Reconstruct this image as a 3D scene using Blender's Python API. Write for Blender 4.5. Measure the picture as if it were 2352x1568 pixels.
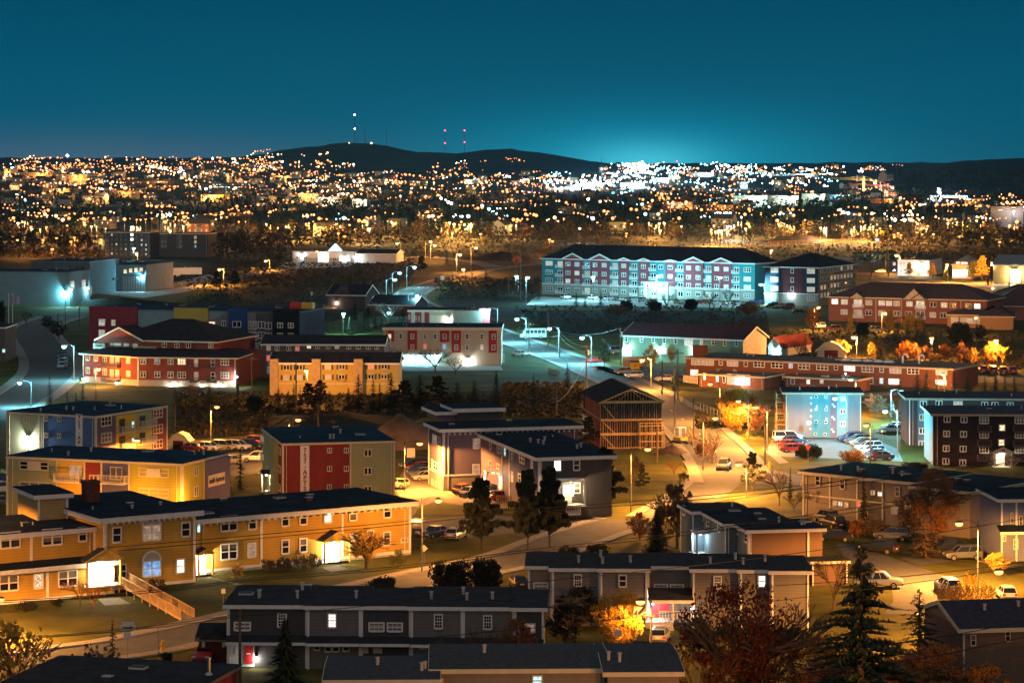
import bpy, bmesh, math, random
from mathutils import Vector, Matrix
for o in list(bpy.data.objects): bpy.data.objects.remove(o)
R = math.radians
sc = bpy.context.scene
col = sc.collection
rnd = random.Random(11)

# ---------------------------------------------------------------- camera, sky, exposure
F, HC, CX, YH = 5880.0, 48.0, 1176.0, 375.0      # focal length and horizon in a 2352 px wide picture, eye height
cd = bpy.data.cameras.new('camera'); cam = bpy.data.objects.new('camera', cd); col.objects.link(cam)
cam.location = (0, 0, HC); cam.rotation_euler = (R(90), 0, 0)
cd.sensor_width = 36; cd.lens = 90; cd.shift_y = -409/2352; cd.clip_start = 1; cd.clip_end = 40000
sc.camera = cam
sc.view_settings.view_transform = 'Standard'; sc.view_settings.look = 'None'
sc.view_settings.exposure = 0; sc.view_settings.gamma = 1
sc.render.engine = 'CYCLES'
cy = sc.cycles
cy.use_denoising = True; cy.denoiser = 'OPENIMAGEDENOISE'
try: cy.use_light_tree = True
except Exception: pass
cy.max_bounces = 4; cy.diffuse_bounces = 2; cy.glossy_bounces = 2; cy.transmission_bounces = 2
cy.volume_bounces = 0; cy.transparent_max_bounces = 8
cy.sample_clamp_indirect = 3; cy.caustics_reflective = False; cy.caustics_refractive = False

w = bpy.data.worlds.new('World'); sc.world = w; w.use_nodes = True
nt = w.node_tree; nt.nodes.clear()
def N(t, **k):
    n = nt.nodes.new(t)
    for a, v in k.items(): setattr(n, a, v)
    return n
def L(a, b): nt.links.new(a, b)
def math_(op, a, b=None):
    n = N('ShaderNodeMath', operation=op)
    for i, v in enumerate((a, b)):
        if v is None: continue
        if isinstance(v, (int, float)): n.inputs[i].default_value = v
        else: L(v, n.inputs[i])
    return n.outputs[0]
geo = N('ShaderNodeTexCoord'); sep = N('ShaderNodeSeparateXYZ'); L(geo.outputs['Generated'], sep.inputs[0])
dx, dy, dz = sep.outputs
az = math_('ARCTAN2', dx, dy)                     # azimuth from straight ahead
ramp = N('ShaderNodeValToRGB'); L(math_('MULTIPLY', math_('ADD', dz, 0.01), 4.0), ramp.inputs[0])
cr = ramp.color_ramp
cr.elements[0].position = 0.0; cr.elements[0].color = (.008, .12, .19, 1)
e = cr.elements.new(.10); e.color = (.0, .106, .19, 1)
e = cr.elements.new(.29); e.color = (.0, .071, .140, 1)
e = cr.elements.new(.45); e.color = (.03, .08, .12, 1)
cr.elements[1 + 2 + 1].position = 1.0; cr.elements[4].color = (.11, .14, .165, 1)
def lobe(a0, sa, sz):                             # light dome over a bright part of town
    u = math_('DIVIDE', math_('SUBTRACT', az, a0), sa); v = math_('DIVIDE', dz, sz)
    s = math_('ADD', math_('MULTIPLY', u, u), math_('MULTIPLY', v, v))
    return math_('EXPONENT', math_('MULTIPLY', s, -1.0))
def addc(base, fac, c):
    m = N('ShaderNodeVectorMath', operation='MULTIPLY_ADD')
    m.inputs[0].default_value = c; L(fac, m.inputs[1]); L(base, m.inputs[2]); return m.outputs[0]
skyc = addc(ramp.outputs[0], lobe(.052, .075, .017), (.0, .21, .30))
skyc = addc(skyc, lobe(.052, .024, .008), (.06, .32, .34))
skyc = addc(skyc, lobe(-.17, .10, .011), (.055, .022, .02))
skyc = addc(skyc, math_('MULTIPLY', math_('MAXIMUM', math_('MULTIPLY', dy, -1.0), 0.0), math_('SUBTRACT', 1.0, math_('MULTIPLY', dz, .8))), (.46, .31, .22))   # warm sky fill added behind the viewer, brightens walls facing it
st = N('ShaderNodeTexSky', sky_type='NISHITA'); st.sun_disc = False
st.sun_elevation = R(-8); st.sun_rotation = R(200)
bg0 = N('ShaderNodeBackground'); L(st.outputs[0], bg0.inputs[0]); bg0.inputs[1].default_value = .05
bg1 = N('ShaderNodeBackground'); L(skyc, bg1.inputs[0]); bg1.inputs[1].default_value = .95
ad = N('ShaderNodeAddShader'); L(bg0.outputs[0], ad.inputs[0]); L(bg1.outputs[0], ad.inputs[1])
wo = N('ShaderNodeOutputWorld'); L(ad.outputs[0], wo.inputs[0])

# ---------------------------------------------------------------- materials
MAT = {}
def M(name, c=(.5, .5, .5), rough=.8, var=.2, scale=1.5, metal=0, streak=1.0, spec=.3, bump=0.0, c2=None):
    if name in MAT: return MAT[name]
    m = bpy.data.materials.new(name); m.use_nodes = True; MAT[name] = m
    t = m.node_tree; b = t.nodes['Principled BSDF']
    b.inputs['Roughness'].default_value = rough; b.inputs['Metallic'].default_value = metal
    b.inputs['Specular IOR Level'].default_value = spec if rough < .65 else .06
    tc = t.nodes.new('ShaderNodeTexCoord'); mp = t.nodes.new('ShaderNodeMapping'); mp.inputs['Scale'].default_value = (1, 1, streak)
    t.links.new(tc.outputs['Object'], mp.inputs[0])
    n = t.nodes.new('ShaderNodeTexNoise'); n.inputs['Scale'].default_value = scale; n.inputs['Detail'].default_value = 6; n.inputs['Roughness'].default_value = .65
    t.links.new(mp.outputs[0], n.inputs['Vector'])
    mr = t.nodes.new('ShaderNodeMapRange'); mr.inputs['From Min'].default_value = .3; mr.inputs['From Max'].default_value = .7
    t.links.new(n.outputs[0], mr.inputs[0])
    mx = t.nodes.new('ShaderNodeMix'); mx.data_type = 'RGBA'
    a = tuple(max(0, v*(1-var)) for v in c); z = c2 or tuple(min(.95, v*(1+var)) for v in c)
    mx.inputs['A'].default_value = (*a, 1); mx.inputs['B'].default_value = (*z, 1)
    fo = mr.outputs[0]
    if any(q in name for q in ('siding', 'clapboard')):   # lapped boards
        wv = t.nodes.new('ShaderNodeTexWave'); wv.wave_type = 'BANDS'; wv.bands_direction = 'Z'; wv.wave_profile = 'SAW'; wv.inputs['Scale'].default_value = .95
        t.links.new(tc.outputs['Object'], wv.inputs['Vector']); ml = t.nodes.new('ShaderNodeMath'); ml.operation = 'MULTIPLY_ADD'; ml.inputs[1].default_value = .55
        ms = t.nodes.new('ShaderNodeMath'); ms.operation = 'MULTIPLY'; ms.inputs[1].default_value = .5; t.links.new(fo, ms.inputs[0])
        t.links.new(wv.outputs['Fac'], ml.inputs[0]); t.links.new(ms.outputs[0], ml.inputs[2]); fo = ml.outputs[0]
    t.links.new(fo, mx.inputs['Factor']); t.links.new(mx.outputs['Result'], b.inputs['Base Color'])
    if bump:
        bp = t.nodes.new('ShaderNodeBump'); bp.inputs['Strength'].default_value = bump; bp.inputs['Distance'].default_value = .1
        t.links.new(n.outputs[0], bp.inputs['Height']); t.links.new(bp.outputs[0], b.inputs['Normal'])
    return m
def E(name, c, s, var=.0, scale=2.0):
    if name in MAT: return MAT[name]
    m = bpy.data.materials.new(name); m.use_nodes = True; MAT[name] = m
    t = m.node_tree; b = t.nodes['Principled BSDF']
    b.inputs['Base Color'].default_value = (.3, .3, .3, 1); b.inputs['Roughness'].default_value = .4
    b.inputs['Emission Color'].default_value = (*c, 1); b.inputs['Emission Strength'].default_value = s
    if var:                                       # curtains and furniture seen through a lit pane
        tc = t.nodes.new('ShaderNodeTexCoord'); oi = t.nodes.new('ShaderNodeObjectInfo')
        ad = t.nodes.new('ShaderNodeVectorMath'); ad.operation = 'ADD'
        sx = t.nodes.new('ShaderNodeVectorMath'); sx.operation = 'SCALE'; sx.inputs[0].default_value = (37, 11, 23)
        t.links.new(oi.outputs['Random'], sx.inputs['Scale'])
        t.links.new(tc.outputs['Object'], ad.inputs[0]); t.links.new(sx.outputs[0], ad.inputs[1])
        n = t.nodes.new('ShaderNodeTexNoise'); n.inputs['Scale'].default_value = scale; n.inputs['Detail'].default_value = 2
        t.links.new(ad.outputs[0], n.inputs['Vector'])
        mr = t.nodes.new('ShaderNodeMapRange'); mr.inputs['From Min'].default_value = .35; mr.inputs['From Max'].default_value = .65
        mr.inputs['To Min'].default_value = s*(1-var); mr.inputs['To Max'].default_value = s*(1+var)
        t.links.new(n.outputs[0], mr.inputs[0]); t.links.new(mr.outputs[0], b.inputs['Emission Strength'])
    try: m.cycles.emission_sampling = 'NONE' if s < 3 else 'AUTO'
    except Exception: pass
    return m
def glass(name='dark_glass'):
    if name in MAT: return MAT[name]
    m = bpy.data.materials.new(name); m.use_nodes = True; MAT[name] = m
    t = m.node_tree; b = t.nodes['Principled BSDF']; b.inputs['Roughness'].default_value = .12
    b.inputs['Specular IOR Level'].default_value = .6
    tc = t.nodes.new('ShaderNodeTexCoord'); sp = t.nodes.new('ShaderNodeSeparateXYZ'); t.links.new(tc.outputs['Object'], sp.inputs[0])
    oi = t.nodes.new('ShaderNodeObjectInfo')
    mr = t.nodes.new('ShaderNodeMapRange'); mr.inputs['To Min'].default_value = -.75; mr.inputs['To Max'].default_value = 1.6
    t.links.new(oi.outputs['Random'], mr.inputs[0])
    gt = t.nodes.new('ShaderNodeMath'); gt.operation = 'GREATER_THAN'
    t.links.new(sp.outputs[2], gt.inputs[0]); t.links.new(mr.outputs[0], gt.inputs[1])
    mx = t.nodes.new('ShaderNodeMix'); mx.data_type = 'RGBA'
    mx.inputs['A'].default_value = (.012, .014, .018, 1); mx.inputs['B'].default_value = (.15, .135, .12, 1)
    t.links.new(gt.outputs[0], mx.inputs['Factor']); t.links.new(mx.outputs['Result'], b.inputs['Base Color'])
    return m

# ---------------------------------------------------------------- mesh builder
class MB:
    def __init__(s): s.v = []; s.f = []; s.m = []; s.mats = []
    def mi(s, mat):
        if mat not in s.mats: s.mats.append(mat)
        return s.mats.index(mat)
    def face(s, pts, mat):
        i = len(s.v); s.v += [tuple(p) for p in pts]; s.f.append(tuple(range(i, i+len(pts)))); s.m.append(s.mi(mat))
    def box(s, x0, x1, y0, y1, z0, z1, mat, T=None):
        p = [(x0, y0, z0), (x1, y0, z0), (x1, y1, z0), (x0, y1, z0), (x0, y0, z1), (x1, y0, z1), (x1, y1, z1), (x0, y1, z1)]
        if T is not None: p = [tuple(T @ Vector(q)) for q in p]
        i = len(s.v); s.v += p; k = s.mi(mat)
        for f in ((0, 3, 2, 1), (4, 5, 6, 7), (0, 1, 5, 4), (1, 2, 6, 5), (2, 3, 7, 6), (3, 0, 4, 7)):
            s.f.append(tuple(i+q for q in f)); s.m.append(k)
    def prism(s, poly, h0, h1, mat, axis='z'):     # polygon extruded
        n = len(poly); i = len(s.v); k = s.mi(mat)
        mk = {'z': lambda p, h: (p[0], p[1], h), 'x': lambda p, h: (h, p[0], p[1]), 'y': lambda p, h: (p[0], h, p[1])}[axis]
        s.v += [mk(p, h0) for p in poly] + [mk(p, h1) for p in poly]
        s.f.append(tuple(i+q for q in range(n-1, -1, -1))); s.f.append(tuple(i+n+q for q in range(n))); s.m += [k, k]
        for q in range(n):
            r = (q+1) % n; s.f.append((i+q, i+r, i+n+r, i+n+q)); s.m.append(k)
    def tube(s, pts, rad, mat, n=6, cap=True):
        pts = [Vector(p) for p in pts]; k = s.mi(mat); i0 = len(s.v)
        if isinstance(rad, (int, float)): rad = [rad]*len(pts)
        for j, p in enumerate(pts):
            d = (pts[min(j+1, len(pts)-1)] - pts[max(j-1, 0)]).normalized()
            a = d.orthogonal().normalized() if abs(d.z) > .98 else d.cross(Vector((0, 0, 1))).normalized()
            b = d.cross(a)
            for q in range(n):
                t = 2*math.pi*q/n; s.v.append(tuple(p + (a*math.cos(t) + b*math.sin(t))*rad[j]))
        for j in range(len(pts)-1):
            for q in range(n):
                r = (q+1) % n; s.f.append((i0+j*n+q, i0+j*n+r, i0+j*n+n+r, i0+j*n+n+q)); s.m.append(k)
        if cap:
            s.f.append(tuple(i0+q for q in range(n-1, -1, -1))); e = i0+(len(pts)-1)*n; s.f.append(tuple(e+q for q in range(n))); s.m += [k, k]
    def ball(s, c, rx, ry, rz, mat, n=10, m=6):
        i0 = len(s.v); k = s.mi(mat); c = Vector(c)
        for a in range(m+1):
            t = math.pi*a/m
            for q in range(n):
                p = 2*math.pi*q/n; s.v.append((c.x+rx*math.sin(t)*math.cos(p), c.y+ry*math.sin(t)*math.sin(p), c.z+rz*math.cos(t)))
        for a in range(m):
            for q in range(n):
                r = (q+1) % n; s.f.append((i0+a*n+q, i0+a*n+n+q, i0+a*n+n+r, i0+a*n+r)); s.m.append(k)
    def mesh(s, name, smooth=False):
        me = bpy.data.meshes.new(name); me.from_pydata(s.v, [], s.f)
        for m in s.mats: me.materials.append(m)
        me.polygons.foreach_set('material_index', s.m)
        if smooth: me.polygons.foreach_set('use_smooth', [True]*len(s.f))
        me.update(); return me
    def build(s, name, parent=None, smooth=False, mw=None):
        o = bpy.data.objects.new(name, s.mesh(name, smooth)); col.objects.link(o)
        if parent: o.parent = parent
        if mw is not None: o.matrix_basis = mw
        return o
def link(name, mesh, parent=None, mw=None):
    o = bpy.data.objects.new(name, mesh); col.objects.link(o)
    if parent: o.parent = parent
    if mw is not None: o.matrix_basis = mw
    return o
def tag(o, label=None, cat=None, group=None, kind=None):
    if label and len(label.split()) > 16: print('LONG', label)
    for k, v in (('label', label), ('category', cat), ('group', group), ('kind', kind)):
        if v: o[k] = v
    return o
def thing(name, label, cat, loc=(0, 0, 0), rz=0, group=None):
    o = bpy.data.objects.new(name, None); col.objects.link(o); o.empty_display_size = .5
    o.location = loc; o.rotation_euler = (0, 0, rz); return tag(o, label, cat, group)
KIDS = {}
def copy_tree(o, parent=None):
    c = o.copy(); col.objects.link(c)
    if parent: c.parent = parent
    for ch in (KIDS[o.name] if o.name in KIDS else o.children): copy_tree(ch, c)
    return c

# ---------------------------------------------------------------- picture <-> place
def lerp(x, xs, ys):
    if x <= xs[0]: return ys[0]
    for i in range(len(xs)-1):
        if x <= xs[i+1]: return ys[i] + (ys[i+1]-ys[i])*(x-xs[i])/(xs[i+1]-xs[i])
    return ys[-1]
def sm(t): t = max(0., min(1., t)); return t*t*(3-2*t)
def zrise(px): return lerp(px, [0, 560, 800, 1250, 1600, 2000, 2352], [62, 62, 46, 40, 46, 42, 34])
HILLS = [  # crest distance, width in front, crest row of the picture per column, foot columns
    (6000, 1350, [480, 560, 645, 700, 740, 800, 850, 890, 960, 1020, 1060, 1110, 1165, 1240, 1330, 1400, 1470], [364, 361, 345, 338, 333, 325.5, 325.5, 334, 346, 350.5, 350, 343, 340, 350, 366, 377, 385]),
    (3900, 1000, [1960, 2014, 2064, 2174, 2239, 2289, 2352, 2500], [420, 410, 394, 376, 367, 364.5, 362, 360]),
    (9000, 2200, [1380, 1480, 1700, 1850, 1990, 2140, 2352], [380, 377, 378, 376, 373, 374, 376])]
def terrain(X, Y):
    if Y < 2300: return 0.0
    px = CX + X*F/Y
    b = zrise(px)*sm((Y-2300)/4600)*.55 + zrise(px)*max(0, min(1, (Y-2300)/4600))*.45
    z = b
    for yc, wd, xs, ys in HILLS:
        if px < xs[0]-1 and yc != 9000: continue
        zc = HC + (YH-lerp(px, xs, ys))*yc/F
        if Y < yc: k = sm((Y-(yc-wd))/wd)
        else: k = 1-.5*sm((Y-yc)/(2*wd))
        z = max(z, b + (zc-b)*k)
    return z
def G(px, py, z=0.0):
    Y = F*(HC-z)/(py-YH); return Vector(((px-CX)*Y/F, Y, z))
def GT(px, py):                                   # where a line of sight meets the land
    Y = 150.0; last = Y
    while Y < 11000:
        if terrain((px-CX)*Y/F, Y) >= HC-(py-YH)*Y/F: break
        last = Y; Y *= 1.004
    lo, hi = last, Y
    for _ in range(14):
        m = (lo+hi)/2
        if terrain((px-CX)*m/F, m) >= HC-(py-YH)*m/F: hi = m
        else: lo = m
    X = (px-CX)*hi/F; return Vector((X, hi, terrain(X, hi)))
OFF = {'A0': (0, 315.8), 'A1': (588, 258.4), 'A2': (1176, 315.8), 'A3': (1764, 315.8), 'B0': (0, 660.3), 'B1': (588, 631.6), 'B2': (1176, 631.6), 'B3': (1764, 631.6),
       'C0': (0, 918.7), 'C1': (588, 918.7), 'C2': (1176, 918.7), 'C3': (1764, 918.7), 'D0': (0, 1176), 'D1': (588, 1176), 'D2': (1176, 1176), 'D3': (1764, 1176), 'P': (0, 0)}
def P(k, x, y):
    s = 1 if k == 'P' else .25
    return OFF[k][0]+x*s, OFF[k][1]+y*s
# ---------------------------------------------------------------- building kit
white = M('white_trim', (.74, .70, .66), .6, .1, 2); dkmetal = M('dark_metal', (.05, .05, .055), .5, .2, 4)
roofm = M('roof_membrane', (.013, .022, .032), .85, .6, .35, bump=.3); shingle = M('roof_shingles', (.05, .048, .052), .9, .35, 3, bump=.4)
PANES = {'d': glass(), 'w': E('lit_warm', (1, .72, .38), 1.5, .5), 'W': E('lit_white', (1, .93, .78), 2.2, .35), 'c': E('lit_cyan', (.45, .9, .95), 1.3, .4),
         'b': E('lit_blue', (.1, .4, .85), .8, .6), 'r': E('lit_red', (1, .08, .08), .8, .4), 'k': E('lit_curtain', (1, .62, .42), .22, .6),
         'o': E('lit_orange', (1, .6, .25), .5, .8, 4), 'G': E('lit_glare', (1, .93, .80), 6.0, .2), 'p': E('lit_party', (1, .85, .6), .5, 1.0, 6)}
WM = {}
def winmesh(w, h, style, fm):
    key = (round(w, 2), round(h, 2), style, fm.name)
    if key in WM: return WM[key]
    b = MB(); t = min(.15, w*.17); x = w/2-t/2; z = h/2-t/2; q = .075
    b.box(-x-t, -x, -q, 0, -z-t, z+t, fm); b.box(x, x+t, -q, 0, -z-t, z+t, fm)
    b.box(-x, x, -q, 0, z, z+t, fm); b.box(-x, x, -q-.04, 0, -z-t*1.3, -z, fm)
    r = t*.38
    if style in 'hg2': b.box(-x, x, -.06, -.015, -r, r, fm)
    if style in 'sx2': b.box(-r*1.6, r*1.6, -.065, -.015, -z, z, fm)
    if style == 'x': b.box(-x, x, -.06, -.015, z*.3-r, z*.3+r, fm)
    if style == 'g':
        for k in (-1/3, 1/3): b.box(x*k-.02, x*k+.02, -.05, -.015, -z, z, fm)
        for k in (-.5, .5): b.box(-x, x, -.05, -.015, z*k-.02, z*k+.02, fm)
    if style == '3':
        for k in (-1/3, 1/3): b.box(x*k-r*1.4, x*k+r*1.4, -.065, -.015, -z, z, fm)
        b.box(-x, x, -.06, -.015, -r, r, fm)
    f = b.mesh('window')
    ps = {}
    WM[key] = (f, ps); return WM[key]
def panemesh(w, h, mat, ps):
    if mat.name not in ps:
        b = MB(); b.face([(-w/2, -.012, -h/2), (w/2, -.012, -h/2), (w/2, -.012, h/2), (-w/2, -.012, h/2)], mat); ps[mat.name] = b.mesh('pane')
    return ps[mat.name]
Tm = Matrix.Translation
def Rz(a): return Matrix.Rotation(R(a), 4, 'Z')
ROOTM = {}
class Blk:
    """a rectangular block of a building: front edge from p0 along heading th, going back by D; coordinates local to the block"""
    def __init__(s, root, p0, th, Wd, D, z1, z0=-.3):
        s.mw = Tm((p0[0], p0[1], 0)) @ Rz(th); s.W, s.D, s.z0, s.z1, s.th = Wd, D, z0, z1, th
        if isinstance(root, tuple):
            name, label, cat = root[:3]; s.root = thing(name, label, cat, (p0[0], p0[1], 0), R(th), root[3] if len(root) > 3 else None)
            ROOTM[s.root.name] = s.mw.copy()
        else: s.root = root
        s.rel = ROOTM[s.root.name].inverted() @ s.mw; s.inv = s.mw.inverted()
    def hit(s, fac, px, py):
        o = s.inv @ Vector((0, 0, HC)); d = s.inv.to_3x3() @ Vector(((px-CX)/F, 1, -(py-YH)/F))
        t = -o.y/d.y if fac == 'F' else ((s.W if fac == 'R' else 0)-o.x)/d.x
        q = o+d*t; return (q.x if fac == 'F' else q.y if fac == 'R' else s.D-q.y), q.z
    def pl(s, fac, u, z, off=0.):
        if fac == 'F': m = Tm((u, -off, z))
        elif fac == 'R': m = Tm((s.W+off, u, z)) @ Rz(90)
        else: m = Tm((-off, s.D-u, z)) @ Rz(-90)
        return s.rel @ m
    def walls(s, front, side=None, mats=None, left=None, name='wall'):
        b = MB(); W, D, a, z = s.W, s.D, s.z0, s.z1; side = side or front; left = left or side
        b.face([(0, 0, a), (W, 0, a), (W, 0, z), (0, 0, z)], front); b.face([(W, 0, a), (W, D, a), (W, D, z), (W, 0, z)], side)
        b.face([(W, D, a), (0, D, a), (0, D, z), (W, D, z)], side); b.face([(0, D, a), (0, 0, a), (0, 0, z), (0, D, z)], left)
        b.face([(0, 0, z), (W, 0, z), (W, D, z), (0, D, z)], side)
        return b.build(name, s.root, mw=s.rel)
    def flat(s, over=.45, fh=.45, fm=None, rm=None, up=.05):
        fm = fm or white; rm = rm or roofm; b = MB(); W, D, z = s.W, s.D, s.z1+up; i = .12
        b.box(-over, W+over, -over, i, z-fh, z, fm); b.box(-over, W+over, D-i, D+over, z-fh, z, fm)
        b.box(-over, i, i, D-i, z-fh, z, fm); b.box(W-i, W+over, i, D-i, z-fh, z, fm)
        b.build('fascia', s.root, mw=s.rel)
        r = MB(); r.box(-over-.02, W+over+.02, -over-.02, D+over+.02, z+.004, z+.07, rm)
        rr = random.Random(int(W*100)); pm = M('pipe_metal', (.45, .42, .4), .5, .2, 5)
        if W > 7 and D > 6:
            for _ in range(min(7, int(W/7)+1)):
                x, y, t = rr.uniform(.08, .92)*W, rr.uniform(.2, .85)*D, rr.random(); b = MB()
                if t < .5: b.tube([(0, 0, 0), (0, 0, rr.uniform(.3, .7))], .09, pm, 6)
                elif t < .8: b.box(-.35, .35, -.3, .3, 0, .4, dkmetal); b.box(-.42, .42, -.37, .37, .4, .46, pm)
                else: b.box(-.7, .7, -.5, .5, 0, .16, pm); b.box(-.6, .6, -.4, .4, .16, .26, dkmetal)
                b.build('roof_vent', s.root, mw=s.rel @ Tm((x, y, z+.07)))
            for q in ([.035] if W < 14 else [.035, .97]):
                b = MB(); u = W*q; b.tube([(u, -over*.9, z-fh*.6), (u, -.1, z-fh-.35), (u, -.07, .1)], .05, fm, 5); b.build('drain_pipe', s.root, mw=s.rel)
        return r.build('roof', s.root, mw=s.rel)
    def gable(s, rise, over=.4, rm=None, fm=None, wm=None, axis='x'):
        rm = rm or shingle; fm = fm or white; W, D, z = s.W, s.D, s.z1; b = MB(); q = .18
        if axis == 'x':
            sl = rise/(D/2); e = z-over*sl
            for y0, y1, yy in ((-over, D/2, 1), (D+over, D/2, -1)):
                b.prism([(y0, e+.02), (y1, z+rise+.02), (y1, z+rise+q), (y0, e+q)] if yy > 0 else [(y1, z+rise+.02), (y0, e+.02), (y0, e+q), (y1, z+rise+q)], -over, W+over, rm, 'x')
            b.build('roof', s.root, mw=s.rel); g = MB()
            for x in (0.01, W-.01): g.face([(x, 0, z), (x, D, z), (x, D/2, z+rise)], wm)
            g.build('gable_wall', s.root, mw=s.rel); t = MB()
            for x in (-over-.06, W+over+.005):
                for y0, y1 in ((-over, D/2), (D+over, D/2)): t.prism([(y0, e-.2), (y1, z+rise-.2), (y1, z+rise+q+.02), (y0, e+q+.02)], x, x+.055, fm, 'x')
            t.box(-over, W+over, -over-.06, -over-.005, e-.2, e+q, fm); t.build('fascia', s.root, mw=s.rel)
        else:
            sl = rise/(W/2); e = z-over*sl
            for x0, x1 in ((-over, W/2), (W+over, W/2)):
                b.prism([(x0, e+.02), (x1, z+rise+.02), (x1, z+rise+q), (x0, e+q)], -over, D+over, rm, 'y')
            b.build('roof', s.root, mw=s.rel); g = MB(); g.face([(0, .01, z), (W, .01, z), (W/2, .01, z+rise)], wm)
            g.build('gable_wall', s.root, mw=s.rel); t = MB()
            for x0, x1 in ((-over, W/2), (W+over, W/2)): t.prism([(x0, e-.2), (x1, z+rise-.2), (x1, z+rise+q+.02), (x0, e+q+.02)], -over-.06, -over-.005, fm, 'y')
            t.build('fascia', s.root, mw=s.rel)
    def hip(s, rise, over=.5, ins=None, rm=None, fm=None, fh=.3):
        rm = rm or shingle; fm = fm or white; W, D, z = s.W, s.D, s.z1+.02; ins = ins or min(W, D)/2; o = over; b = MB()
        a = [(-o, -o, z), (W+o, -o, z), (W+o, D+o, z), (-o, D+o, z)]; r0 = (ins, D/2, z+rise); r1 = (W-ins, D/2, z+rise)
        b.face([a[0], a[1], r1, r0], rm); b.face([a[1], a[2], r1], rm); b.face([a[2], a[3], r0, r1], rm); b.face([a[3], a[0], r0], rm); b.face(a[::-1], fm)
        b.build('roof', s.root, mw=s.rel); t = MB()
        t.box(-o-.05, W+o+.05, -o-.05, -o-.002, z-fh, z+.03, fm); t.box(W+o+.002, W+o+.05, -o, D+o, z-fh, z+.03, fm); t.box(-o-.05, -o-.002, -o, D+o, z-fh, z+.03, fm)
        t.build('fascia', s.root, mw=s.rel)
    def win(s, fac, k, pts, w, h, style='h', pane='d', fm=None, name='window', shut=None):
        fm = fm or white; out = []
        for p in pts:
            x, y = P(k, p[0], p[1]); pn = p[2] if len(p) > 2 else pane; sc4 = 1 if k == 'P' else .25
            u0, zt = s.hit(fac, x-w*sc4/2, y-h*sc4/2); u1, zb = s.hit(fac, x+w*sc4/2, y+h*sc4/2); u, z = s.hit(fac, x, y)
            W_, H_ = max(.2, round(abs(u1-u0)/.05)*.05), max(.2, round(abs(zt-zb)/.05)*.05)
            f, ps = winmesh(W_, H_, style, fm); mw = s.pl(fac, u, z, .045 if name == 'window' else .045)
            if pn == 'm': pn = rnd.choice('dddddddddddkop')
            o = link(name, f, s.root, mw); link('pane', panemesh(W_, H_, PANES[pn], ps), o); out.append(o)
            if shut:
                for sx in (-1, 1):
                    b = MB(); b.box(-.2, .2, -.05, 0, -H_/2-.05, H_/2+.05, shut); b.build('shutter', s.root, mw=mw @ Tm((sx*(W_/2+.34), 0, 0)))
        return out
    def row(s, fac, k, xs, y0, y1, w, h, style='h', pane='d', **kw):
        a, b = (xs[0] if not isinstance(xs[0], tuple) else xs[0][0]), (xs[-1] if not isinstance(xs[-1], tuple) else xs[-1][0])
        pts = []
        for x in xs:
            pn = x[1] if isinstance(x, tuple) else pane; x = x[0] if isinstance(x, tuple) else x
            pts.append((x, y0+(y1-y0)*(x-a)/max(1e-6, b-a), pn))
        return s.win(fac, k, pts, w, h, style, **kw)
    def panel(s, fac, u0, u1, z0, z1, mat, proud=.04, name='wall_panel'):
        b = MB(); b.box(0, u1-u0, -proud, .0, 0, z1-z0, mat); return b.build(name, s.root, mw=s.pl(fac, u0, z0))
    def panelpx(s, fac, k, x0, y0, x1, y1, mat, proud=.04, name='wall_panel', zt=None, zb=None):
        a, za = s.hit(fac, *P(k, x0, y0)); b, zb_ = s.hit(fac, *P(k, x1, y1))
        return s.panel(fac, min(a, b), max(a, b), zb if zb is not None else min(za, zb_), zt if zt is not None else max(za, zb_), mat, proud, name)
    def trims(s, fac, us, z0=0, z1=None, w=.16, mat=None, proud=.09):
        z1 = z1 if z1 is not None else s.z1-.05
        for u in us: b = MB(); b.box(-w/2, w/2, -proud, 0, z0, z1, mat or white); b.build('corner_board', s.root, mw=s.pl(fac, u, 0))
    def band(s, fac, z, h=.25, mat=None, proud=.1, u0=0, u1=None):
        b = MB(); b.box(u0, u1 if u1 is not None else (s.W if fac == 'F' else s.D), -proud, 0, z, z+h, mat or white); return b.build('trim_band', s.root, mw=s.pl(fac, 0, 0))
    def balcony(s, fac, u0, u1, z, dep=1.3, mat=None, rail=1.0, open_=True):
        mat = mat or white; b = MB(); b.box(u0, u1, -dep, -.02, z-.18, z, mat)
        b.box(u0, u1, -dep, -dep+.07, z+rail-.07, z+rail, mat); b.box(u0, u1, -dep, -dep+.05, z+.1, z+.16, mat)
        for u in (u0, u1-.06): b.box(u, u+.06, -dep+.07, -.02, z+rail-.07, z+rail, mat)
        for u in (u0, u1-.1): b.box(u, u+.1, -dep, -dep+.1, z, z+rail+.05, mat)
        n = max(3, int((u1-u0)/.22))
        if open_:
            for q in range(n):
                u = u0+(u1-u0)*(q+.5)/n; b.box(u-.025, u+.025, -dep+.01, -dep+.05, z+.1, z+rail, mat)
            for q in range(5):
                v = -dep+dep*(q+.5)/5; b.box(u0+.01, u0+.05, v-.025, v+.025, z, z+rail, mat); b.box(u1-.05, u1-.01, v-.025, v+.025, z, z+rail, mat)
        return b.build('balcony', s.root, mw=s.pl(fac, 0, 0))
    def pipes(s, pts, h=.7, r=.13, mat=None):       # vent pipes on the roof, given as fractions of the roof
        mat = mat or M('pipe_metal', (.45, .42, .4), .5, .2, 5)
        for a, c in pts:
            b = MB(); b.tube([(0, 0, 0), (0, 0, h)], r, mat, 8); b.tube([(0, 0, h), (0, 0, h+.08)], r*1.5, mat, 8)
            b.build('vent_pipe', s.root, mw=s.rel @ Tm((a*s.W, c*s.D, s.z1+.1)))
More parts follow.
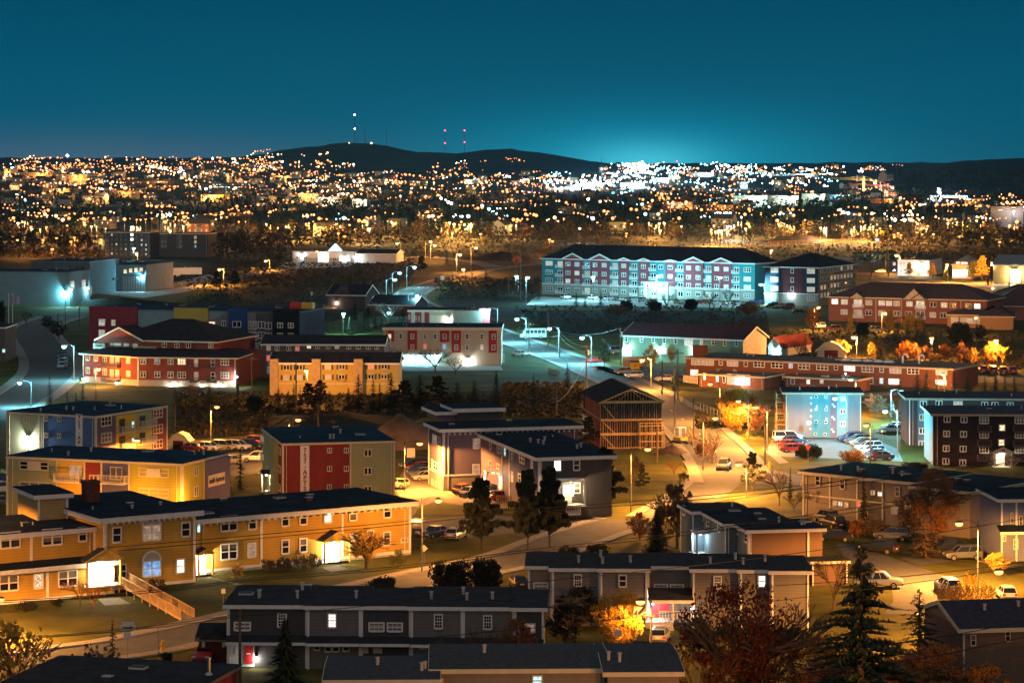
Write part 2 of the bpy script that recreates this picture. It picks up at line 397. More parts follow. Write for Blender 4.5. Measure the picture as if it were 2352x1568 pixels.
    def porch(s, fac, k, x, y, w, h, dep=1.4, mat=None, lit='W', roof='gable', power=160, lc=(1, .8, .5), door=True, rm=None):
        """lit entrance: posts, little gable roof, door and a lamp under it; x, y is the foot centre in the picture"""
        mat = mat or white; px, py = P(k, x, y); u, z = s.hit(fac, px, py); b = MB(); z = max(0., z); mw = s.pl(fac, u, z)
        for sx in (-1, 1): b.box(sx*w/2-.09, sx*w/2+.09, -dep, -dep+.18, 0, h, mat)
        b.box(-w/2-.1, w/2+.1, -dep-.1, -.02, h, h+.22, mat)
        if roof == 'gable':
            g = h+.2; t = g+w*.26; b.prism([(-w/2-.05, g), (w/2+.05, g), (0, t)], -dep-.12, -.02, mat, 'y')
            for sx in (1, -1): b.prism([(sx*(w/2+.25), g-.08), (0, t+.03), (0, t+.13), (sx*(w/2+.25), g+.02)][::sx], -dep-.25, -.03, rm or shingle, 'y'); b.prism([(sx*(w/2+.25), g-.16), (0, t-.06), (0, t+.12), (sx*(w/2+.25), g+.02)][::sx], -dep-.3, -dep-.252, mat, 'y')
        b.box(-w/2-.2, w/2+.2, -dep-.3, -.02, -.12, .0, M('concrete', (.4, .39, .37), .9, .2, 2))
        o = b.build('porch', s.root, mw=mw)
        if door:
            d = MB(); d.box(-.5, .5, -.09, -.03, .02, 2.1, M('door_paint', (.55, .5, .45), .5)); d.build('door', s.root, mw=mw)
        l = MB(); l.ball((0, -dep*.5, h-.12), .16, .16, .1, E('porch_lamp_glass', (1, .85, .6), 20)); l.build('lamp_glass', o)
        return o, lamp_light(o, (0, -dep*.62, h-.5), power, lc)
    def lantern(s, fac, k, x, y, power=300, c=(.75, .95, 1), size=.22, off=.25, em=25, spot=None):
        u, z = s.hit(fac, *P(k, x, y)); mw = s.pl(fac, u, z)
        b = MB(); b.box(-size, size, -off, -.02, size*.55, size*.9, dkmetal); b.build('wall_lamp', s.root, mw=mw)
        l = MB(); l.ball((0, -off, 0), size, size*.8, size*.55, E('lantern_%d_%d' % (int(c[0]*100), int(em)), c, em)); g = l.build('lamp_glass', s.root, mw=mw)
        return lamp_light(g, (0, -.35, -size-.12), power*.4, c)
LD = {}; LB = 5.5
def lamp_light(parent, loc, power, c, rad=.12, spot=0):
    power = power*LB; key = (round(power), tuple(round(v, 2) for v in c), rad, spot)
    if key not in LD:
        d = bpy.data.lights.new('lamp_light', 'SPOT' if spot else 'POINT'); d.energy = power; d.color = c; d.shadow_soft_size = rad; LD[key] = d
        if spot: d.spot_size = R(spot); d.spot_blend = .16
    o = bpy.data.objects.new('lamp_light', LD[key]); col.objects.link(o); o.parent = parent; o.location = loc; return o
def rect(px, py, z, th, px1, right=False):
    """front-left point and width of a front wall through picture point (px, py) at height z, heading th, ending in column px1"""
    p = G(px, py, z); d = Vector((math.cos(R(th)), math.sin(R(th)), 0)); k = (px1-CX)/F
    t = (k*p.y-p.x)/(d.x-k*d.y)
    return (p+d*t, -t) if t < 0 else (p, t)
def depth_to(p0, th, Wd, px2, side='R'):
    d = Vector((math.cos(R(th)), math.sin(R(th)), 0)); n = Vector((-d.y, d.x, 0)); p = Vector(p0)+(d*Wd if side == 'R' else d*0); k = (px2-CX)/F
    return (k*p.y-p.x)/(n.x-k*n.y)
def text_mesh(s, size, mat, extrude=.02, spacing=1.0, vertical=False):
    cu = bpy.data.curves.new('lettering', 'FONT'); cu.body = '\n'.join(s) if vertical else s; cu.size = size; cu.extrude = extrude; cu.align_x = 'CENTER'; cu.align_y = 'CENTER'
    cu.space_line = spacing; cu.offset = .028*size
    o = bpy.data.objects.new('lettering', cu); col.objects.link(o); dg = bpy.context.evaluated_depsgraph_get()
    me = bpy.data.meshes.new_from_object(o.evaluated_get(dg)); bpy.data.objects.remove(o); me.materials.clear(); me.materials.append(mat); return me
# ---------------------------------------------------------------- near buildings
red = M('red_siding', (.30, .045, .035), .75, .24, .45, streak=.25); sage = M('sage_siding', (.33, .33, .17), .75, .24, .45, streak=.25)
olive = M('olive_siding', (.42, .36, .045), .75, .24, .45, streak=.25); blue = M('blue_siding', (.09, .17, .38), .75, .24, .45, streak=.25)
plum = M('plum_siding', (.13, .10, .15), .75, .24, .45, streak=.25); maroon = M('maroon_siding', (.17, .05, .05), .75, .24, .45, streak=.25)
gold = M('gold_siding', (.60, .37, .05), .75, .24, .45, streak=.25); ochre = M('ochre_clapboard', (.46, .28, .055), .75, .25, .35, streak=.3)
cream = M('cream_panel', (.60, .52, .38), .7, .1, 1); slate = M('slate_siding', (.17, .155, .145), .8, .2, .8, streak=.2)
slate2 = M('dark_slate_siding', (.075, .07, .07), .8, .2, .8, streak=.2); taupe = M('taupe_siding', (.24, .20, .165), .8, .18, .8, streak=.2)
brick = M('brown_brick', (.20, .085, .05), .85, .25, 5, bump=.2); conc = M('concrete', (.4, .39, .37), .9, .2, 2); wood = M('raw_lumber', (.55, .34, .14), .8, .3, 2)
aptred = M('apartment_red', (.24, .042, .036), .75, .13, .6, streak=.2); navy = M('navy_siding', (.035, .045, .07), .8, .2, .6, streak=.2)
doorw = M('door_paint', (.55, .5, .45), .5)
SOD = (1, .38, .065); WARM = (1, .78, .48); LEDC = (.28, .85, 1.0); COOL = (.8, .95, 1)

# --- red apartment block with 757-APTS down its front
p0, W_ = rect(649, 1018.7, 9.3, 13, 906.7)
a = Blk(('apartment_building', 'three storey red and sage apartment block with 757-APTS lettered down its front', 'building'), p0, 13, W_, 21, 9.3)
a.walls(aptred, sage, left=aptred); a.flat(.12, .3, cream, M('blue_black_roof', (.010, .032, .058), .8, .5, .25))
us, _ = a.hit('F', *P('C1', 868, 500))
a.panel('F', us, a.W, -.2, 9.0, sage, .05)
a.trims('F', [.08, us, a.W-.08], 0, 9.0, .22, cream); a.trims('L', [a.D-.1, a.D*.42, a.D*.68], 0, 9.0, .22, cream)
a.panel('L', .1, a.D*.6, -.2, 9.0, sage, .05); a.panel('L', a.D*.6, a.D*.8, -.2, 9.0, sage, .6)
for y in (460, 629, 797):
    a.win('F', 'C1', [(675, y), (830, y-1)], 40, 42, 's', fm=cream); a.win('F', 'C1', [(1027, y+21)], 66, 62, 's', fm=cream)
    a.win('L', 'C1', [(215, y-2), (62, y-110, 'k')], 30, 80, 's', fm=cream)
u, z = a.hit('F', *P('C1', 448, 620)); pn = MB(); pn.box(-.62, .62, -.08, 0, -3.3, 3.3, white); sp = pn.build('letter_board', a.root, mw=a.pl('F', u, z-.25, .03))
lt = link('lettering', text_mesh('757-APTS', .88, M('letter_red', (.30, .02, .015), .6, .05), .012, .86, True), sp, Tm((0, -.10, 0)) @ Matrix.Rotation(R(90), 4, 'X'))
a.pipes([(.46, .18), (.49, .18), (.62, .5)], .6, .15)
a.porch('L', 'C1', 133, 832, 1.3, 2.4, 1.2, cream, power=80, door=False)

# --- blue and sage block with 757-AP
p0, W_ = rect(15.5, 945.3, 9, -26, 220)
a = Blk(('apartment_building', 'apartment block with sage and blue end lettered 757-AP and yellow balcony bay', 'building'), p0, -26, W_, 26, 9); a.D = depth_to(p0, -26, W_, 383.75)
a.walls(blue, plum, left=sage); a.flat(.1, .32, cream, M('blue_black_roof'))
ug, _ = a.hit('F', *P('B0', 385, 1300)); a.panel('F', 0, ug, -.2, 8.7, M('pale_sage_siding', (.36, .40, .27), .75, .12, .6), .06)
a.trims('F', [.1, ug-.5, ug+.3, a.W-.1], 0, 8.7, .2, cream); a.trims('R', [.1, a.D-.1], 0, 8.7, .2, cream)
for y in (1203, 1355): a.win('F', 'B0', [(427, y), (547, y+5)], 32, 40, 's', fm=cream)
a.win('F', 'B0', [(249, 1212, 'k'), (249, 1508)], 52, 60, 's', fm=cream)
pn = MB(); u, z = a.hit('F', *P('B0', 730, 1310)); pn.box(-.62, .62, -.08, 0, -2.9, 2.6, white); sp = pn.build('letter_board', a.root, mw=a.pl('F', u, z-.1, .03))
link('lettering', text_mesh('757-AP', .9, M('letter_red'), .012, .86, True), sp, Tm((0, -.10, .1)) @ Matrix.Rotation(R(90), 4, 'X'))
r1, _ = a.hit('R', *P('B0', 1065, 1300)); r2, _ = a.hit('R', *P('B0', 1180, 1300)); r3, _ = a.hit('R', *P('B0', 1253, 1300)); r4, _ = a.hit('R', *P('B0', 1395, 1300))
a.panel('R', r1, r3, -.2, 8.6, gold, .05); a.panel('R', r3, r4, -.2, 8.6, sage, .05); a.panel('R', r4, a.D, -.2, 8.6, maroon, .06)
for k, y in enumerate((1225, 1377)): a.win('R', 'B0', [(973, y)], 92, 68, '3', fm=cream)
for y in (1155, 1298, 1435): a.win('R', 'B0', [(1447, y, 'd')], 84, 60, '3', fm=cream)
for y in (1258, 1408): a.win('R', 'B0', [(1217, y, 'c')], 26, 58, 'o', fm=cream)
for k in range(3):
    zz = 5.95-2.65*k
    a.balcony('R', r1+.2, r2+.3, zz, 1.1, cream); a.balcony('R', r3+.2, r4-.1, zz+.35, 1.1, cream)
    for uu in (r1+1.6, r3+1.6):
        a.panel('R', uu-.8, uu+.8, zz, zz+2.05, M('patio_door_glass', (.05, .04, .035), .2), .07, 'patio_door')
a.lantern('F', 'B0', 265, 1375, 950, (1, .97, .85), .45, .5, 40)
a.pipes([(.42, .3), (.5, .3), (.3, .1), (.55, .75)], .5, .14)

# --- long sage and gold block with balconies
p0, W_ = rect(15.5, 1047.4, 9.5, -20, 418.75)
a = Blk(('apartment_building', 'sage, gold and olive apartment block with white balconies and a lettered name board', 'building'), p0, -20, W_, 17, 9.5); a.D = depth_to(p0, -20, W_, 521)
a.walls(sage, olive, left=sage); a.flat(.12, .32, cream, M('blue_black_roof'))
f = [a.hit('F', *P('C0', x, 700))[0] for x in (525, 780, 935, 1190)]
a.panel('F', f[0], f[1], -.2, 9.2, gold, .05); a.panel('F', f[1], f[2], -.2, 9.2, aptred, .06); a.panel('F', f[2], f[3], -.2, 9.2, M('dusk_blue_siding', (.12, .11, .20), .75, .15, .6), .05); a.panel('F', f[3], a.W, -.2, 9.2, olive, .07)
a.trims('F', [.1]+f+[a.W-.1], 0, 9.2, .24, cream, .14)
for y0 in (600, 788): a.win('F', 'C0', [(315, y0)], 262, 84, '3', fm=cream)
for y0 in (663, 850): a.win('F', 'C0', [(1415, y0)], 270, 88, '3', fm=cream)
a.panelpx('F', 'C0', 255, 562, 378, 642, cream, .16, 'infill_panel'); a.panelpx('F', 'C0', 1352, 622, 1480, 704, cream, .18, 'infill_panel')
a.win('F', 'C0', [(863, 712, 'c')], 72, 50, 's', fm=cream)
for x, y, uu0, uu1 in ((695, 655, f[0]+.1, f[1]-.2), (1070, 670, f[2]+.1, f[3]-.1)):
    u, z = a.hit('F', *P('C0', x, y+65)); z0 = z+.1
    a.win('F', 'C0', [(x, y, 'k' if x < 800 else 'd')], 105, 115, 's', fm=cream)
    for k in (0, 1, 2): a.balcony('F', uu0, uu1, z0-2.75*k-.35, 1.2, cream)
rr = a.hit('R', *P('C0', 1877, 700))[0]; a.panel('R', rr, a.D, -.2, 9.25, M('dusk_blue_siding'), .5)
a.trims('R', [.12, rr-.12, a.D-.1], 0, 9.2, .2, cream, .1)
a.win('R', 'C0', [(1798, 648), (1798, 835)], 36, 78, 's', fm=cream); a.win('R', 'C0', [(1886, 592), (1886, 778)], 14, 46, 'o', fm=cream)
u0, z0 = a.hit('R', *P('C0', 1880, 690)); u1, z1 = a.hit('R', *P('C0', 2030, 655)); pn = MB(); pn.box(0, u1-u0, -.08, 0, -.75, .75, cream)
sp = pn.build('name_board', a.root, mw=a.pl('R', u0, 6.55, .52))
tmn = text_mesh('santville Apartments', .98, M('letter_dark', (.05, .05, .06), .6, .05), .01); xs_ = [v.co.x for v in tmn.vertices]; link('lettering', tmn, sp, Tm(((u1-u0)/2, -.10, 0)) @ Matrix.Rotation(R(90), 4, 'X') @ Matrix.Diagonal(((u1-u0)*.94/(max(xs_)-min(xs_)), 1, 1, 1)))
a.pipes([(.3, .2), (.93, .75), (.32, .6)], .5, .14)

# --- large ochre building
th = 33
P1 = G(943, 1272.5); d = Vector((math.cos(R(th)), math.sin(R(th)), 0)); k = (447-CX)/F; t = (k*P1.y-P1.x)/(k*d.y-d.x)
p0 = P1-d*t
a = Blk(('apartment_building', 'large ochre two storey building with cream cornice, arched windows and lit porches', 'building'), p0, th, t, 14, 6.5)
a.walls(ochre); a.flat(.75, .55, white, roofm)
a.trims('F', [a.hit('F', *P('C1', x, 1200))[0] for x in (48, 792)]+[a.W-.12], .6, 6.1, .3, white); a.band('F', .25, .3)
a.panel('F', 0, a.W, -.3, .25, conc, .05, 'foundation')
bk = MB()
for q in range(34): bk.box(q*a.W/34, q*a.W/34+.16, -.6, -.01, 5.75, 5.98, white)
bk.build('bracket', a.root, mw=a.pl('F', 0, 0))
wh = 116
a.row('F', 'C1', [(268, 'd'), (433, 'd'), (657, 'c'), (890, 'd')], 1092, 1040, 66, wh, 'h'); a.win('F', 'C1', [(1048, 997, 'd')], 44, 40, 'h'); a.win('F', 'C1', [(1204, 1018)], 66, 112, 'h')
a.row('F', 'C1', [(268, 'd'), (432, 'd')], 1345, 1330, 66, 118, 'h'); a.win('F', 'C1', [(890, 1285, 'k'), (1048, 1252)], 60, 108, 'h'); a.win('F', 'C1', [(1200, 1268)], 62, 112, 'h')
a.win('F', 'C0', [(2102, 1130)], 148, 122, '2'); a.win('F', 'C0', [(2318, 1120)], 70, 120, 'h'); a.win('F', 'C0', [(2102, 1388)], 150, 128, '2'); a.win('F', 'C0', [(2312, 1375, 'k')], 70, 120, 'h')
a.win('F', 'C0', [(1822, 1150, 'c')], 30, 118, 'h')
a.porch('F', 'C1', 690, 1502, 3.5, 2.7, 1.6, M('yellow_porch', (.62, .42, .1), .7), power=260, rm=shingle)
a.panelpx('F', 'C1', 608, 1330, 760, 1500, PANES['G'], .06, 'glass_door')
a.porch('F', 'C0', 1848, 1610, 1.8, 2.5, 1.3, M('yellow_porch'), power=220)
a.panelpx('F', 'C0', 1806, 1445, 1886, 1610, PANES['G'], .06, 'glass_door')
u, z = a.hit('F', *P('C1', 1361, 1287)); pn = MB(); pn.box(-.5, .5, -.05, 0, -.3, .3, cream); sp = pn.build('number_plate', a.root, mw=a.pl('F', u, z))
link('lettering', text_mesh('803', .5, M('letter_dark'), .01), sp, Tm((0, -.07, 0)) @ Matrix.Rotation(R(90), 4, 'X'))
ocroot = a.root
# middle block with the arches
pr = G(449, 1337); k = (237-CX)/F; t = (k*pr.y-pr.x)/(k*d.y-d.x); pm = pr-d*t
m = Blk(ocroot, pm, th, t, 19, 8.0); m.walls(ochre); m.flat(.75, .6, white, roofm, up=.3)
m.trims('F', [.15, m.W-.15], .4, 7.5, .3, white)
for x, y, w_, h_ in ((1072, 1235, 80, 128), (1704, 1185, 76, 122)): m.win('F', 'C0', [(x, y)], w_, h_, 'h')
m.win('F', 'D0', [(1118, 540)], 76, 118, 'h'); m.win('F', 'D0', [(1656, 492, 'W')], 74, 118, 'h')
for (kk, x, y, pn) in (('C0', 1392, 1215, 'k'), ('D0', 1392, 515, 'b')):
    m.win('F', kk, [(x, y, pn)], 164, 122, '2')
    u, z = m.hit('F', *P(kk, x, y-66)); b = MB(); n = 12; rr = 1.22
    b.prism([(rr*.86*math.cos(math.pi*q/n), rr*.86*math.sin(math.pi*q/n)) for q in range(n+1)], -.06, -.0, M('fan_light', (.5, .4, .32), .6), 'y')
    for q in range(n):
        a0, a1 = math.pi*q/n, math.pi*(q+1)/n
        b.prism([(rr*.84*math.cos(a0), rr*.84*math.sin(a0)), (rr*math.cos(a0), rr*math.sin(a0)), (rr*math.cos(a1), rr*math.sin(a1)), (rr*.84*math.cos(a1), rr*.84*math.sin(a1))], -.12, -.0, white, 'y')
    for q in (1, 2, 3, 4, 5): b.tube([(0, -.08, .1), (rr*.85*math.cos(math.pi*q/6), -.08, rr*.85*math.sin(math.pi*q/6))], .03, white, 4)
    b.build('fan_light', ocroot, mw=m.pl('F', u, z, .02))
m.band('F', .1, .3)
bk = MB()
for q in range(16): bk.box(q*m.W/16, q*m.W/16+.18, -.6, -.01, 7.45, 7.7, white)
bk.build('bracket', ocroot, mw=m.pl('F', 0, 0))
m.pipes([(.55, .35), (.85, .3), (.5, .25)], .6, .15)
ch = MB(); ch.box(-.85, .85, -.7, .7, 0, 3.3, M('chimney_brick', (.13, .05, .035), .9, .3, 5)); ch.box(-.93, .93, -.78, .78, 3.0, 3.2, M('chimney_brick'))
Yc = 300.0; ch.build('chimney', ocroot, mw=ROOTM[ocroot.name].inverted() @ Tm(((208-CX)*Yc/F, Yc, 7.6)) @ Rz(th))
# left wing, two storeys, and the one storey front
Yl = m.mw @ Vector((0, 2.2, 0)); pl0 = Yl-d*22
lw = Blk(ocroot, pl0, th, 22, 13, 7.0); lw.walls(ochre); lw.flat(.5, .55, white, roofm)
lw.trims('F', [lw.hit('F', *P('C0', x, 1260))[0] for x in (287, 868)], 0, 6.5, .3, white)
lw.win('F', 'C0', [(92, 1282), (478, 1255)], 178, 128, '2'); lw.win('F', 'C0', [(757, 1230)], 72, 122, 'h')
pe = G(262, 1362); k = (-60-CX)/F; t = (k*pe.y-pe.x)/(k*d.y-d.x)
fw = Blk(ocroot, pe-d*t, th, t, (pl0-(pe-d*t)).dot(Vector((-d.y, d.x, 0))), 3.7); fw.walls(ochre); fw.flat(.6, .5, white, roofm); fw.band('F', .0, .3)
fw.trims('F', [fw.hit('F', *P('D0', 436, 640))[0], fw.W-.15], 0, 3.3, .3, white)
fw.win('F', 'D0', [(80, 648)], 172, 124, '2'); fw.win('F', 'D0', [(352, 630, 'p')], 78, 122, 'h'); fw.win('F', 'D0', [(622, 605)], 172, 124, '2')
fw.porch('F', 'D0', 908, 655, 4.0, 2.7, 1.5, M('yellow_porch'), power=300); fw.panelpx('F', 'D0', 792, 500, 1018, 640, PANES['G'], .05, 'glass_door')
# roof house
b0, bw = rect(86, 1177, 8.0, th-6, 157)
ph = Blk(ocroot, b0, th-6, bw, 8, 10.0, 6.8); ph.walls(M('tan_siding', (.45, .3, .12), .8)); ph.flat(.5, .5, white, roofm); ph.trims('F', [.15, ph.W-.15], 7, 9.6, .25)

# --- plum building with cornices
p0, W_ = rect(1018, 985, 9.1, 15, 1328)
a = Blk(('apartment_building', 'dark plum shingled building with cream cornices and stepped roofs', 'building'), p0, 15, W_, 12, 9.1)
a.D = depth_to(p0, 15, 0, 985); a.walls(plum); a.flat(.7, .5, white, roofm)
a.panel('F', 0, a.W, -.2, 2.2, taupe, .06, 'foundation'); a.panel('L', 0, a.D, -.2, 2.2, M('pale_plum', (.3, .22, .22), .8), .06, 'foundation')
a.band('F', 2.2, .22); a.band('L', 2.2, .22); a.trims('F', [.12], 2.2, 8.7, .25); a.trims('L', [a.D-.12, .12], 0, 8.7, .25)
u7, _ = a.hit('F', *P('C1', 2135, 500)); a.trims('F', [u7], 0, 8.7, .25)
a.win('F', 'C1', [(2024, 396, 'k'), (2021, 634, 'k')], 60, 86, 'h'); a.win('L', 'C1', [(1647, 358, 'k'), (1656, 605)], 40, 92, '2'); a.win('L', 'C1', [(1690, 380), (1622, 582), (1691, 616), (1625, 765, 'k'), (1657, 785, 'k'), (1688, 800, 'k')], 14, 84, 'h')
bk = MB()
for q in range(26): bk.box(q*a.W/26, q*a.W/26+.16, -.6, -.01, 8.2, 8.5, white)
bk.build('bracket', a.root, mw=a.pl('F', 0, 0))
p2, W2 = rect(1238, 1050, 8.3, 15, 1405); dd = (Vector(p0)-p2).dot(Vector((-math.sin(R(15)), math.cos(R(15)), 0)))
b_ = Blk(a.root, p2, 15, W2, dd, 8.3); b_.walls(slate2, plum, left=plum); b_.flat(.6, .5, white, roofm)
b_.trims('F', [.12], 0, 7.9, .25); b_.trims('L', [b_.hit('L', *P('C1', x, 500))[0] for x in (2262, 2330)]+[b_.D-.1], 0, 7.9, .2)
b_.win('L', 'C1', [(2158, 405), (2155, 598)], 16, 92, 'h'); b_.win('L', 'C1', [(2235, 440), (2232, 630)], 30, 98, '2'); b_.win('L', 'C1', [(2292, 465, 'c')], 14, 92, 'h')
b_.win('L', 'C2', [(95, 535), (85, 720)], 46, 98, '2'); b_.win('L', 'C2', [(187, 577, 'k')], 16, 98, 'h'); b_.win('L', 'C2', [(8, 495), (6, 700)], 14, 90, 'h')
b_.win('F', 'C2', [(417, 600, 'G')], 62, 92, 'h'); b_.win('F', 'C2', [(592, 595), (597, 805)], 56, 90, 'h')
b_.porch('F', 'C2', 515, 945, 3.2, 3.2, 2.6, white, power=200, lc=(1, .7, .4), roof='flat'); b_.balcony('F', b_.hit('F', *P('C2', 380, 900))[0], b_.hit('F', *P('C2', 580, 900))[0], .9, 2.7, white)
b_.panelpx('F', 'C2', 470, 780, 560, 880, PANES['G'], .06, 'glass_door')
b_.pipes([(.35, .55), (.42, .5), (.45, .45), (.75, .25), (.85, .3), (.6, .6)], .55, .16)
b_.porch('L', 'C1', 2245, 835, 1.6, 2.8, 2.2, white, power=120, roof='flat', door=True)
q0, qw = rect(1050, 962, 9.3, 15, 1147)
c_ = Blk(a.root, q0, 15, qw, 7, 10.9, 9.1); c_.walls(slate2, plum); c_.flat(.8, .6, white, roofm)
q0, qw = rect(1008, 962, 9.3, 15, 1046)
e_ = Blk(a.root, q0, 15, qw, 8, 10.4, 9.1); e_.walls(plum); e_.flat(.7, .5, white, roofm)

# --- row houses in the foreground: built in bays
def rowhouse(label, pts, z1, depth, wallm, lower, name='row_house', trim=white, th=None):
    """pts: (px, py of the fascia, recess) bay starts from left to right, last = end"""
    blks = []; root = (name, label, 'house')
    for (x0, y0, rec, wm), (x1, *_r) in zip(pts[:-1], pts[1:]):
        p0, W_ = rect(x0, y0, z1, th, x1)
        b = Blk(root, p0, th, W_, depth-rec, z1); root = b.root; b.walls(wm or wallm, lower)
        b.flat(.35, .38, trim, M('asphalt_roof', (.036, .036, .04), .9, .4, .6, bump=.3), up=.05+.012*len(blks)); b.trims('F', [.1, b.W-.1], 0, z1-.3, .2, trim)
        blks.append(b)
    return blks
s = rowhouse('dark slate row house with roof pipes and a white lit porch at left', [(521, 1388, 0, slate2), (706, 1390.5, 0, slate), (829, 1391.2, 1.2, slate2), (944, 1393, 0, slate), (1063, 1394, 0, slate), (1181, 1396, 1.0, slate2), (1249, 1396, 0, None)], 6.0, 10.5, slate, slate2, th=-1.5)
s[0].win('F', 'P', [(648, 1423.5)], 19, 30, 'g'); s[0].win('F', 'P', [(557, 1437)], 36, 17, 'g'); s[1].win('F', 'P', [(763, 1424, 'W')], 18, 31, 'g')
s[2].win('F', 'P', [(865, 1438.5)], 34, 18, 'g'); s[2].win('F', 'P', [(907, 1439)], 34, 18, 'g'); s[3].win('F', 'P', [(1007, 1426)], 18, 31, 'g'); s[4].win('F', 'P', [(1120, 1428)], 18, 31, 'g'); s[5].win('F', 'P', [(1210, 1441, 'k')], 36, 18, 'g')
for b in s:                                       # skirt roof over the ground floor
    m_ = MB(); m_.prism([(-1.3, 2.55), (0, 3.05), (0, 3.15), (-1.3, 2.65)], 0.02, b.W-.02, M('asphalt_roof'), 'x'); m_.build('skirt_roof', b.root, mw=b.rel)
    m_ = MB(); m_.box(0.02, b.W-.02, -1.36, -1.305, 2.4, 2.68, white); m_.build('skirt_fascia', b.root, mw=b.rel)
s[1].win('F', 'P', [(754, 1484.5), (771.5, 1484.5)], 15, 21, 'h'); s[1].win('F', 'P', [(728, 1482)], 13, 20, 'h'); s[1].win('F', 'P', [(795, 1484)], 14, 20, 'h'); s[3].win('F', 'P', [(973, 1481), (998, 1481)], 18, 13, 'g')
s[2].panelpx('F', 'P', 832, 1478, 846, 1499, doorw, .1, 'door'); s[2].panelpx('F', 'P', 857, 1479, 878, 1499, doorw, .1, 'door')
s[0].panelpx('F', 'P', 523, 1470, 584, 1530, M('white_porch_wall', (.7, .68, .66), .7), .08); s[0].panelpx('F', 'P', 562, 1474, 582, 1522, M('red_door', (.4, .02, .02), .5), .14, 'door'); s[0].win('F', 'P', [(536, 1492), (571, 1490)], 11, 18, 'g')
s[0].lantern('F', 'P', 589, 1507, 70, (1, .9, .8), .12, .3, 40)
for b, pp in zip(s, ([(.35, .35), (.83, .75), (.83, .3), (.35, .3)], [(.85, .35)], [], [(.35, .35), (.95, .6)], [(.05, .3), (.55, .35)], [])): b.pipes(pp, .7, .14)

s = rowhouse('grey row house with a lit red porch and a white porch lamp', [(1213, 1299, .8, taupe), (1268, 1304, 0, slate), (1379, 1305.5, 0, slate), (1487, 1300, 1.2, slate), (1591, 1307, 0, slate), (1700, 1309, 0, slate), (1772, 1312, 0, slate), (1858, 1314, 0, None)], 6.0, 9.5, slate, slate2, th=-1.5)
s[1].win('F', 'P', [(1327, 1332)], 17, 27, 'g'); s[2].win('F', 'P', [(1430, 1333)], 17, 27, 'h'); s[3].win('F', 'P', [(1518, 1349), (1555, 1349.5)], 30, 16, 'g'); s[0].win('F', 'P', [(1242, 1345)], 32, 15, 'g')
s[4].win('F', 'P', [(1648.5, 1336)], 17, 27, 'g'); s[5].win('F', 'P', [(1750, 1334, 'W')], 17, 27, 'g')
b = s[3]; m_ = MB(); m_.prism([(-2.6, 2.75), (0, 3.7), (0, 3.85), (-2.6, 2.9)], 0.02, b.W-.02, M('asphalt_roof'), 'x'); m_.build('porch_roof', b.root, mw=b.rel)
m_ = MB(); m_.box(0, b.W, -2.68, -2.605, 2.6, 2.93, white); m_.build('skirt_fascia', b.root, mw=b.rel)
b.panelpx('F', 'P', 1487, 1379, 1512, 1424, M('red_porch_wall', (.55, .03, .04), .6), .06); b.panelpx('F', 'P', 1514, 1379, 1536, 1402, M('red_porch_wall'), .06)
m_ = MB()
for q in range(14): m_.box(q*.3, q*.3+.06, 0, .05, 0, 1, white)
m_.box(0, 4.2, -.02, .07, 1, 1.08, white); u_, _ = b.hit('F', 1513, 1400); m_.build('porch_railing', b.root, mw=b.pl('F', u_, .7, 2.4))
m_ = MB(); m_.box(-.2, b.W*.55, -2.6, -.01, 0, .65, conc); m_.box(.3, 2.6, -3.2, -2.6, 0, .4, conc); m_.box(.3, 2.6, -3.7, -3.2, 0, .2, conc); m_.build('porch_step', b.root, mw=b.pl('F', 0, 0))
for q in (.1, 1.0): m_ = MB(); m_.box(-.07, .07, -2.6, -2.46, .65, 2.7, white); m_.build('porch_post', b.root, mw=b.pl('F', q*b.W*.55, 0))
u_, z_ = b.hit('F', 1497, 1380); l = MB(); l.ball((0, 0, 0), .2, .2, .14, E('porch_bulb', (1, .95, .9), 60)); l = l.build('lamp_glass', b.root, mw=b.pl('F', u_, 2.45, 1.5)); lamp_light(l, (0, 0, -.3), 90, (1, .9, .8))
s[2].win('F', 'P', [(1401, 1388, 'b')], 14, 18, 'g'); s[4].lantern('F', 'P', 1586, 1396, 20, COOL, .08, .2, 30)
for b, pp in zip(s, ([], [(.55, .3)], [(.05, .25), (.02, .75), (.65, .35)], [], [(.4, .3), (.97, .6)], [(.15, .3), (.9, .5)])): b.pipes(pp, .7, .14)

# --- stepped row house seen from its brown end
p0, W_ = rect(1718.5, 1217, 6, 10, 1889)
a = Blk(('row_house', 'stepped row house with blue grey long side and plain brown end wall', 'house'), p0, 10, W_, 46, 6.0); a.D = 46
bl = M('bluegrey_siding', (.13, .17, .21), .8, .2, .6, streak=.2); a.D = 7
a.walls(M('brown_end_siding', (.17, .105, .075), .8, .15, .6, streak=.2), bl); a.flat(.4, .38, white, roofm); a.trims('F', [.12, a.W-1.7], 0, 5.7, .22); a.trims('L', [a.D-.1, .2], 0, 5.7, .2)
a.win('L', 'C2', [(2072, 1185), (2155, 1262)], 28, 92, 'h')
b2 = Blk(a.root, a.mw @ Vector((-1.35, 4.8, 0)), 10, a.W-1, 12, 6.05); b2.walls(bl); b2.flat(.4, .38, white, roofm, up=.08); b2.trims('L', [b2.D-.1, .2], 0, 5.7, .2)
b2.win('L', 'C2', [(1752, 1060), (1805, 1115), (1907, 1165)], 22, 92, 'h')
b3 = Blk(a.root, a.mw @ Vector((-2.6, 15.3, 0)), 10, a.W-2, 6.5, 6.1); b3.walls(bl); b3.flat(.4, .38, white, roofm, up=.1); b3.trims('L', [b3.D-.1, .2], 0, 5.7, .2)
b3.win('L', 'C2', [(1585, 1010)], 22, 92, 'h'); a.pipes([(.55, .6), (.85, .4), (.8, .35)], .7, .14); b3.pipes([(.8, .4)], .7, .14)
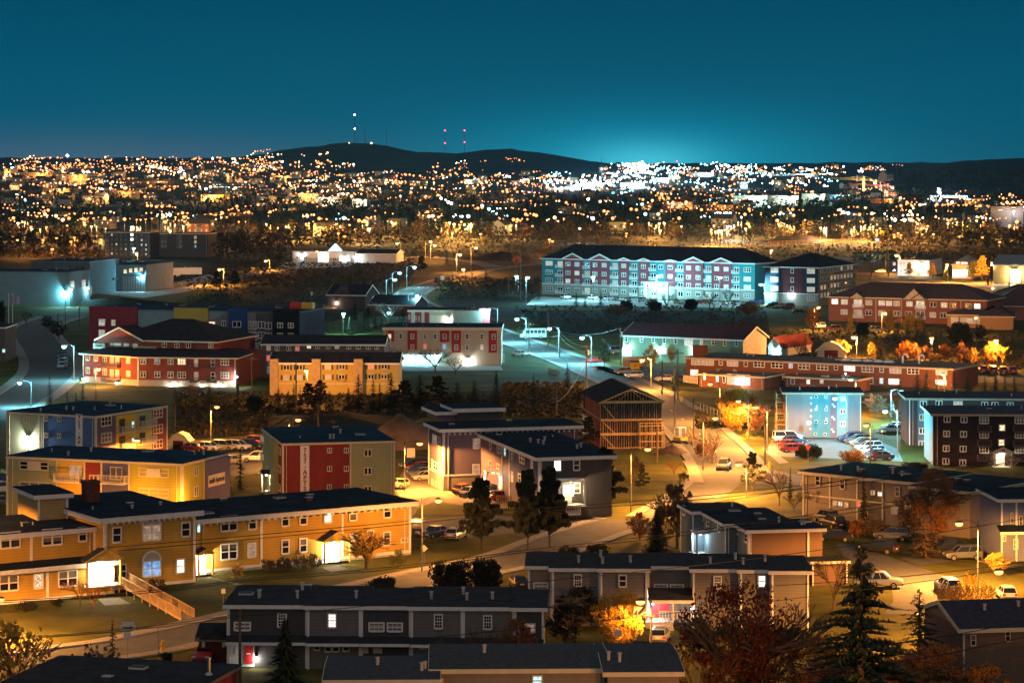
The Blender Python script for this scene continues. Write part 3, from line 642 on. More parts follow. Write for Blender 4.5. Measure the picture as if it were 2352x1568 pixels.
b2.porch('L', 'C2', 1790, 1400, 2.2, 2.4, 1.6, white, power=60, lc=(.7, .95, 1), roof='flat', door=False)
sh = Blk(a.root, a.mw @ Vector((a.W-2.2, -3.2, 0)), 10, 4.2, 3.2, 2.7); sh.walls(M('brown_end_siding')); sh.flat(.3, .3, white, roofm); sh.trims('F', [.1, sh.W-.1], 0, 2.4, .15)

# --- taupe row house on the right
p0, W_ = rect(1844, 1082, 6, -42, 2100)
a = Blk(('row_house', 'taupe row house with white trim behind bare trees and a thin spruce', 'house'), p0, -42, W_, 13, 6.0)
a.walls(taupe); a.flat(.5, .4, cream, roofm); us = [a.hit('F', *P('C3', x, 850))[0] for x in (570, 820, 1055)]; a.trims('F', [.1]+us, 0, 5.6, .22, cream)
a.panel('F', us[1]+.1, us[2]-.1, 0, 5.55, M('taupe_dark', (.17, .14, .12), .8), .03)
a.win('F', 'C3', [(459, 737), (686, 770), (1192, 838)], 42, 88, 'h', fm=cream); a.win('F', 'C3', [(965, 848, 'o'), (1032, 860, 'W')], 42, 46, 's', fm=cream)
a.win('F', 'C3', [(618, 945, 'p'), (668, 950, 'c'), (722, 958, 'p')], 36, 40, 's', fm=cream); a.win('F', 'C3', [(1168, 1010, 'k'), (1240, 1020)], 60, 66, '3', fm=cream); a.win('F', 'C3', [(315, 758)], 20, 44, 's', fm=cream)
a.win('F', 'C3', [(905, 1045), (840, 955, 'r')], 30, 60, 'h', fm=cream); a.band('F', 2.75, .2, cream)
e2, we = rect(2100, 1116, 6, -42, 2228); b2 = Blk(a.root, e2, -42, we, 15, 6.0); b2.walls(taupe); b2.flat(.6, .4, cream, roofm, up=.09); b2.trims('R', [b2.D-.2], 0, 5.6, .2, cream)
a.pipes([(.2, .3), (.33, .35), (.62, .4), (.75, .3)], .6, .14)

# --- blue house cut by the right edge
p0, W_ = rect(2299, 1146, 7.5, 4, 2400)
a = Blk(('house', 'blue grey house with white trim cut by the right edge of the picture', 'house'), p0, 4, W_, 10, 7.5); a.walls(M('dusk_house_siding', (.16, .18, .27), .8, .15, .6)); a.flat(.45, .4, white, roofm); a.trims('F', [.1, 1.9], 0, 7.1, .2)
a.win('F', 'C3', [(2240, 1078)], 20, 96, 'h'); a.win('F', 'C3', [(2322, 1112)], 22, 96, 'h'); m_ = MB(); m_.prism([(-1.6, 3.6), (0, 4.3), (0, 4.42), (-1.6, 3.75)], -.5, a.W, roofm, 'x'); m_.build('porch_roof', a.root, mw=a.rel)
m_ = MB(); m_.box(-.5, a.W, -1.66, -1.605, 3.45, 3.78, white); m_.build('skirt_fascia', a.root, mw=a.rel); a.win('F', 'C3', [(2165, 1245), (2275, 1320)], 36, 90, '2')

# --- roofs along the bottom edge
p0, W_ = rect(752, 1556, 6, 1.5, 1000)
ar = M('asphalt_roof')
a = Blk(('row_house', 'low taupe row house along the bottom edge with a wide grey shingle roof', 'house'), p0, 1.5, W_, 9.5, 5.75); a.walls(taupe); a.gable(.2, .4, M('grey_shingle_roof', (.075, .072, .08), .9, .35, 2.5, bump=.4), cream, taupe)
p2, W2 = rect(996, 1538, 6, 1.5, 1390); b2 = Blk(a.root, p2, 1.5, W2, 10.5, 6.0); b2.walls(taupe); b2.gable(.4, .4, M('grey_shingle_roof'), cream, taupe)
p3, W3 = rect(1396, 1545, 6, 1.5, 1560); b3 = Blk(a.root, p3, 1.5, W3, 12, 6.0); b3.walls(taupe); b3.gable(.35, .4, M('grey_shingle_roof'), cream, taupe)
b2.win('F', 'P', [(1234, 1562, 'c')], 22, 24, 'h', fm=cream); b2.win('F', 'P', [(1009, 1566, 'k')], 17, 18, 'h', fm=cream)
def rpipe(bk, u, v, zz):
    b = MB(); b.tube([(0, 0, 0), (0, 0, .75)], .14, M('pipe_metal'), 8); b.tube([(0, 0, .75), (0, 0, .83)], .2, M('pipe_metal'), 8); b.build('vent_pipe', bk.root, mw=bk.rel @ Tm((u*bk.W, v*bk.D, zz)))
rpipe(a, .87, .28, 5.9); rpipe(a, .9, .33, 5.9); rpipe(b3, .05, .3, 6.3); rpipe(b3, .2, .25, 6.3); rpipe(a, .45, .5, 5.95); rpipe(b2, .3, .45, 6.4)
p0 = G(-60, 1608, 5.5)
a = Blk(('house', 'bottom left house with a flat grey roof, a steel chimney and a red wall', 'house'), G(-60, 1600, 5.5), -14, 1, 14, 5.5); bk, _ = rect(-60, 1600, 5.5, -14, 372); a.W = _
a.D = 17; a.walls(M('red_siding')); a.flat(.3, .3, taupe, M('asphalt_roof'))
ch = MB(); ch.tube([(0, 0, 0), (0, 0, 1.3)], .17, M('steel', (.5, .48, .45), .25, .1, 3, .9), 10); ch.tube([(0, 0, 1.3), (0, 0, 1.45)], .24, M('steel'), 10); ch.tube([(0, 0, 0), (0, 0, .25)], [.36, .18], M('steel'), 10); ch.build('chimney', a.root, mw=a.rel @ Tm((a.W-.8, a.D-4.6, 5.6)))
p0, W_ = rect(2211, 1443, 5.5, 6, 2440)
a = Blk(('house', 'low brown house with a dark shingle roof at the bottom right corner', 'house'), p0, 9, W_, 11, 5.5); a.walls(M('brown_end_siding')); a.gable(1.5, .5, M('dark_shingle_roof', (.05, .045, .06), .9, .35, 2.5, bump=.4), cream, taupe); a.trims('F', [.1, a.W-.1], 0, 5.2, .18, cream)
a.win('F', 'P', [(2235, 1469), (2314, 1459)], 11, 24, 'h', fm=cream); rpipe(a, .35, .3, 6.3); rpipe(a, .72, .35, 6.4)

# --- garden shed with gable, its gate
sh, W_ = rect(457, 1463, 2.4, -4, 525)
a = Blk(('garden_shed', 'dark red garden shed with two small arched windows beside the slate row house', 'shed'), sh, -4, W_, 4, 2.4); a.walls(M('shed_red', (.12, .03, .03), .8)); a.gable(.9, .3, ar, taupe, M('shed_red')); a.win('F', 'P', [(467.5, 1476), (514, 1476)], 6, 16, 'g')
g = MB(); g.prism([(-1.4, 0), (1.4, 0), (0, 1.0)], -.5, 1.5, ar, 'y'); g.build('dormer', a.root, mw=a.pl('F', a.W/2, 2.3)); a.panel('F', a.W/2-1.2, a.W/2+1.2, 0, 2.2, M('shed_door', (.09, .025, .025), .7), .06, 'door')
def barn_shed(label, px, py, w, h, dep, th, wm):
    p = G(px, py); t_ = thing('garden_shed', label, 'shed', p, R(th)); b = MB()
    pl = [(-w/2, 0), (w/2, 0), (w/2*.82, h*.55), (w/2*.45, h*.88), (0, h), (-w/2*.45, h*.88), (-w/2*.82, h*.55)]
    b.prism(pl, 0, dep, wm, 'y'); b.build('wall', t_)
    r = MB(); q = pl[2:]
    pts = [(w/2, h*.45)]+pl[2:]+[(-w/2, h*.45)]
    for i in range(len(pts)-1):
        (x0, z0), (x1, z1) = pts[i], pts[i+1]; r.prism([(x0, z0+.03), (x0*1.03, z0+.12), (x1*1.03, z1+.12), (x1, z1+.03)], -.15, dep+.15, cream, 'y')
    r.build('roof', t_); dd = MB(); dd.box(-w*.22, w*.22, -.05, -.01, 0, h*.55, M('shed_door')); dd.build('door', t_); return t_
def lowlamp(px, py, h, power, label):
    t = thing('garden_lamp', label, 'lamp', G(px, py), 0, 'low sodium lamps hidden behind roofs'); b = MB(); b.tube([(0, 0, 0), (0, 0, h)], .06, dkmetal, 6); b.build('pole', t); b = MB(); b.ball((0, 0, h), .25, .25, .2, E('sodium_lens', (1, .40, .11), 3.4), 8, 5); b.build('lens', t); lamp_light(t, (0, 0, h+.5), power, SOD, .2)
for r_ in ((150, 1235, 5, 260, 'low lamp before the sage and gold block, left'), (300, 1240, 5, 260, 'low lamp before the sage and gold block, middle'), (430, 1240, 4.5, 300, 'low lamp before the olive end of the gold block'), (640, 1215, 3.6, 330, 'low lamp before the red 757 wall'), (790, 1215, 3.6, 300, 'low lamp before the sage part of the red block'), (480, 1190, 3.6, 220, 'low lamp beside the lettered name board')): lowlamp(*r_)
lowlamp(1720, 1900, 5, 1300, 'unseen lamp below the bottom edge, added to light the dark red tree'); lowlamp(2040, 1955, 6, 2500, 'unseen lamp below the bottom edge, added to light the orange bushes')  # both lamps added out of view to brighten the tree and bushes
barn_shed('small cream barn roofed shed beside the car park and the 757-AP block', 409, 1032, 4.0, 2.7, 3, -8, cream)
# ---------------------------------------------------------------- middle distance buildings
teal = M('teal_siding', (.04, .20, .23), .75, .15, .5); bred = M('brick_red_siding', (.24, .06, .08), .75, .15, .5); stone = M('grey_stone', (.26, .25, .23), .9, .4, 6); sand = M('sand_siding', (.38, .34, .26), .8, .12, .5)
def balc(b, fac, k, x, y, w, dep=1.0, rail=.95, mat=None):
    u0, z = b.hit(fac, *P(k, x-w/2, y)); u1, _ = b.hit(fac, *P(k, x+w/2, y)); b.balcony(fac, u0, u1, z, dep, mat, rail)
# teal and red long apartment building
p0, W_ = rect(1244.8, 675.8, 0, -34, 1733.5)
zt = HC-(593-YH)*p0.y/F
a = Blk(('apartment_building', 'long four storey teal and brick red apartment building with seven white edged gables', 'building'), p0, -34, W_, 17, zt); a.walls(teal)
a.hip(5.0, .5, 9, M('charcoal_shingles', (.03, .03, .035), .9, .35, 1), white)
zs = [a.hit('F', *P('A2', x, y))[1] for x, y in ((342, 1155), (342, 1235), (342, 1310), (342, 1388))]; zb = a.hit('F', *P('A2', 275, 1345))[1]
a.panel('F', 0, a.W, -.2, zb, stone, .04, 'stone_base'); a.band('F', zb, .35, white, .12)
U = lambda x, y=1250: a.hit('F', *P('A2', x, y))[0]
ROWY = lambda i, x: (1155, 1235, 1310, 1388)[i]+(60, 65, 65, 65)[i]*(x-342)/(2163-342)
for x0, x1, ap in ((478, 652, 1070), (725, 902, 1078), (990, 1080, 1112), (1172, 1262, 1117), (1415, 1510, 1130), (1587, 1762, 1105), (1840, 2022, 1113), (1328, 1415, 0)):
    mt = bred if ap else teal; u0, u1 = U(x0), U(x1); gz = a.hit('F', *P('A2', (x0+x1)/2, ap))[1] if ap else 0
    a.panel('F', u0, u1, zb+.36, a.z1+.1, mt, .5, 'bay'); a.panel('F', u0, u1, -.2, zb, stone, .5, 'stone_base')
    if ap:
        g = MB(); zz = a.z1+.05; um = (u0+u1)/2; e = .5; h = gz-zz
        g.prism([(u0, zz), (u1, zz), (um, zz+h)], -.5, 3.0, mt, 'y')
        g.prism([(u0-e, zz-.3), (um, zz+h-.05), (um, zz+h+.4), (u0-e, zz+.15)], -.95, -.52, white, 'y'); g.prism([(um, zz+h-.05), (u1+e, zz-.3), (u1+e, zz+.15), (um, zz+h+.4)], -.95, -.52, white, 'y')
        g.prism([(u0-e, zz-.0), (um, zz+h+.2), (um, zz+h+.46), (u0-e, zz+.25)], -.5, 7, MAT['charcoal_shingles'], 'y'); g.prism([(um, zz+h+.2), (u1+e, zz), (u1+e, zz+.25), (um, zz+h+.46)], -.5, 7, MAT['charcoal_shingles'], 'y')
        g.build('gable', a.root, mw=a.rel)
for i in range(4):
    xs = [522, 605, 770, 855, 1034, 1215, 1375, 1460, 1630, 1717, 1888, 1975]
    pts = [(x, ROWY(i, x), rnd.choice('dddddkddp' if i else 'dpdddpk')) for x in xs if not (i == 3 and x in (1375, 1460)) and not (i == 2 and x in (1375, 1460))]
    for p in pts:
        b0, b1 = a.D, 0
        x, y = P('A2', p[0], p[1]); u, z = a.hit('F', x, y); o = a.win('F', 'A2', [p], 40, 36, 'x')[0]; o.matrix_basis = o.matrix_basis @ Tm((0, -.52, 0))
    for x in (342, 2163): a.win('F', 'A2', [(x, ROWY(i, x), rnd.choice('ddp'))], 62, 40, '3')
    for x in (440, 690, 945, 1122, 1297, 1545, 1803, 2060):
        a.win('F', 'A2', [(x+4, ROWY(i, x)+5, rnd.choice('dddddpk'))], 44, 50, 's')
        if i < 3 or x in (440, 690, 945, 1122, 1803, 2060): balc(a, 'F', 'A2', x, ROWY(i, x)+33, 66, .9, .95)
u0, u1 = U(1292), U(1512); g = MB(); zc = a.hit('F', *P('A2', 1400, 1322))[1]
g.box(u0, u1, -6, -.52, zc-.8, zc, white); g.box(u0, u0+.7, -6, -5.3, 0, zc-.8, white); g.box((u0+u1)/2+1.2, (u0+u1)/2+2, -6, -5.3, 0, zc-.8, white); g.box(u1-.7, u1, -6, -5.3, 0, zc-.8, stone); g.build('portico', a.root, mw=a.rel)
g = MB(); g.box(u0+1, u0+6, -5, -1.2, zc-.9, zc-.81, E('portico_light', (.75, .97, 1), 12)); g = g.build('lamp_glass', a.root, mw=a.rel); lamp_light(g, (u0+3, -4, zc-1.4), 2200, LEDC)
a.panelpx('F', 'A2', 1345, 1395, 1480, 1475, PANES['W'], .06, 'glass_door')
# side wing and second dark building
p0, W_ = rect(1757, 700, 0, -28, 1880)
zt = HC-(612-YH)*p0.y/F
a = Blk(('apartment_building', 'dark navy and brown apartment building with one lit stair column and a sodium lit side', 'building'), p0, -28, W_, 40, zt); a.D = depth_to(p0, -28, W_, 1965)
a.walls(navy, M('warm_brick', (.34, .17, .09), .85, .2, 3), left=bred); a.hip(4.5, .5, 10, MAT['charcoal_shingles'], white)
a.panelpx('F', 'A3', 132, 1195, 322, 1440, M('oxblood_siding', (.10, .03, .035), .8), .06); zb = a.hit('F', *P('A3', 60, 1432))[1]; a.panel('F', 0, a.W, -.2, zb, stone, .08, 'stone_base'); a.band('F', zb, .25)
for y in (1218, 1303, 1385, 1467): a.win('F', 'A3', [(60, y, 'p' if y < 1400 else 'd'), (395, y+10, 'p')], 70, 44, '3')
for y in (1225, 1308, 1390): a.win('F', 'A3', [(223, y, 'W')], 26, 40, 'o')
a.lantern('F', 'A3', 217, 1437, 700, COOL, .3, .4, 40)
for i, (y0, y1) in enumerate(((1225, 1190), (1300, 1262), (1378, 1330), (1450, 1400))):
    for q in range(10):
        t = q/9; x = 490+t*275; a.win('R', 'A3', [(x, y0+(y1-y0)*t, rnd.choice('dkdo'))], 18, 36, 'h')
for x in (560, 690, 785):
    for y in (1270, 1345, 1410):
        yy = y-(x-490)*.1; u, z = a.hit('R', *P('A3', x, yy)); a.balcony('R', u-2, u+2, z, 1, wood)
# brick hip roofed home with gables
brk = M('sienna_brick', (.27, .11, .075), .85, .2, 4, bump=.2)
p0, W_ = rect(1903, 737, 0, -25, 2266)
a = Blk(('apartment_building', 'long red brick two storey building with brown hip roof and cream gables', 'building'), p0, -25, W_, 20, HC-(681-YH)*p0.y/F); a.walls(brk); a.hip(4.2, .6, 10, M('brown_shingles', (.09, .06, .055), .9, .3, 1.5), cream)
a.row('F', 'B3', [(615, 'W'), (703, 'p'), (927, 'k'), (1045, 'p')], 243, 256, 58, 46, 's'); a.win('F', 'B3', [(1112, 259, 'p'), (1183, 261, 'k'), (1300, 265, 'p'), (1518, 271, 'd'), (1620, 275, 'p'), (1700, 278, 'd'), (1842, 284, 'd'), (1923, 286, 'W')], 56, 46, 's')
a.row('F', 'B3', [(700, 'k'), (925, 'd'), (1045, 'k'), (1185, 'd')], 338, 352, 58, 46, 's'); a.win('F', 'B3', [(1290, 357, 'd'), (1515, 365, 'k'), (1610, 368)], 56, 46, 's')
for x, y, pn in ((828, 255, 'p'), (1400, 270, 'p'), (828, 350, 'k'), (1400, 362, 'd')):
    a.win('F', 'B3', [(x, y, pn)], 76, 66, 's'); balc(a, 'F', 'B3', x+5, y+38, 98, .9)
for x, w_, y in ((822, 116, 162), (1345, 190, 128), (1397, 130, 178)):
    u, z = a.hit('F', *P('B3', x, y)); u0, _ = a.hit('F', *P('B3', x-w_/2, y)); u1, _ = a.hit('F', *P('B3', x+w_/2, y)); g = MB(); e = a.z1-.2; pr = .75 if w_ < 150 else .62
    g.prism([(u0, e), (u1, e), (u, z)], -pr, 4, M('cream_gable', (.55, .46, .34), .7), 'y'); g.prism([(u0-.4, e-.1), (u, z+.15), (u, z+.45), (u0-.4, e+.2)], -pr-.3, 4.1, MAT['brown_shingles'], 'y'); g.prism([(u, z+.15), (u1+.4, e-.1), (u1+.4, e+.2), (u, z+.45)], -pr-.3, 4.1, MAT['brown_shingles'], 'y')
    g.build('gable', a.root, mw=a.rel)
a.trims('F', [a.hit('F', *P('B3', x, 300))[0] for x in (992, 1228, 1772)], 0, None, .2, cream)
# hall at the right edge
p0, W_ = rect(2251, 757, 0, -12, 2327)
a = Blk(('church_hall', 'tan hall with several low brown hip roofs at the right edge', 'hall'), p0, -12, W_, 22, 7.2); a.z1 = HC-(726-YH)*p0.y/F; a.walls(M('tan_brick', (.40, .24, .12), .85, .15, 3)); a.hip(2.6, .5, 6, MAT['brown_shingles'], cream)
q0, qw = rect(2176, 752, 0, -12, 2254); b2 = Blk(a.root, q0, -12, qw, 12, 4.9); b2.z1 = HC-(722-YH)*q0.y/F; b2.walls(M('tan_brick')); b2.hip(1.6, .4, 5, MAT['brown_shingles'], cream); b2.win('F', 'B3', [(1715, 412, 'k'), (1800, 415, 'k'), (1850, 418, 'p')], 60, 48, '3'); b2.win('F', 'B3', [(1910, 420, 'k')], 70, 50, '3')
q0, qw = rect(2270, 735, 0, -12, 2420); b3 = Blk(a.root, q0, -12, qw, 20, 7); b3.z1 = HC-(702-YH)*q0.y/F; b3.walls(M('pink_brick', (.36, .16, .11), .85, .15, 3)); b3.hip(5.5, .6, 9, MAT['brown_shingles'], cream)
q0, qw = rect(2264, 712, 0, -14, 2420)
a = Blk(('hall', 'yellow gabled hall behind the brown hip roofs, three cyan lamps on its eave', 'hall'), q0, -14, qw, 26, 6); a.z1 = HC-(684-YH)*q0.y/F; a.walls(cream); a.hip(4, .5, 12, MAT['brown_shingles'], cream)
for x, y in ((2229, 660), (2280, 661), (2345, 664)):
    b = MB(); b.box(-.5, .5, -.2, .2, -.1, .1, dkmetal); b.ball((0, -.2, -.12), .3, .3, .15, E('cyan_flood', (.5, .95, 1), 60)); 
    pp = G(x, y, 8.0); o = b.build('roof_flood', a.root, mw=ROOTM[a.root.name].inverted() @ Tm(pp)); lamp_light(o, (0, -.6, -.5), 900, LEDC)
# depot sheds lit by sodium floods
def simple(label, name, cat, cor, x1, th, D, zrow, wallm, roof='flat', rm=None, side=None, rise=2.5):
    p0, W_ = rect(cor[0], cor[1], 0, th, x1); a = Blk((name, label, cat), p0, th, W_, D, HC-(zrow-YH)*p0.y/F); a.walls(wallm, side)
    if roof == 'flat': a.flat(.2, .3, white, rm or roofm)
    elif roof == 'gable': a.gable(rise, .4, rm or shingle, white, wallm)
    else: a.hip(rise, .5, None, rm or shingle, white)
    return a
pw = M('pale_metal', (.55, .53, .48), .6, .12, .8)
a = simple('white two storey office shed glaring under sodium floodlights', 'industrial_shed', 'shed', (2062, 633), 2134, -20, 30, 597, pw, side=pw); a.win('F', 'A3', [(1225, 1160), (1250, 1160), (1220, 1225), (1395, 1230, 'k'), (1160, 1160)], 18, 24, 's'); a.lantern('F', 'A3', 1415, 1165, 9000, (1, .72, .38), .9, .6, 120); a.lantern('L', 'A3', 1168, 1220, 900, COOL, .4, .4, 60)
a = simple('garage shed with a glowing open bay and a lit window strip', 'industrial_shed', 'shed', (2187, 640), 2231, -20, 26, 607, pw, 'hip', M('grey_metal_roof', (.2, .19, .18), .6), rise=3.5); a.panelpx('F', 'A3', 1700, 1215, 1830, 1278, PANES['G'], .06, 'garage_door'); a.win('F', 'P', [(2200, 603.6, 'W'), (2212, 604, 'W'), (2218, 604.2, 'W')], 8, 4, 'o')
a = simple('yellow warehouse with a glaring floodlit front at the right edge', 'warehouse', 'warehouse', (2281, 652), 2400, -18, 40, 607, M('yellow_metal', (.55, .42, .18), .6, .12, .8), 'gable', M('grey_metal_roof'), rise=3); a.lantern('F', 'A3', 2265, 1225, 9000, (1, .75, .42), .9, .6, 120); a.lantern('L', 'A3', 2068, 1170, 1800, (1, .7, .35), .5, .4, 90)
a.panelpx('F', 'A3', 2228, 1240, 2320, 1330, PANES['G'], .06, 'garage_door')
# school and green hall
p0, W_ = rect(1576, 864.5, 0, -31, 2188)
a = Blk(('school', 'long low brown brick school with white framed window rows and a flat roof', 'building'), p0, -31, W_, 15, HC-(820-YH)*p0.y/F); a.walls(brick); a.flat(.4, .4, M('pale_fascia', (.5, .38, .28), .7), M('school_roof', (.12, .11, .10), .85, .3, .4))
a.row('F', 'B2', [(1700, 'k'), (1805, 'k'), (2028, 'k'), (2272, 'd')], 797, 818, 100, 54, '3'); a.win('F', 'B2', [(1920, 800), (2150, 812)], 34, 50, 'h'); a.win('F', 'B2', [(1676, 895, 'W')], 70, 58, '3')
a.row('F', 'B3', [(85, 'd'), (332, 'd'), (500, 'd')], 825, 845, 104, 56, '3'); a.win('F', 'B3', [(210, 828, 'b'), (625, 845), (1045, 866)], 34, 50, 'h'); a.win('F', 'B3', [(750, 855, 'W'), (917, 864), (1172, 874, 'k'), (1335, 881)], 104, 56, '3'); a.win('F', 'B3', [(915, 968), (1160, 977, 'W'), (85, 928, 'k')], 104, 56, '3'); a.win('F', 'B3', [(1043, 970, 'c')], 32, 50, 'h'); a.win('F', 'B3', [(1595, 890, 'p'), (1590, 985, 'W')], 100, 50, '3')
ch = MB(); ch.box(-1.4, 1.4, -1, 1, 0, 2.6, M('chimney_brick')); ch.build('chimney', a.root, mw=a.rel @ Tm((2, 3, a.z1)))
for lb, (c0, r0), x1, dp, zr, ww in (('w', (1606, 888), 1755, 9, 858, [(1770, 930, 'W'), (1887, 948, 'W'), (1948, 958)]), ('e', (1803, 893), 1968, 7, 864, [])):
    q0, qw = rect(c0, r0, 0, -31, x1); b2 = Blk(a.root, q0, -31, qw, dp, HC-(zr-YH)*q0.y/F); b2.walls(brick); b2.flat(.5, .35, cream, MAT['school_roof'])
    if ww: b2.win('F', 'B2', ww, 22, 60, 'h'); b2.panelpx('F', 'B2', 1975, 905, 2190, 1015, M('cream_wall', (.55, .5, .45), .7), .05); b2.lantern('F', 'B2', 2120, 950, 700, (1, .92, .85), .35, .5, 50)
    else: b2.win('F', 'B3', [(372, 980, 'W'), (495, 975, 'p')], 30, 38, 'o'); b2.win('F', 'B3', [(228, 975)], 36, 44, 'h'); b2.lantern('F', 'B3', 720, 905, 260, COOL, .2, .4, 30)
for q in (.56, .6, .64, .68, .72):
    b = MB(); b.ball((0, 0, 0), 1.3, 1.0, .5, white, 10, 5); b.build('skylight', a.root, mw=a.rel @ Tm((a.W*q, 8, a.z1+.15)))
for q in (.77, .83):
    b = MB(); b.tube([(0, 0, 0), (0, 0, 1.4), (.3, 0, 1.9), (.9, 0, 1.9), (1.2, 0, 1.3)], .22, white, 8); b.build('vent_pipe', a.root, mw=a.rel @ Tm((a.W*q, 8, a.z1+.1)))
p0, W_ = rect(1430.5, 827, 0, -31, 1706.5)
grn = M('green_clapboard', (.15, .24, .17), .75, .15, .5)
a = Blk(('meeting_hall', 'long green two storey hall with white windows and dark red gable roof', 'hall'), p0, -31, W_, 13, HC-(769-YH)*p0.y/F); a.walls(grn, M('cream_wall')); a.gable(2.6, .5, M('redbrown_shingles', (.07, .035, .04), .9, .3, 1.5), white, M('cream_wall'))
a.row('F', 'B2', [1052, 1192, 1298, 1400, 1504], 585, 605, 26, 48, 'h'); a.win('F', 'B2', [(1625, 616, 'p')], 76, 60, '3'); a.row('F', 'B2', [(1743, 'k'), 1848, 1955, 2063], 613, 628, 26, 48, 'h')
for x, y, pw_ in ((1060, 650, 900), (1360, 665, 700), (1680, 680, 900)): a.lantern('F', 'B2', x, y, pw_, (.85, 1, .95), .3, .4, 60)
a.win('F', 'B2', [(1395, 695, 'c'), (1760, 700, 'p')], 60, 50, '3'); a.panelpx('F', 'B2', 1010, 670, 1105, 775, M('pale_green_wall', (.4, .46, .42), .7), .05)
q0, qw = rect(1764, 817, 0, -31, 1795); a = Blk(('chapel', 'small white gabled entrance lit from inside with red roof', 'chapel'), q0, -31, qw, 18, 4.5); a.z1 = HC-(795-YH)*q0.y/F; a.walls(M('cream_wall')); a.gable(2.2, .4, M('red_shingles', (.2, .05, .04), .9), white, M('cream_wall'), 'y'); a.panelpx('F', 'B3', 35, 690, 108, 750, PANES['W'], .06, 'glass_door'); a.lantern('F', 'B3', 70, 680, 900, LEDC, .25, .5, 60)
barn_shed('white barn roofed shed behind the long brick school near orange bushes', 1909, 826, 12/1.6, 4.2, 6, -8, cream)
# pale blue lit block, two dark blocks
p0, W_ = rect(1804, 1004, 0, -4, 1976)
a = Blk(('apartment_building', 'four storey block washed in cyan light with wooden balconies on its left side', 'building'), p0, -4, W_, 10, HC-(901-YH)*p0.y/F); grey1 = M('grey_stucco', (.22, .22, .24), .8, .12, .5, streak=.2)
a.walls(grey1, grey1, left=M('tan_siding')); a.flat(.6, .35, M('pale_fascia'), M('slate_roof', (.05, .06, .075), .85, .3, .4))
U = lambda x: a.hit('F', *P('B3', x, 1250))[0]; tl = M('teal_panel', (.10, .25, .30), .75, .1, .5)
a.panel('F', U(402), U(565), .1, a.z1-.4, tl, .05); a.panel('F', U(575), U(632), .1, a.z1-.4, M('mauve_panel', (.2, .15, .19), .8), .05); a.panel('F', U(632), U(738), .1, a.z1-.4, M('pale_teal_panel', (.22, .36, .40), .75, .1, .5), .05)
for y, c in ((1115, 'd'), (1230, 'c'), (1345, 'd'), (1458, 'd')): a.win('F', 'B3', [(442 if y < 1400 else 436, y, c), (533 if y < 1400 else 525, y+3)], 24, 22, 'o')
for y in (1135, 1250, 1365): a.win('F', 'B3', [(687, y, 'c' if y < 1200 else 'd')], 44, 40, 's')
vv = MB()
for x, y in [(397, 1125), (396, 1178), (396, 1240), (394, 1296), (390, 1355), (389, 1410), (595, 1187), (610, 1206), (592, 1303), (607, 1322), (588, 1417), (602, 1437), (448, 1203), (540, 1205), (538, 1318)]:
    u, z = a.hit('F', *P('B3', x, y)); vv.box(u-.16, u+.16, -.1, -.055, z-.16, z+.16, white)
vv.build('vent_cover', a.root, mw=a.rel)
for x in (168, 850):
    b = MB(); u = U(x); b.tube([(u, -.55, a.z1-.2), (u, -.15, a.z1-.9), (u, -.12, .1)], .09, white, 6); b.build('drain_pipe', a.root, mw=a.rel)
a.D = 10
for k in range(4): a.balcony('L', 2.2, 8.5, .2+1.95*k, 1.6, wood, .8)
b = MB()
for v in (2.2, 8.4): b.box(v-.1, v+.1, -1.62, -1.4, 0, 7.6, wood)
b.build('balcony_post', a.root, mw=a.pl('L', 0, 0)); a.pipes([(.2, .3), (.6, .5)], .5, .12)
p0, W_ = rect(2085, 1022.5, 0, -3, 2420); drk = M('charcoal_siding', (.075, .06, .065), .8, .2, .5)
a = Blk(('apartment_building', 'dark four storey block with a blue stripe of windows at its left end', 'building'), p0, -3, W_, 12, HC-(914-YH)*p0.y/F); a.walls(drk); a.flat(.5, .35, M('pale_fascia'), MAT['slate_roof'])
a.panelpx('F', 'B3', 1375, 1150, 1470, 1560, M('steel_blue_siding', (.12, .19, .26), .8, .12, .5), .05, zt=a.z1-.4, zb=0)
for y in (1180, 1305, 1430, 1548): a.win('F', 'B3', [(1426-(y-1180)*.03, y)], 58, 52, 's')
a.win('F', 'B3', [(1570, 1175), (2225, 1190), (1990, 1186), (2085, 1188)], 56, 40, 's'); a.win('F', 'B3', [(1745, 1180, 'p')], 80, 40, '3')
b = MB(); u = a.hit('F', *P('B3', 1300, 1200))[0]; b.tube([(u, -.1, a.z1-.3), (u, -.1, .1)], .1, white, 6); b.build('drain_pipe', a.root, mw=a.rel)
p0, W_ = rect(2143, 1069, 0, -3, 2420)
a = Blk(('apartment_building', 'near black four storey block with a pitched porch numbered 50', 'building'), p0, -3, W_, 13, HC-(950-YH)*p0.y/F); a.walls(M('black_brown_siding', (.045, .035, .035), .8, .2, .5), M('steel_blue_siding'), left=M('pale_blue_wall', (.14, .2, .24), .75)); a.flat(.5, .35, M('pale_fascia'), MAT['slate_roof'])
for y, dy in ((175, 3), (307, 4), (442, 4), (560, 12)): a.win('F', 'C3', [(1645-(y-175)*.03, y), (1800-(y-175)*.03, y+dy)], 56, 50, 's')
for y in (252, 388): a.win('F', 'C3', [(2150-(y-252)*.04, y, 'w')], 54, 56, 'h')
for x in (1985, 2310):
    for y in (185, 318, 455): a.win('F', 'C3', [(x, y)], 82, 56, '3'); balc(a, 'F', 'C3', x, y+95, 128, 1.2, .9, M('dull_rail', (.12, .1, .1), .7))
o, l = a.porch('F', 'C3', 2145, 602, 2.6, 2.2, 1.6, cream, power=60); u, z = a.hit('F', *P('C3', 2148, 482))
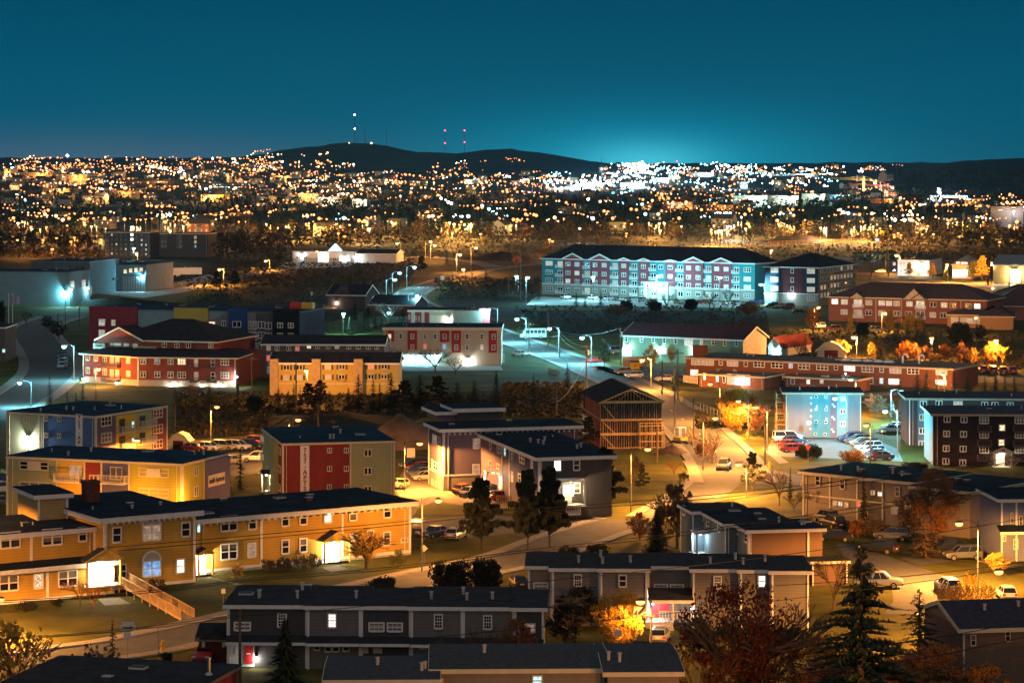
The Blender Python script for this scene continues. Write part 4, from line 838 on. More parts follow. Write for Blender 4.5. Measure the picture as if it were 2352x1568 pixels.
link('lettering', text_mesh('50', .5, M('letter_dark'), .01), o, Tm((0, -1.9, 2.62)) @ Matrix.Rotation(R(90), 4, 'X')); a.win('F', 'C3', [(2108, 540, 'w')], 26, 90, 'o')

# timber frame house under construction
p0, W_ = rect(1380, 1030, 0, 7, 1519); th = 7; Wd = W_; z1 = HC-(923-YH)*p0.y/F; za = HC-(894-YH)*p0.y/F; D = 20
a = Blk(('timber_house', 'house under construction with bare timber studs in its open gable end', 'building'), p0, th, Wd, D, z1); dkr = M('tar_paper', (.025, .025, .03), .9, .3, 1)
b = MB(); s_ = .11
fl = [0.05, z1*.315, z1*.62, z1]
for lv in range(3):
    z0_, z1_ = fl[lv], fl[lv+1]
    for yy in (0, D*.33, D*.66):
        n = 26
        for q in range(n+1):
            u = Wd*q/n; b.box(u-s_/2, u+s_/2, yy, yy+.12, z0_+.1, z1_-.25, wood)
        b.box(0, Wd, yy-.003, yy+.123, z0_, z0_+.1, wood); b.box(0, Wd, yy-.003, yy+.123, z1_-.25, z1_-.08, wood)
    b.prism([(.2, z1_-.3), (.36, z1_-.3), (2.4, z0_+.15), (2.24, z0_+.15)], -.05, -.004, wood, 'y')
b.build('stud_wall', a.root, mw=a.rel)
b = MB()
for z_ in fl[1:3]: b.box(-.1, Wd+.1, -.6 if z_ == fl[2] else -.1, D, z_-.06, z_+.14, M('plywood', (.42, .30, .17), .85, .25, 1))
b.build('floor_deck', a.root, mw=a.rel)
b = MB(); h = za-z1
b.box(-.1, Wd+.1, -.05, .15, z1-.08, z1+.14, wood)
for q in range(1, 20):
    u = Wd*q/20; hh = h*(1-abs(u-Wd/2)/(Wd/2)); b.box(u-.035, u+.035, .0, .1, z1+.14, z1+hh, wood)
for sx in (-1, 1):
    b.prism([(Wd/2-sx*(Wd/2+.4), z1-.3), (Wd/2, za-.12), (Wd/2, za+.1), (Wd/2-sx*(Wd/2+.4), z1-.08)] if sx > 0 else [(Wd/2, za-.12), (Wd+.4, z1-.3), (Wd+.4, z1-.08), (Wd/2, za+.1)], -.35, -.1, wood, 'y')
    b.prism([(Wd/2-.05, za-.2), (Wd/2+.07, za-.2), (Wd/2+.06+sx*2.2, z1+.15), (Wd/2-.06+sx*2.2, z1+.15)], -.06, -.01, wood, 'y')
b.build('roof_truss', a.root, mw=a.rel)
b = MB()
for sx in (-1, 1): b.prism([(Wd/2, za+.12), (Wd/2+sx*(Wd/2+.5), z1-.1), (Wd/2+sx*(Wd/2+.5), z1+.02), (Wd/2, za+.24)][::sx], -.3, D+.4, dkr, 'y')
b.build('roof', a.root, mw=a.rel)
a.panel('L', 2.5, D, 0, z1-.1, M('red_sheathing', (.3, .07, .05), .85, .3, .8), .05, 'sheathing'); a.panel('L', 0, D*.45, 0, z1*.5, M('white_house_wrap', (.5, .48, .46), .6, .2, .8), .09, 'house_wrap'); a.panel('R', 0, D, 0, z1-.1, M('green_sheathing', (.05, .14, .07), .85), .05, 'sheathing'); a.panel('F', 0, Wd, 0, z1-.05, M('tar_paper'), -D+.3, 'sheathing')
b = MB()
for q in range(5):
    u = Wd*.62+q*1.0; b.box(u, u+.06, -2.2, -2.14, 0, 4.4, wood); b.box(u, u+.06, -.9, -.84, 0, 4.4, wood)
for z_ in (1.3, 2.6, 3.9, 4.4): b.box(Wd*.6, Wd*1.0, -2.25, -2.19, z_, z_+.12, wood)
b.box(Wd*.6, Wd, -2.25, -.84, 2.72, 2.8, wood); b.build('scaffold', a.root, mw=a.rel)

# red brown hip roofed apartments on the left
rb = M('redbrown_siding', (.20, .058, .042), .75, .15, .5)
pb = G(317.5, 886); zt = HC-(819-YH)*pb.y/F; p2, W2 = rect(317.5, 886, 0, -7, 541)
a = Blk(('apartment_building', 'red brown three storey apartment house with big hip roof and lit stone base', 'building'), p2, -7, W2, 26, zt); a.walls(rb); g = M('tan_stone', (.38, .33, .26), .9, .3, 5)
d36 = Vector((math.cos(R(-37)), math.sin(R(-37)), 0)); k = (191-CX)/F; t = (k*pb.y-pb.x)/(k*d36.y-d36.x)
b2 = Blk(a.root, pb-d36*t, -37, t, 20, zt); b2.walls(rb)
zs_ = a.hit('F', *P('B0', 1700, 852))[1]
for bk in (a, b2): bk.panel('F', 0, bk.W, -.2, zs_, g, .06, 'stone_base'); bk.trims('F', [.1, bk.W-.1], 0, None, .2, cream); 
sk = MB(); o_ = .7                                # skirt roof between the floors
pa = [a.mw @ Vector((a.W+o_, -o_, 0)), a.mw @ Vector((0, -o_*1.1, 0)), b2.mw @ Vector((-o_, -o_, 0)), b2.mw @ Vector((-o_, 12, 0)), a.mw @ Vector((a.W+o_, 14, 0))]
pi = [a.mw @ Vector((a.W-2, 4.5, 0)), a.mw @ Vector((1, 4.6, 0)), b2.mw @ Vector((2, 4, 0)), b2.mw @ Vector((2, 10, 0)), a.mw @ Vector((a.W-2, 14, 0))]
inv = ROOTM[a.root.name].inverted(); v3 = lambda p, z: tuple(inv @ Vector((p.x, p.y, z)))
for i in range(5):
    j = (i+1) % 5; sk.face([v3(pa[j], zt), v3(pa[i], zt), v3(pi[i], zt+1.0), v3(pi[j], zt+1.0)], MAT['charcoal_shingles']); sk.face([v3(pa[i], zt-.3), v3(pa[j], zt-.3), v3(pa[j], zt+.0), v3(pa[i], zt+.0)], cream)
sk.face([v3(p, zt+.99) for p in pi], MAT['charcoal_shingles']); sk.build('skirt_roof', a.root)
u0 = a.mw @ Vector((0, 4.8, 0)); q0, qw = Vector((0, 0, 0)), 0
c0 = b2.mw @ Vector((1.5, 6, 0)); kx = (496-CX)/F; dv = Vector((math.cos(R(-17)), math.sin(R(-17)), 0)); t = (kx*c0.y-c0.x)/(dv.x-kx*dv.y)
up = Blk(a.root, c0, -17, t, 22, HC-(779-YH)*(c0.y)/F, zt-.2); up.walls(rb); up.hip(HC-(730-YH)*(c0.y+10)/F-up.z1, .7, t*.4, MAT['charcoal_shingles'], cream)
up.win('F', 'B0', [(1040, 500, 'k'), (1090, 502, 'k'), (1162, 508, 'k'), (1244, 515, 'k'), (1512, 522), (1628, 524), (1733, 525), (1938, 527)], 42, 52, 'x', fm=cream); balc(up, 'F', 'B0', 925, 548, 90, 1.3, mat=cream); balc(up, 'F', 'B0', 1350, 574, 195, 1.6, mat=cream)
u0, z0 = up.hit('F', *P('B0', 915, 460)); u1, _ = up.hit('F', *P('B0', 1320, 470)); um, zm = up.hit('F', *P('B0', 1118, 378)); gg = MB(); ez = up.z1-.1
gg.prism([(u0, ez-.6), (u1, ez-.6), (u1, ez), (um, zm), (u0, ez)], -1.2, 5, rb, 'y'); gg.prism([(u0-.6, ez-.25), (um, zm+.1), (um, zm+.5), (u0-.6, ez+.15)], -1.5, -1.15, cream, 'y'); gg.prism([(um, zm+.1), (u1+.6, ez-.25), (u1+.6, ez+.15), (um, zm+.5)], -1.5, -1.15, cream, 'y')
gg.prism([(u0-.6, ez+.15), (um, zm+.5), (um, zm+.65), (u0-.6, ez+.3)], -1.5, 7, MAT['charcoal_shingles'], 'y'); gg.prism([(um, zm+.5), (u1+.6, ez+.15), (u1+.6, ez+.3), (um, zm+.65)], -1.5, 7, MAT['charcoal_shingles'], 'y'); gg.build('gable', a.root, mw=up.rel)
for y0, y1 in ((640, 668), (760, 790)): b2.win('F', 'B0', [(810, y0), (884, y0+7), (965, y0+12), (1181, y1, 'k')], 34, 54, 'x', fm=cream)
for y0 in (675, 797): a.win('F', 'B0', [(1317, y0), (1446, y0+1), (1568, y0+2)], 50, 52, 'x', fm=cream); a.win('F', 'B0', [(1670, y0+4, 'w' if y0 < 700 else 'd'), (2066, y0+8)], 72, 54, '3', fm=cream); a.win('F', 'B0', [(1803, y0+14, 'k'), (1957, y0+15)], 36, 68, 'h', fm=cream)
for x in (1794, 1950):
    for y in (737, 860): balc(a, 'F', 'B0', x, y, 84, 1.1, .95, M('dull_rail'))
for y in (715, 840): balc(b2, 'F', 'B0', 1036, y, 150, 1.2, .95, M('dull_rail')); b2.win('F', 'B0', [(1030, y-55, 'k'), (1080, y-53, 'k')], 32, 66, 'h', fm=cream)
for x, y in ((1567, 887), (1633, 887), (1859, 893), (1977, 893), (2040, 892)): a.lantern('F', 'B0', x, y, 150, (1, .97, .9), .3, .45, 60)
b2.lantern('F', 'B0', 1086, 877, 180, (1, .97, .9), .3, .45, 60); b2.lantern('F', 'B0', 775, 838, 200, COOL, .3, .45, 60); a.lantern('R', 'B0', 2155, 818, 420, COOL, .3, .45, 60)
a.panelpx('F', 'B0', 1935, 920, 2095, 985, M('garage_white', (.6, .58, .55), .6), .1, 'garage_door')
# colourful block behind it
p0, W_ = rect(208, 835, 0, -14, 690); zt = HC-(709-YH)*p0.y/F
a = Blk(('apartment_building', 'modern four storey block in red, grey, yellow, blue and black panels behind the hip roofs', 'building'), p0, -14, W_, 18, zt); a.walls(M('pale_grey_panel', (.2, .2, .2), .8, .1, .5), navy); a.flat(.15, .3, M('dark_fascia', (.1, .12, .14), .7), M('blue_black_roof'))
for x0, x1, mt, pr in ((208, 317, M('deep_red_panel', (.22, .03, .035), .8, .1, .5), .8), (401, 479, M('mustard_panel', (.42, .24, .05), .8, .1, .5), .6), (528, 568, M('royal_blue_panel', (.03, .07, .2), .8, .1, .5), 1.0), (588, 630, M('mid_grey_panel', (.09, .09, .1), .8), .1), (630, 690, M('ink_panel', (.02, .025, .03), .8), .9)): a.panelpx('F', 'P', x0, 760, x1, 770, mt, pr, 'bay', zt=a.z1+(.6 if pr > .5 else -.4), zb=0)
for p in a.win('F', 'B0', [(950, 318, 'p'), (950, 415, 'p')], 56, 58, 'x')+a.win('F', 'B0', [(1056, 320, 'o')], 34, 50, 'x'): p.matrix_basis = p.matrix_basis @ Tm((0, -.85, 0))
for p in a.win('F', 'B0', [(1690, 322), (1832, 332, 'w')], 70, 52, '3'): p.matrix_basis = p.matrix_basis @ Tm((0, -.65, 0))
a.win('F', 'B0', [(1948, 332, 'w'), (1212, 310)], 60, 40, 's'); a.win('F', 'B0', [(2055, 328), (2056, 425, 'k')], 36, 46, 's')
for y in (335, 433, 532, 630):
    for p in a.win('F', 'B0', [(2190, y, 'd' if y < 600 else 'w')], 76, 54, 's'): p.matrix_basis = p.matrix_basis @ Tm((0, -1.05, 0))
    a.win('F', 'B0', [(2300, y+10), (2345, y+12)], 34, 70, 's')
for y in (458, 552, 650):
    for p in a.win('F', 'B1', [(235, y), (333, y+2)], 48, 44, 's'): p.matrix_basis = p.matrix_basis @ Tm((0, -.95, 0))
    a.win('F', 'B1', [(52, y), (115, y+8)], 60, 60, 's')
for q, mt in ((.93, M('red_vent', (.5, .05, .04), .6)), (.985, M('yellow_vent', (.5, .35, .05), .6))): b = MB(); b.box(-1.4, 1.4, -1, 1, 0, 1.6, mt); b.build('roof_unit', a.root, mw=a.rel @ Tm((a.W*q-1, 11, a.z1)))
# brown grey row, yellow lit town houses
a = simple('grey brown row house with two red lit windows', 'row_house', 'house', (602, 865), 882, -3, 11, 790, M('greybrown_siding', (.12, .10, .095), .8, .15, .5), 'gable', MAT['charcoal_shingles'], rise=1.6)
a.win('F', 'B1', [(115, 670, 'k'), (195, 672), (300, 673), (380, 675, 'r')], 38, 42, 's', fm=cream); a.row('F', 'B1', [(487, 'w'), (565, 'd'), (662, 'd'), (745, 'k'), (852, 'd'), (940, 'd'), (1033, 'd'), (1110, 'd')], 652, 660, 38, 40, 's', fm=cream); a.win('F', 'B1', [(113, 762, 'r')], 30, 54, 'o', fm=cream); a.panelpx('F', 'B1', 100, 835, 134, 905, M('pale_door', (.5, .6, .65), .6), .06, 'door')
twy = M('mustard_siding', (.48, .35, .10), .75, .13, .5); tall = M('tan_fin', (.42, .28, .14), .75)
a = simple('three yellow lit town houses with dark shutters behind spruces', 'town_house', 'house', (622, 906), 915, -1.5, 11, 833, twy, 'gable', MAT['charcoal_shingles'], rise=1.7)
for x0, x1 in ((135, 208), (520, 598), (905, 985)): a.panelpx('F', 'B1', x0, 770, x1, 1090, tall, 1.6, 'party_wall', zt=a.z1+.9, zb=0)
a.row('F', 'B1', [(280, 'd'), (398, 'd'), (660, 'k'), (790, 'd'), (1057, 'r'), (1178, 'd')], 848, 838, 54, 44, 's', fm=cream, shut=dkmetal); a.row('F', 'B1', [(278, 'k'), (400, 'k'), (664, 'k'), (787, 'd'), (1057, 'd'), (1176, 'd')], 942, 930, 54, 42, 's', fm=cream, shut=dkmetal)
a.panelpx('F', 'B1', 235, 1020, 322, 1085, M('garage_tan', (.5, .36, .15), .7), .06, 'garage_door'); a.band('F', 2.2, .2, cream)
# beige and red shelter
p0, W_ = rect(880.5, 838, 0, -1, 1151)
a = Blk(('apartment_building', 'beige flat roofed building with red panels and a glowing cyan entrance', 'building'), p0, -1, W_, 16, HC-(752-YH)*p0.y/F); bei = M('beige_siding', (.42, .37, .28), .75, .12, .5, streak=.3)
a.walls(bei, bei, left=M('grey_clapboard', (.3, .31, .32), .8)); a.flat(.25, .7, cream, M('blue_black_roof'))
cr_ = M('carmine_panel', (.30, .035, .04), .75, .1, .5)
for x0, x1, y1 in ((1198, 1270, 610), (1392, 1480, 685), (1690, 1775, 615), (1797, 1883, 712), (2137, 2212, 712)): a.panelpx('F', 'B1', x0, 505, x1, y1, cr_, .12, zt=a.z1-.6)
a.win('F', 'B1', [(1227, 562, 'w'), (1330, 560), (1437, 562), (1553, 560), (1647, 562), (1733, 562), (1842, 564), (1940, 564), (2075, 565), (2183, 565), (1222, 660), (1437, 660), (1730, 655, 'b'), (1840, 662), (1940, 662), (2075, 662, 'p'), (2182, 662), (1553, 655, 'r')], 28, 42, 'h')
for p in a.root.children:
    if p.name.startswith('window'): p.matrix_basis = p.matrix_basis @ Tm((0, -.12, 0))
u0, z0 = a.hit('F', *P('B1', 1200, 720)); u1, _ = a.hit('F', *P('B1', 1690, 720)); b = MB(); b.box(u0, u1, -2.2, -.02, z0, z0+.5, white); b.build('canopy', a.root, mw=a.rel)
for x in (1350, 1420, 1510, 1590, 1660): a.lantern('F', 'B1', x, 738, 300, LEDC, .35, 2.0, 50)
a.panelpx('F', 'B1', 1330, 760, 1680, 830, PANES['c'], .06, 'glass_door'); a.lantern('F', 'B1', 1945, 775, 900, (.95, 1, .97), .4, .4, 60)
q0, qw = rect(985, 752, 0, -1, 1034); bb = Blk(a.root, p0+Vector((0, 0, 0)), -1, 1, 1, 1)
bb = Blk(('garage', 'beige garage wing with red striped side and a floodlit shutter', 'building'), *(lambda r: (r[0], -1, r[1]))(rect(938, 760, 0, -1, 1122)), 14, 5); bb.z1 = HC-(712-YH)*bb.mw.translation.y/F
bb.walls(bei, cr_); bb.flat(.25, .6, cream, M('blue_black_roof')); bb.panelpx('F', 'B1', 1395, 320, 1590, 450, cr_, .1, zt=bb.z1-.5); bb.panelpx('F', 'B1', 1430, 320, 1460, 450, bei, .14, zt=bb.z1-.5); bb.panelpx('F', 'B1', 1520, 320, 1548, 450, bei, .14, zt=bb.z1-.5); bb.panelpx('F', 'B1', 2050, 340, 2150, 455, cr_, 2.2, 'bay', zt=bb.z1+.6)
bb.panelpx('F', 'B1', 1600, 370, 1770, 445, cream, .1, 'garage_door'); bb.lantern('F', 'B1', 1770, 400, 500, (.95, 1, .97), .25, .6, 50); bb.panelpx('F', 'B1', 1815, 385, 2080, 455, M('taupe_wall', (.25, .2, .16), .8), 3.0, 'stair_tower', zt=bb.z1)
bb.win('F', 'B1', [(1408, 385), (1467, 395), (1497, 400), (1445, 390)], 12, 40, 'h')
# dark gabled houses by the curve
a = simple('dark gabled house with a lit white balcony railing', 'house', 'house', (752, 708), 838, -18, 12, 676, M('umber_siding', (.10, .07, .06), .8), 'gable', MAT['charcoal_shingles'], rise=3.0); a.lantern('L' if False else 'F', 'B1', 740, 250, 260, (1, .9, .8), .2, .5, 60); balc(a, 'F', 'B1', 690, 300, 120, 1.5, .9, wood); g = MB(); g.prism([(2, a.z1), (a.W*.6, a.z1), ((2+a.W*.6)/2, a.z1+3)], -.6, 5, M('umber_siding'), 'y'); g.build('gable', a.root, mw=a.rel)
simple('low dark shed with a long lean roof beside the gabled house', 'house', 'house', (848, 722), 950, -16, 14, 699, M('umber_siding'), 'gable', MAT['charcoal_shingles'], rise=2.6)
a = simple('dark house sliver cut by the left edge', 'house', 'house', (-40, 832), 11, 0, 14, 752, M('umber_siding'), 'flat'); a.win('F', 'B0', [(35, 580, 'c')], 26, 30, 'o')
# white community building
a = simple('low white community building with a glowing entrance and triangular window', 'community_centre', 'building', (672, 603.5), 814, -8, 30, 577, M('white_metal', (.6, .6, .58), .7, .1, .4), rm=M('blue_black_roof'))
a.win('F', 'A1', [(388, 1333), (455, 1335), (720, 1348), (780, 1352, 'c'), (850, 1353, 'c')], 36, 26, 's'); a.panelpx('F', 'A1', 575, 1300, 662, 1372, PANES['G'], .5, 'glass_door'); a.panel('F', 0, a.W, 0, 2.4, M('grey_base', (.3, .3, .3), .8), .05)
b = MB(); u, z = a.hit('F', *P('A1', 715, 1283)); b.prism([(u-3.4, a.z1), (u+3.4, a.z1), (u, a.z1+3.6)], 2, 5, E('lit_gable', (.45, 1, .95), 2.0), 'y'); b.build('lit_gable', a.root, mw=a.rel)
for x, y, pw_ in ((422, 1308, 700), (615, 1290, 2500), (812, 1330, 700), (925, 1330, 400)): a.lantern('F', 'A1', x, y, pw_, (.85, 1, 1), .45, 1.0, 60)
b2 = Blk(a.root, a.mw @ Vector((a.W, 2, 0)), -8, 20, 20, 4.5); b2.walls(M('white_metal')); b2.gable(1.5, .3, MAT['charcoal_shingles'], white, M('white_metal'))
# cyan lit works on the left
cw = M('pale_block_cyan_light', (.19, .29, .32), .85, .12, .3); cw2 = M('grey_block', (.12, .15, .165), .85, .12, .3)  # cw has the cyan lamp light mixed into the pale wall colour
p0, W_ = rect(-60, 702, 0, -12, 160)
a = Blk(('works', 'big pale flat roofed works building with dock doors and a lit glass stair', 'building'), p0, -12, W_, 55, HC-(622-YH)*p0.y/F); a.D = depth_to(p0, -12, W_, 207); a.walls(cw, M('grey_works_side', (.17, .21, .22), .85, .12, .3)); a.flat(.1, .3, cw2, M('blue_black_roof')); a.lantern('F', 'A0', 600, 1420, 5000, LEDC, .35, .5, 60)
a.win('R', 'A0', [(662, 1355, 'k'), (768, 1345, 'k')], 34, 62, 'x'); a.lantern('R', 'A0', 796, 1385, 3000, LEDC, .35, .5, 60); a.lantern('R', 'A0', 640, 1400, 3000, LEDC, .35, .5, 60)
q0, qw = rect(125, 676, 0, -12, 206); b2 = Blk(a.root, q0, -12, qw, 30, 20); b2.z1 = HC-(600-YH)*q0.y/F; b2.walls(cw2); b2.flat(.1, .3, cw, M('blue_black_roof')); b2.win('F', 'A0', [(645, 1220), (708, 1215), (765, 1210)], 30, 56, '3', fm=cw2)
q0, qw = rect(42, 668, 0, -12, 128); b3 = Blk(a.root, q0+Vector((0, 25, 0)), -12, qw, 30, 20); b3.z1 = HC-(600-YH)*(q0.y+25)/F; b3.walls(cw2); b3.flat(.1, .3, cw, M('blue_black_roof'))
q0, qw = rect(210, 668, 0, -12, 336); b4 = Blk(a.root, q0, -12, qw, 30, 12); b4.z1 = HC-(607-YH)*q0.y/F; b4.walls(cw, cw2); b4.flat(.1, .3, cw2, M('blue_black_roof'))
b4.win('F', 'A0', [(977, 1237, 'k'), (1026, 1233, 'k'), (1151, 1230, 'w'), (1201, 1222, 'w'), (1249, 1217, 'w'), (1297, 1214, 'w')], 28, 36, 'x'); b4.panelpx('F', 'A0', 860, 1250, 950, 1285, PANES['c'], .06, 'strip_window')
for x in range(9): b4.panelpx('F', 'A0', 1130+24*x, 1275, 1144+24*x, 1350, M('dock_door', (.45, .5, .52), .6), .3, 'dock_door', zb=0)
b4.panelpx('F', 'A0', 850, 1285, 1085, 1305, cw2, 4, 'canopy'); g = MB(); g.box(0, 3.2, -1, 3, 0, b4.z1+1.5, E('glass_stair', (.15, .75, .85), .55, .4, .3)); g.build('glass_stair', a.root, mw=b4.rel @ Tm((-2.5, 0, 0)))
for x, y, pw_ in ((870, 1325, 4000), (968, 1318, 4000), (1310, 1270, 4000)): b4.lantern('F', 'A0', x, y, pw_, LEDC, .35, .6, 60)
# six storey slab
p0, W_ = rect(240, 592, 0, -9, 345); brn = M('dark_brick', (.05, .045, .045), .85, .2, 1)
a = Blk(('apartment_tower', 'dark six storey slab block with small lit windows and a white roof edge', 'building'), p0, -9, W_, 16, HC-(533-YH)*p0.y/F); a.walls(brn); a.flat(.1, .35, M('pale_fascia'), roofm)
for i in range(5):
    y = 893+i*43; a.win('F', 'A0', [(x, y+(x-985)*.02, 'd' if rnd.random() < .75 else 'p') for x in (1028, 1070, 1114, 1156, 1302, 1342)], 16, 20, 'o', fm=M('grey_frame', (.16, .17, .18), .7)); a.win('F', 'A0', [(985, y+10, 'd'), (1212, y, 'W' if i < 2 else 'd'), (1255, y+8, 'd')], 28, 26, 's', fm=M('grey_frame'))
q0, qw = rect(345, 590, 0, -9, 478); b2 = Blk(a.root, q0, -9, qw, 16, 12); b2.z1 = HC-(536-YH)*q0.y/F; b2.walls(brn); b2.flat(.1, .35, M('pale_fascia'), roofm)
for i in range(5): b2.win('F', 'A0', [(1420, 905+i*42, 'w')], 8, 22, 'o')
for i in range(3): b2.win('F', 'A0', [(1490, 915+i*42), (1520, 916+i*42), (1635, 916+i*42), (1660, 917+i*42), (1795, 918+i*42, 'o' if i < 2 else 'd')], 22, 28, 's', fm=M('grey_frame'))
g = MB()
for q in range(8): g.tube([(q*1.2, 0, 0), (q*1.2, 0, 7)], .12, M('pipe_metal'), 5)
g.build('antenna', a.root, mw=b2.rel @ Tm((3, 4, b2.z1)))
# ---------------------------------------------------------------- land, roads, lawns
grassm = M('grass', (.048, .058, .014), .95, .45, .12, c2=(.11, .10, .022), bump=.3); scrub = M('scrub', (.022, .022, .018), .95, .5, .05, c2=(.04, .034, .022), bump=.5)
asph = M('asphalt', (.10, .098, .095), .85, .2, .5, bump=.15); walk = M('sidewalk_concrete', (.23, .21, .19), .9, .15, 1); kerbm = M('kerb_concrete', (.36, .33, .3), .9, .15, 1)
hillm = M('hill_scrub', (.014, .024, .048), 1, .5, .012, bump=.5)
ys = [-80, 0, 60]+[60*1.085**i for i in range(1, 66)]
ys = [y for y in ys if y < 11500]+[11500]; nx = 150; b = MB()
for Y in ys:
    hw = 260+.36*max(0, Y)
    for i in range(nx+1):
        X = -hw+2*hw*i/nx; z = terrain(X, Y)
        if Y > 3000 and z > 1: z += (rnd.random()-.5)*.0008*Y
        b.v.append((X, Y, z))
km = b.mi(grassm); ks = b.mi(scrub); kh = b.mi(hillm)
for j in range(len(ys)-1):
    for i in range(nx):
        q = j*(nx+1)+i; b.f.append((q, q+1, q+nx+2, q+nx+1)); b.m.append(km if ys[j] < 1000 else ks if ys[j] < 2600 else kh)
g = b.build('ground', smooth=True); g['kind'] = 'structure'
def smooth_pts(pts, n=6):
    out = []
    for i in range(len(pts)-1):
        p0, p1, p2, p3 = pts[max(0, i-1)], pts[i], pts[i+1], pts[min(len(pts)-1, i+2)]
        for k in range(n):
            t = k/n; out.append(.5*((2*p1)+(p2-p0)*t+(2*p0-5*p1+4*p2-p3)*t*t+(3*p1-p0-3*p2+p3)*t**3))
    out.append(pts[-1]); return out
def ribbon(name, pts, wd, mat, z, kind='structure', off=0., thick=0):
    b = MB(); P_ = []
    for j, p in enumerate(pts):
        d = pts[min(j+1, len(pts)-1)]-pts[max(j-1, 0)]; d.z = 0; d.normalize(); n = Vector((-d.y, d.x, 0)); P_.append((p+n*(off-wd/2), p+n*(off+wd/2)))
    for j in range(len(pts)-1):
        (a, c), (e, f) = P_[j], P_[j+1]; hh = [terrain(q.x, q.y)+z for q in (a, e, f, c)]
        b.face([(q.x, q.y, h) for q, h in zip((a, e, f, c), hh)], mat)
        if thick:
            for (q, r), (h0, h1) in (((a, e), (hh[0], hh[1])), ((f, c), (hh[2], hh[3]))): b.face([(q.x, q.y, h0-thick), (r.x, r.y, h1-thick), (r.x, r.y, h1), (q.x, q.y, h0)], kerbm)
    o = b.build(name); o['kind'] = kind; return o
def road(name, px, wd, sides=(2, 2), z=.02, mat=None):
    pts = smooth_pts([G(*p) for p in px]); ribbon(name, pts, wd, mat or asph, z)
    if sides[0]: ribbon('sidewalk', pts, sides[0], walk, z+.14, off=wd/2+sides[0]/2, thick=.14)
    if sides[1]: ribbon('sidewalk', pts, sides[1], walk, z+.145, off=-wd/2-sides[1]/2, thick=.14)
    return pts
def patch(name, px, mat, z, kind='structure'):
    b = MB(); b.face([tuple(G(*p)+Vector((0, 0, z))) for p in px], mat); o = b.build(name); o['kind'] = kind
    bm = bmesh.new(); bm.from_mesh(o.data); bmesh.ops.triangulate(bm, faces=bm.faces); bm.normal_update()
    for f_ in bm.faces:
        if f_.normal.z < 0: f_.normal_flip()
    bm.to_mesh(o.data); bm.free(); return o
main = road('main_road', [(1690, 1110), (1660, 1055), (1610, 1000), (1545, 945), (1445, 885), (1335, 838), (1250, 806), (1180, 781), (1105, 752), (1015, 722), (965, 702), (940, 685), (955, 668), (1000, 651), (1050, 637)], 9.5, (1.5, 1.5))
road('cross_road', [(1050, 640), (1110, 622), (1180, 612), (1300, 600), (1420, 592)], 9, (0, 0), .03)
road('hill_road', [(330, 668), (410, 657), (500, 645), (600, 626), (740, 607), (860, 597), (950, 590), (1010, 592), (1080, 600), (1130, 612)], 9, (0, 0), .025)
road('west_road', [(-40, 965), (20, 930), (75, 895), (112, 862), (118, 835), (104, 806), (84, 780), (78, 760), (92, 744), (140, 728)], 10.5, (2.4, 2.4))
road('front_street', [(40, 1520), (180, 1502), (300, 1485), (420, 1459), (520, 1436), (640, 1408), (800, 1369), (930, 1339), (1060, 1312), (1190, 1283), (1290, 1246), (1380, 1215), (1450, 1196)], 7.5, (1.6, 1.5))
road('crescent_road', [(1640, 1060), (1655, 1085), (1640, 1115), (1590, 1150), (1520, 1190)], 7, (0, 1.6), .03)
road('east_street', [(1700, 1075), (1850, 1105), (2000, 1120)], 7, (0, 0), .028)
patch('court_road', [(1920, 1248), (1985, 1250), (2050, 1281), (2105, 1300), (2170, 1322), (2185, 1345), (2150, 1390), (2110, 1410), (2030, 1410), (2052, 1380), (2048, 1345), (2010, 1330), (1955, 1300)], asph, .02)
patch('driveway', [(2068, 1282), (2150, 1272), (2190, 1288), (2115, 1299)], asph, .03)
patch('car_park', [(1350, 840), (1568, 846), (1578, 876), (1500, 878), (1400, 858)], asph, .02)
patch('car_park', [(1774, 1005), (2008, 1008), (2060, 1030), (2075, 1060), (1900, 1052), (1790, 1048), (1760, 1036)], M('car_park_asphalt', (.14, .14, .14), .8, .15, .5), .02)
patch('car_park', [(905, 1115), (930, 1075), (1010, 1070), (1180, 1150), (1150, 1175), (1000, 1150), (960, 1168), (945, 1190)], M('packed_gravel', (.19, .16, .13), .95, .3, .4), .02)
patch('car_park', [(945, 1190), (1110, 1182), (1240, 1190), (1440, 1196), (1400, 1230), (1200, 1220), (1090, 1235), (948, 1240)], asph, .018)
patch('car_park', [(400, 1050), (430, 1030), (620, 1026), (640, 1048), (600, 1085), (540, 1095)], asph, .02)
patch('car_park', [(1210, 700), (1225, 684), (1240, 681), (1736, 697), (1744, 708)], M('pale_concrete_lot', (.34, .34, .33), .9, .15, .3), .02)
patch('car_park', [(205, 672), (340, 664), (480, 630), (520, 642), (440, 668), (330, 684)], M('pale_concrete_lot'), .02)
patch('car_park', [(650, 602), (690, 606), (815, 606), (800, 612), (680, 618), (640, 612)], M('pale_concrete_lot'), .035)
patch('car_park', [(850, 838), (1150, 840), (1155, 850), (900, 852)], M('pale_concrete_lot'), .02)
patch('car_park', [(2010, 645), (2352, 652), (2352, 662), (2100, 656)], M('packed_gravel'), .03)
patch('car_park', [(1400, 915), (1530, 910), (1570, 1010), (1600, 1050), (1560, 1035), (1540, 1028), (1380, 1035)], M('bare_earth', (.13, .09, .06), 1, .4, .3, bump=.4), .015)
patch('car_park', [(2190, 862), (2352, 862), (2352, 880), (2195, 878)], asph, .02)
patch('path', [(1900, 905), (2060, 900), (2060, 908), (1900, 915)], walk, .02)
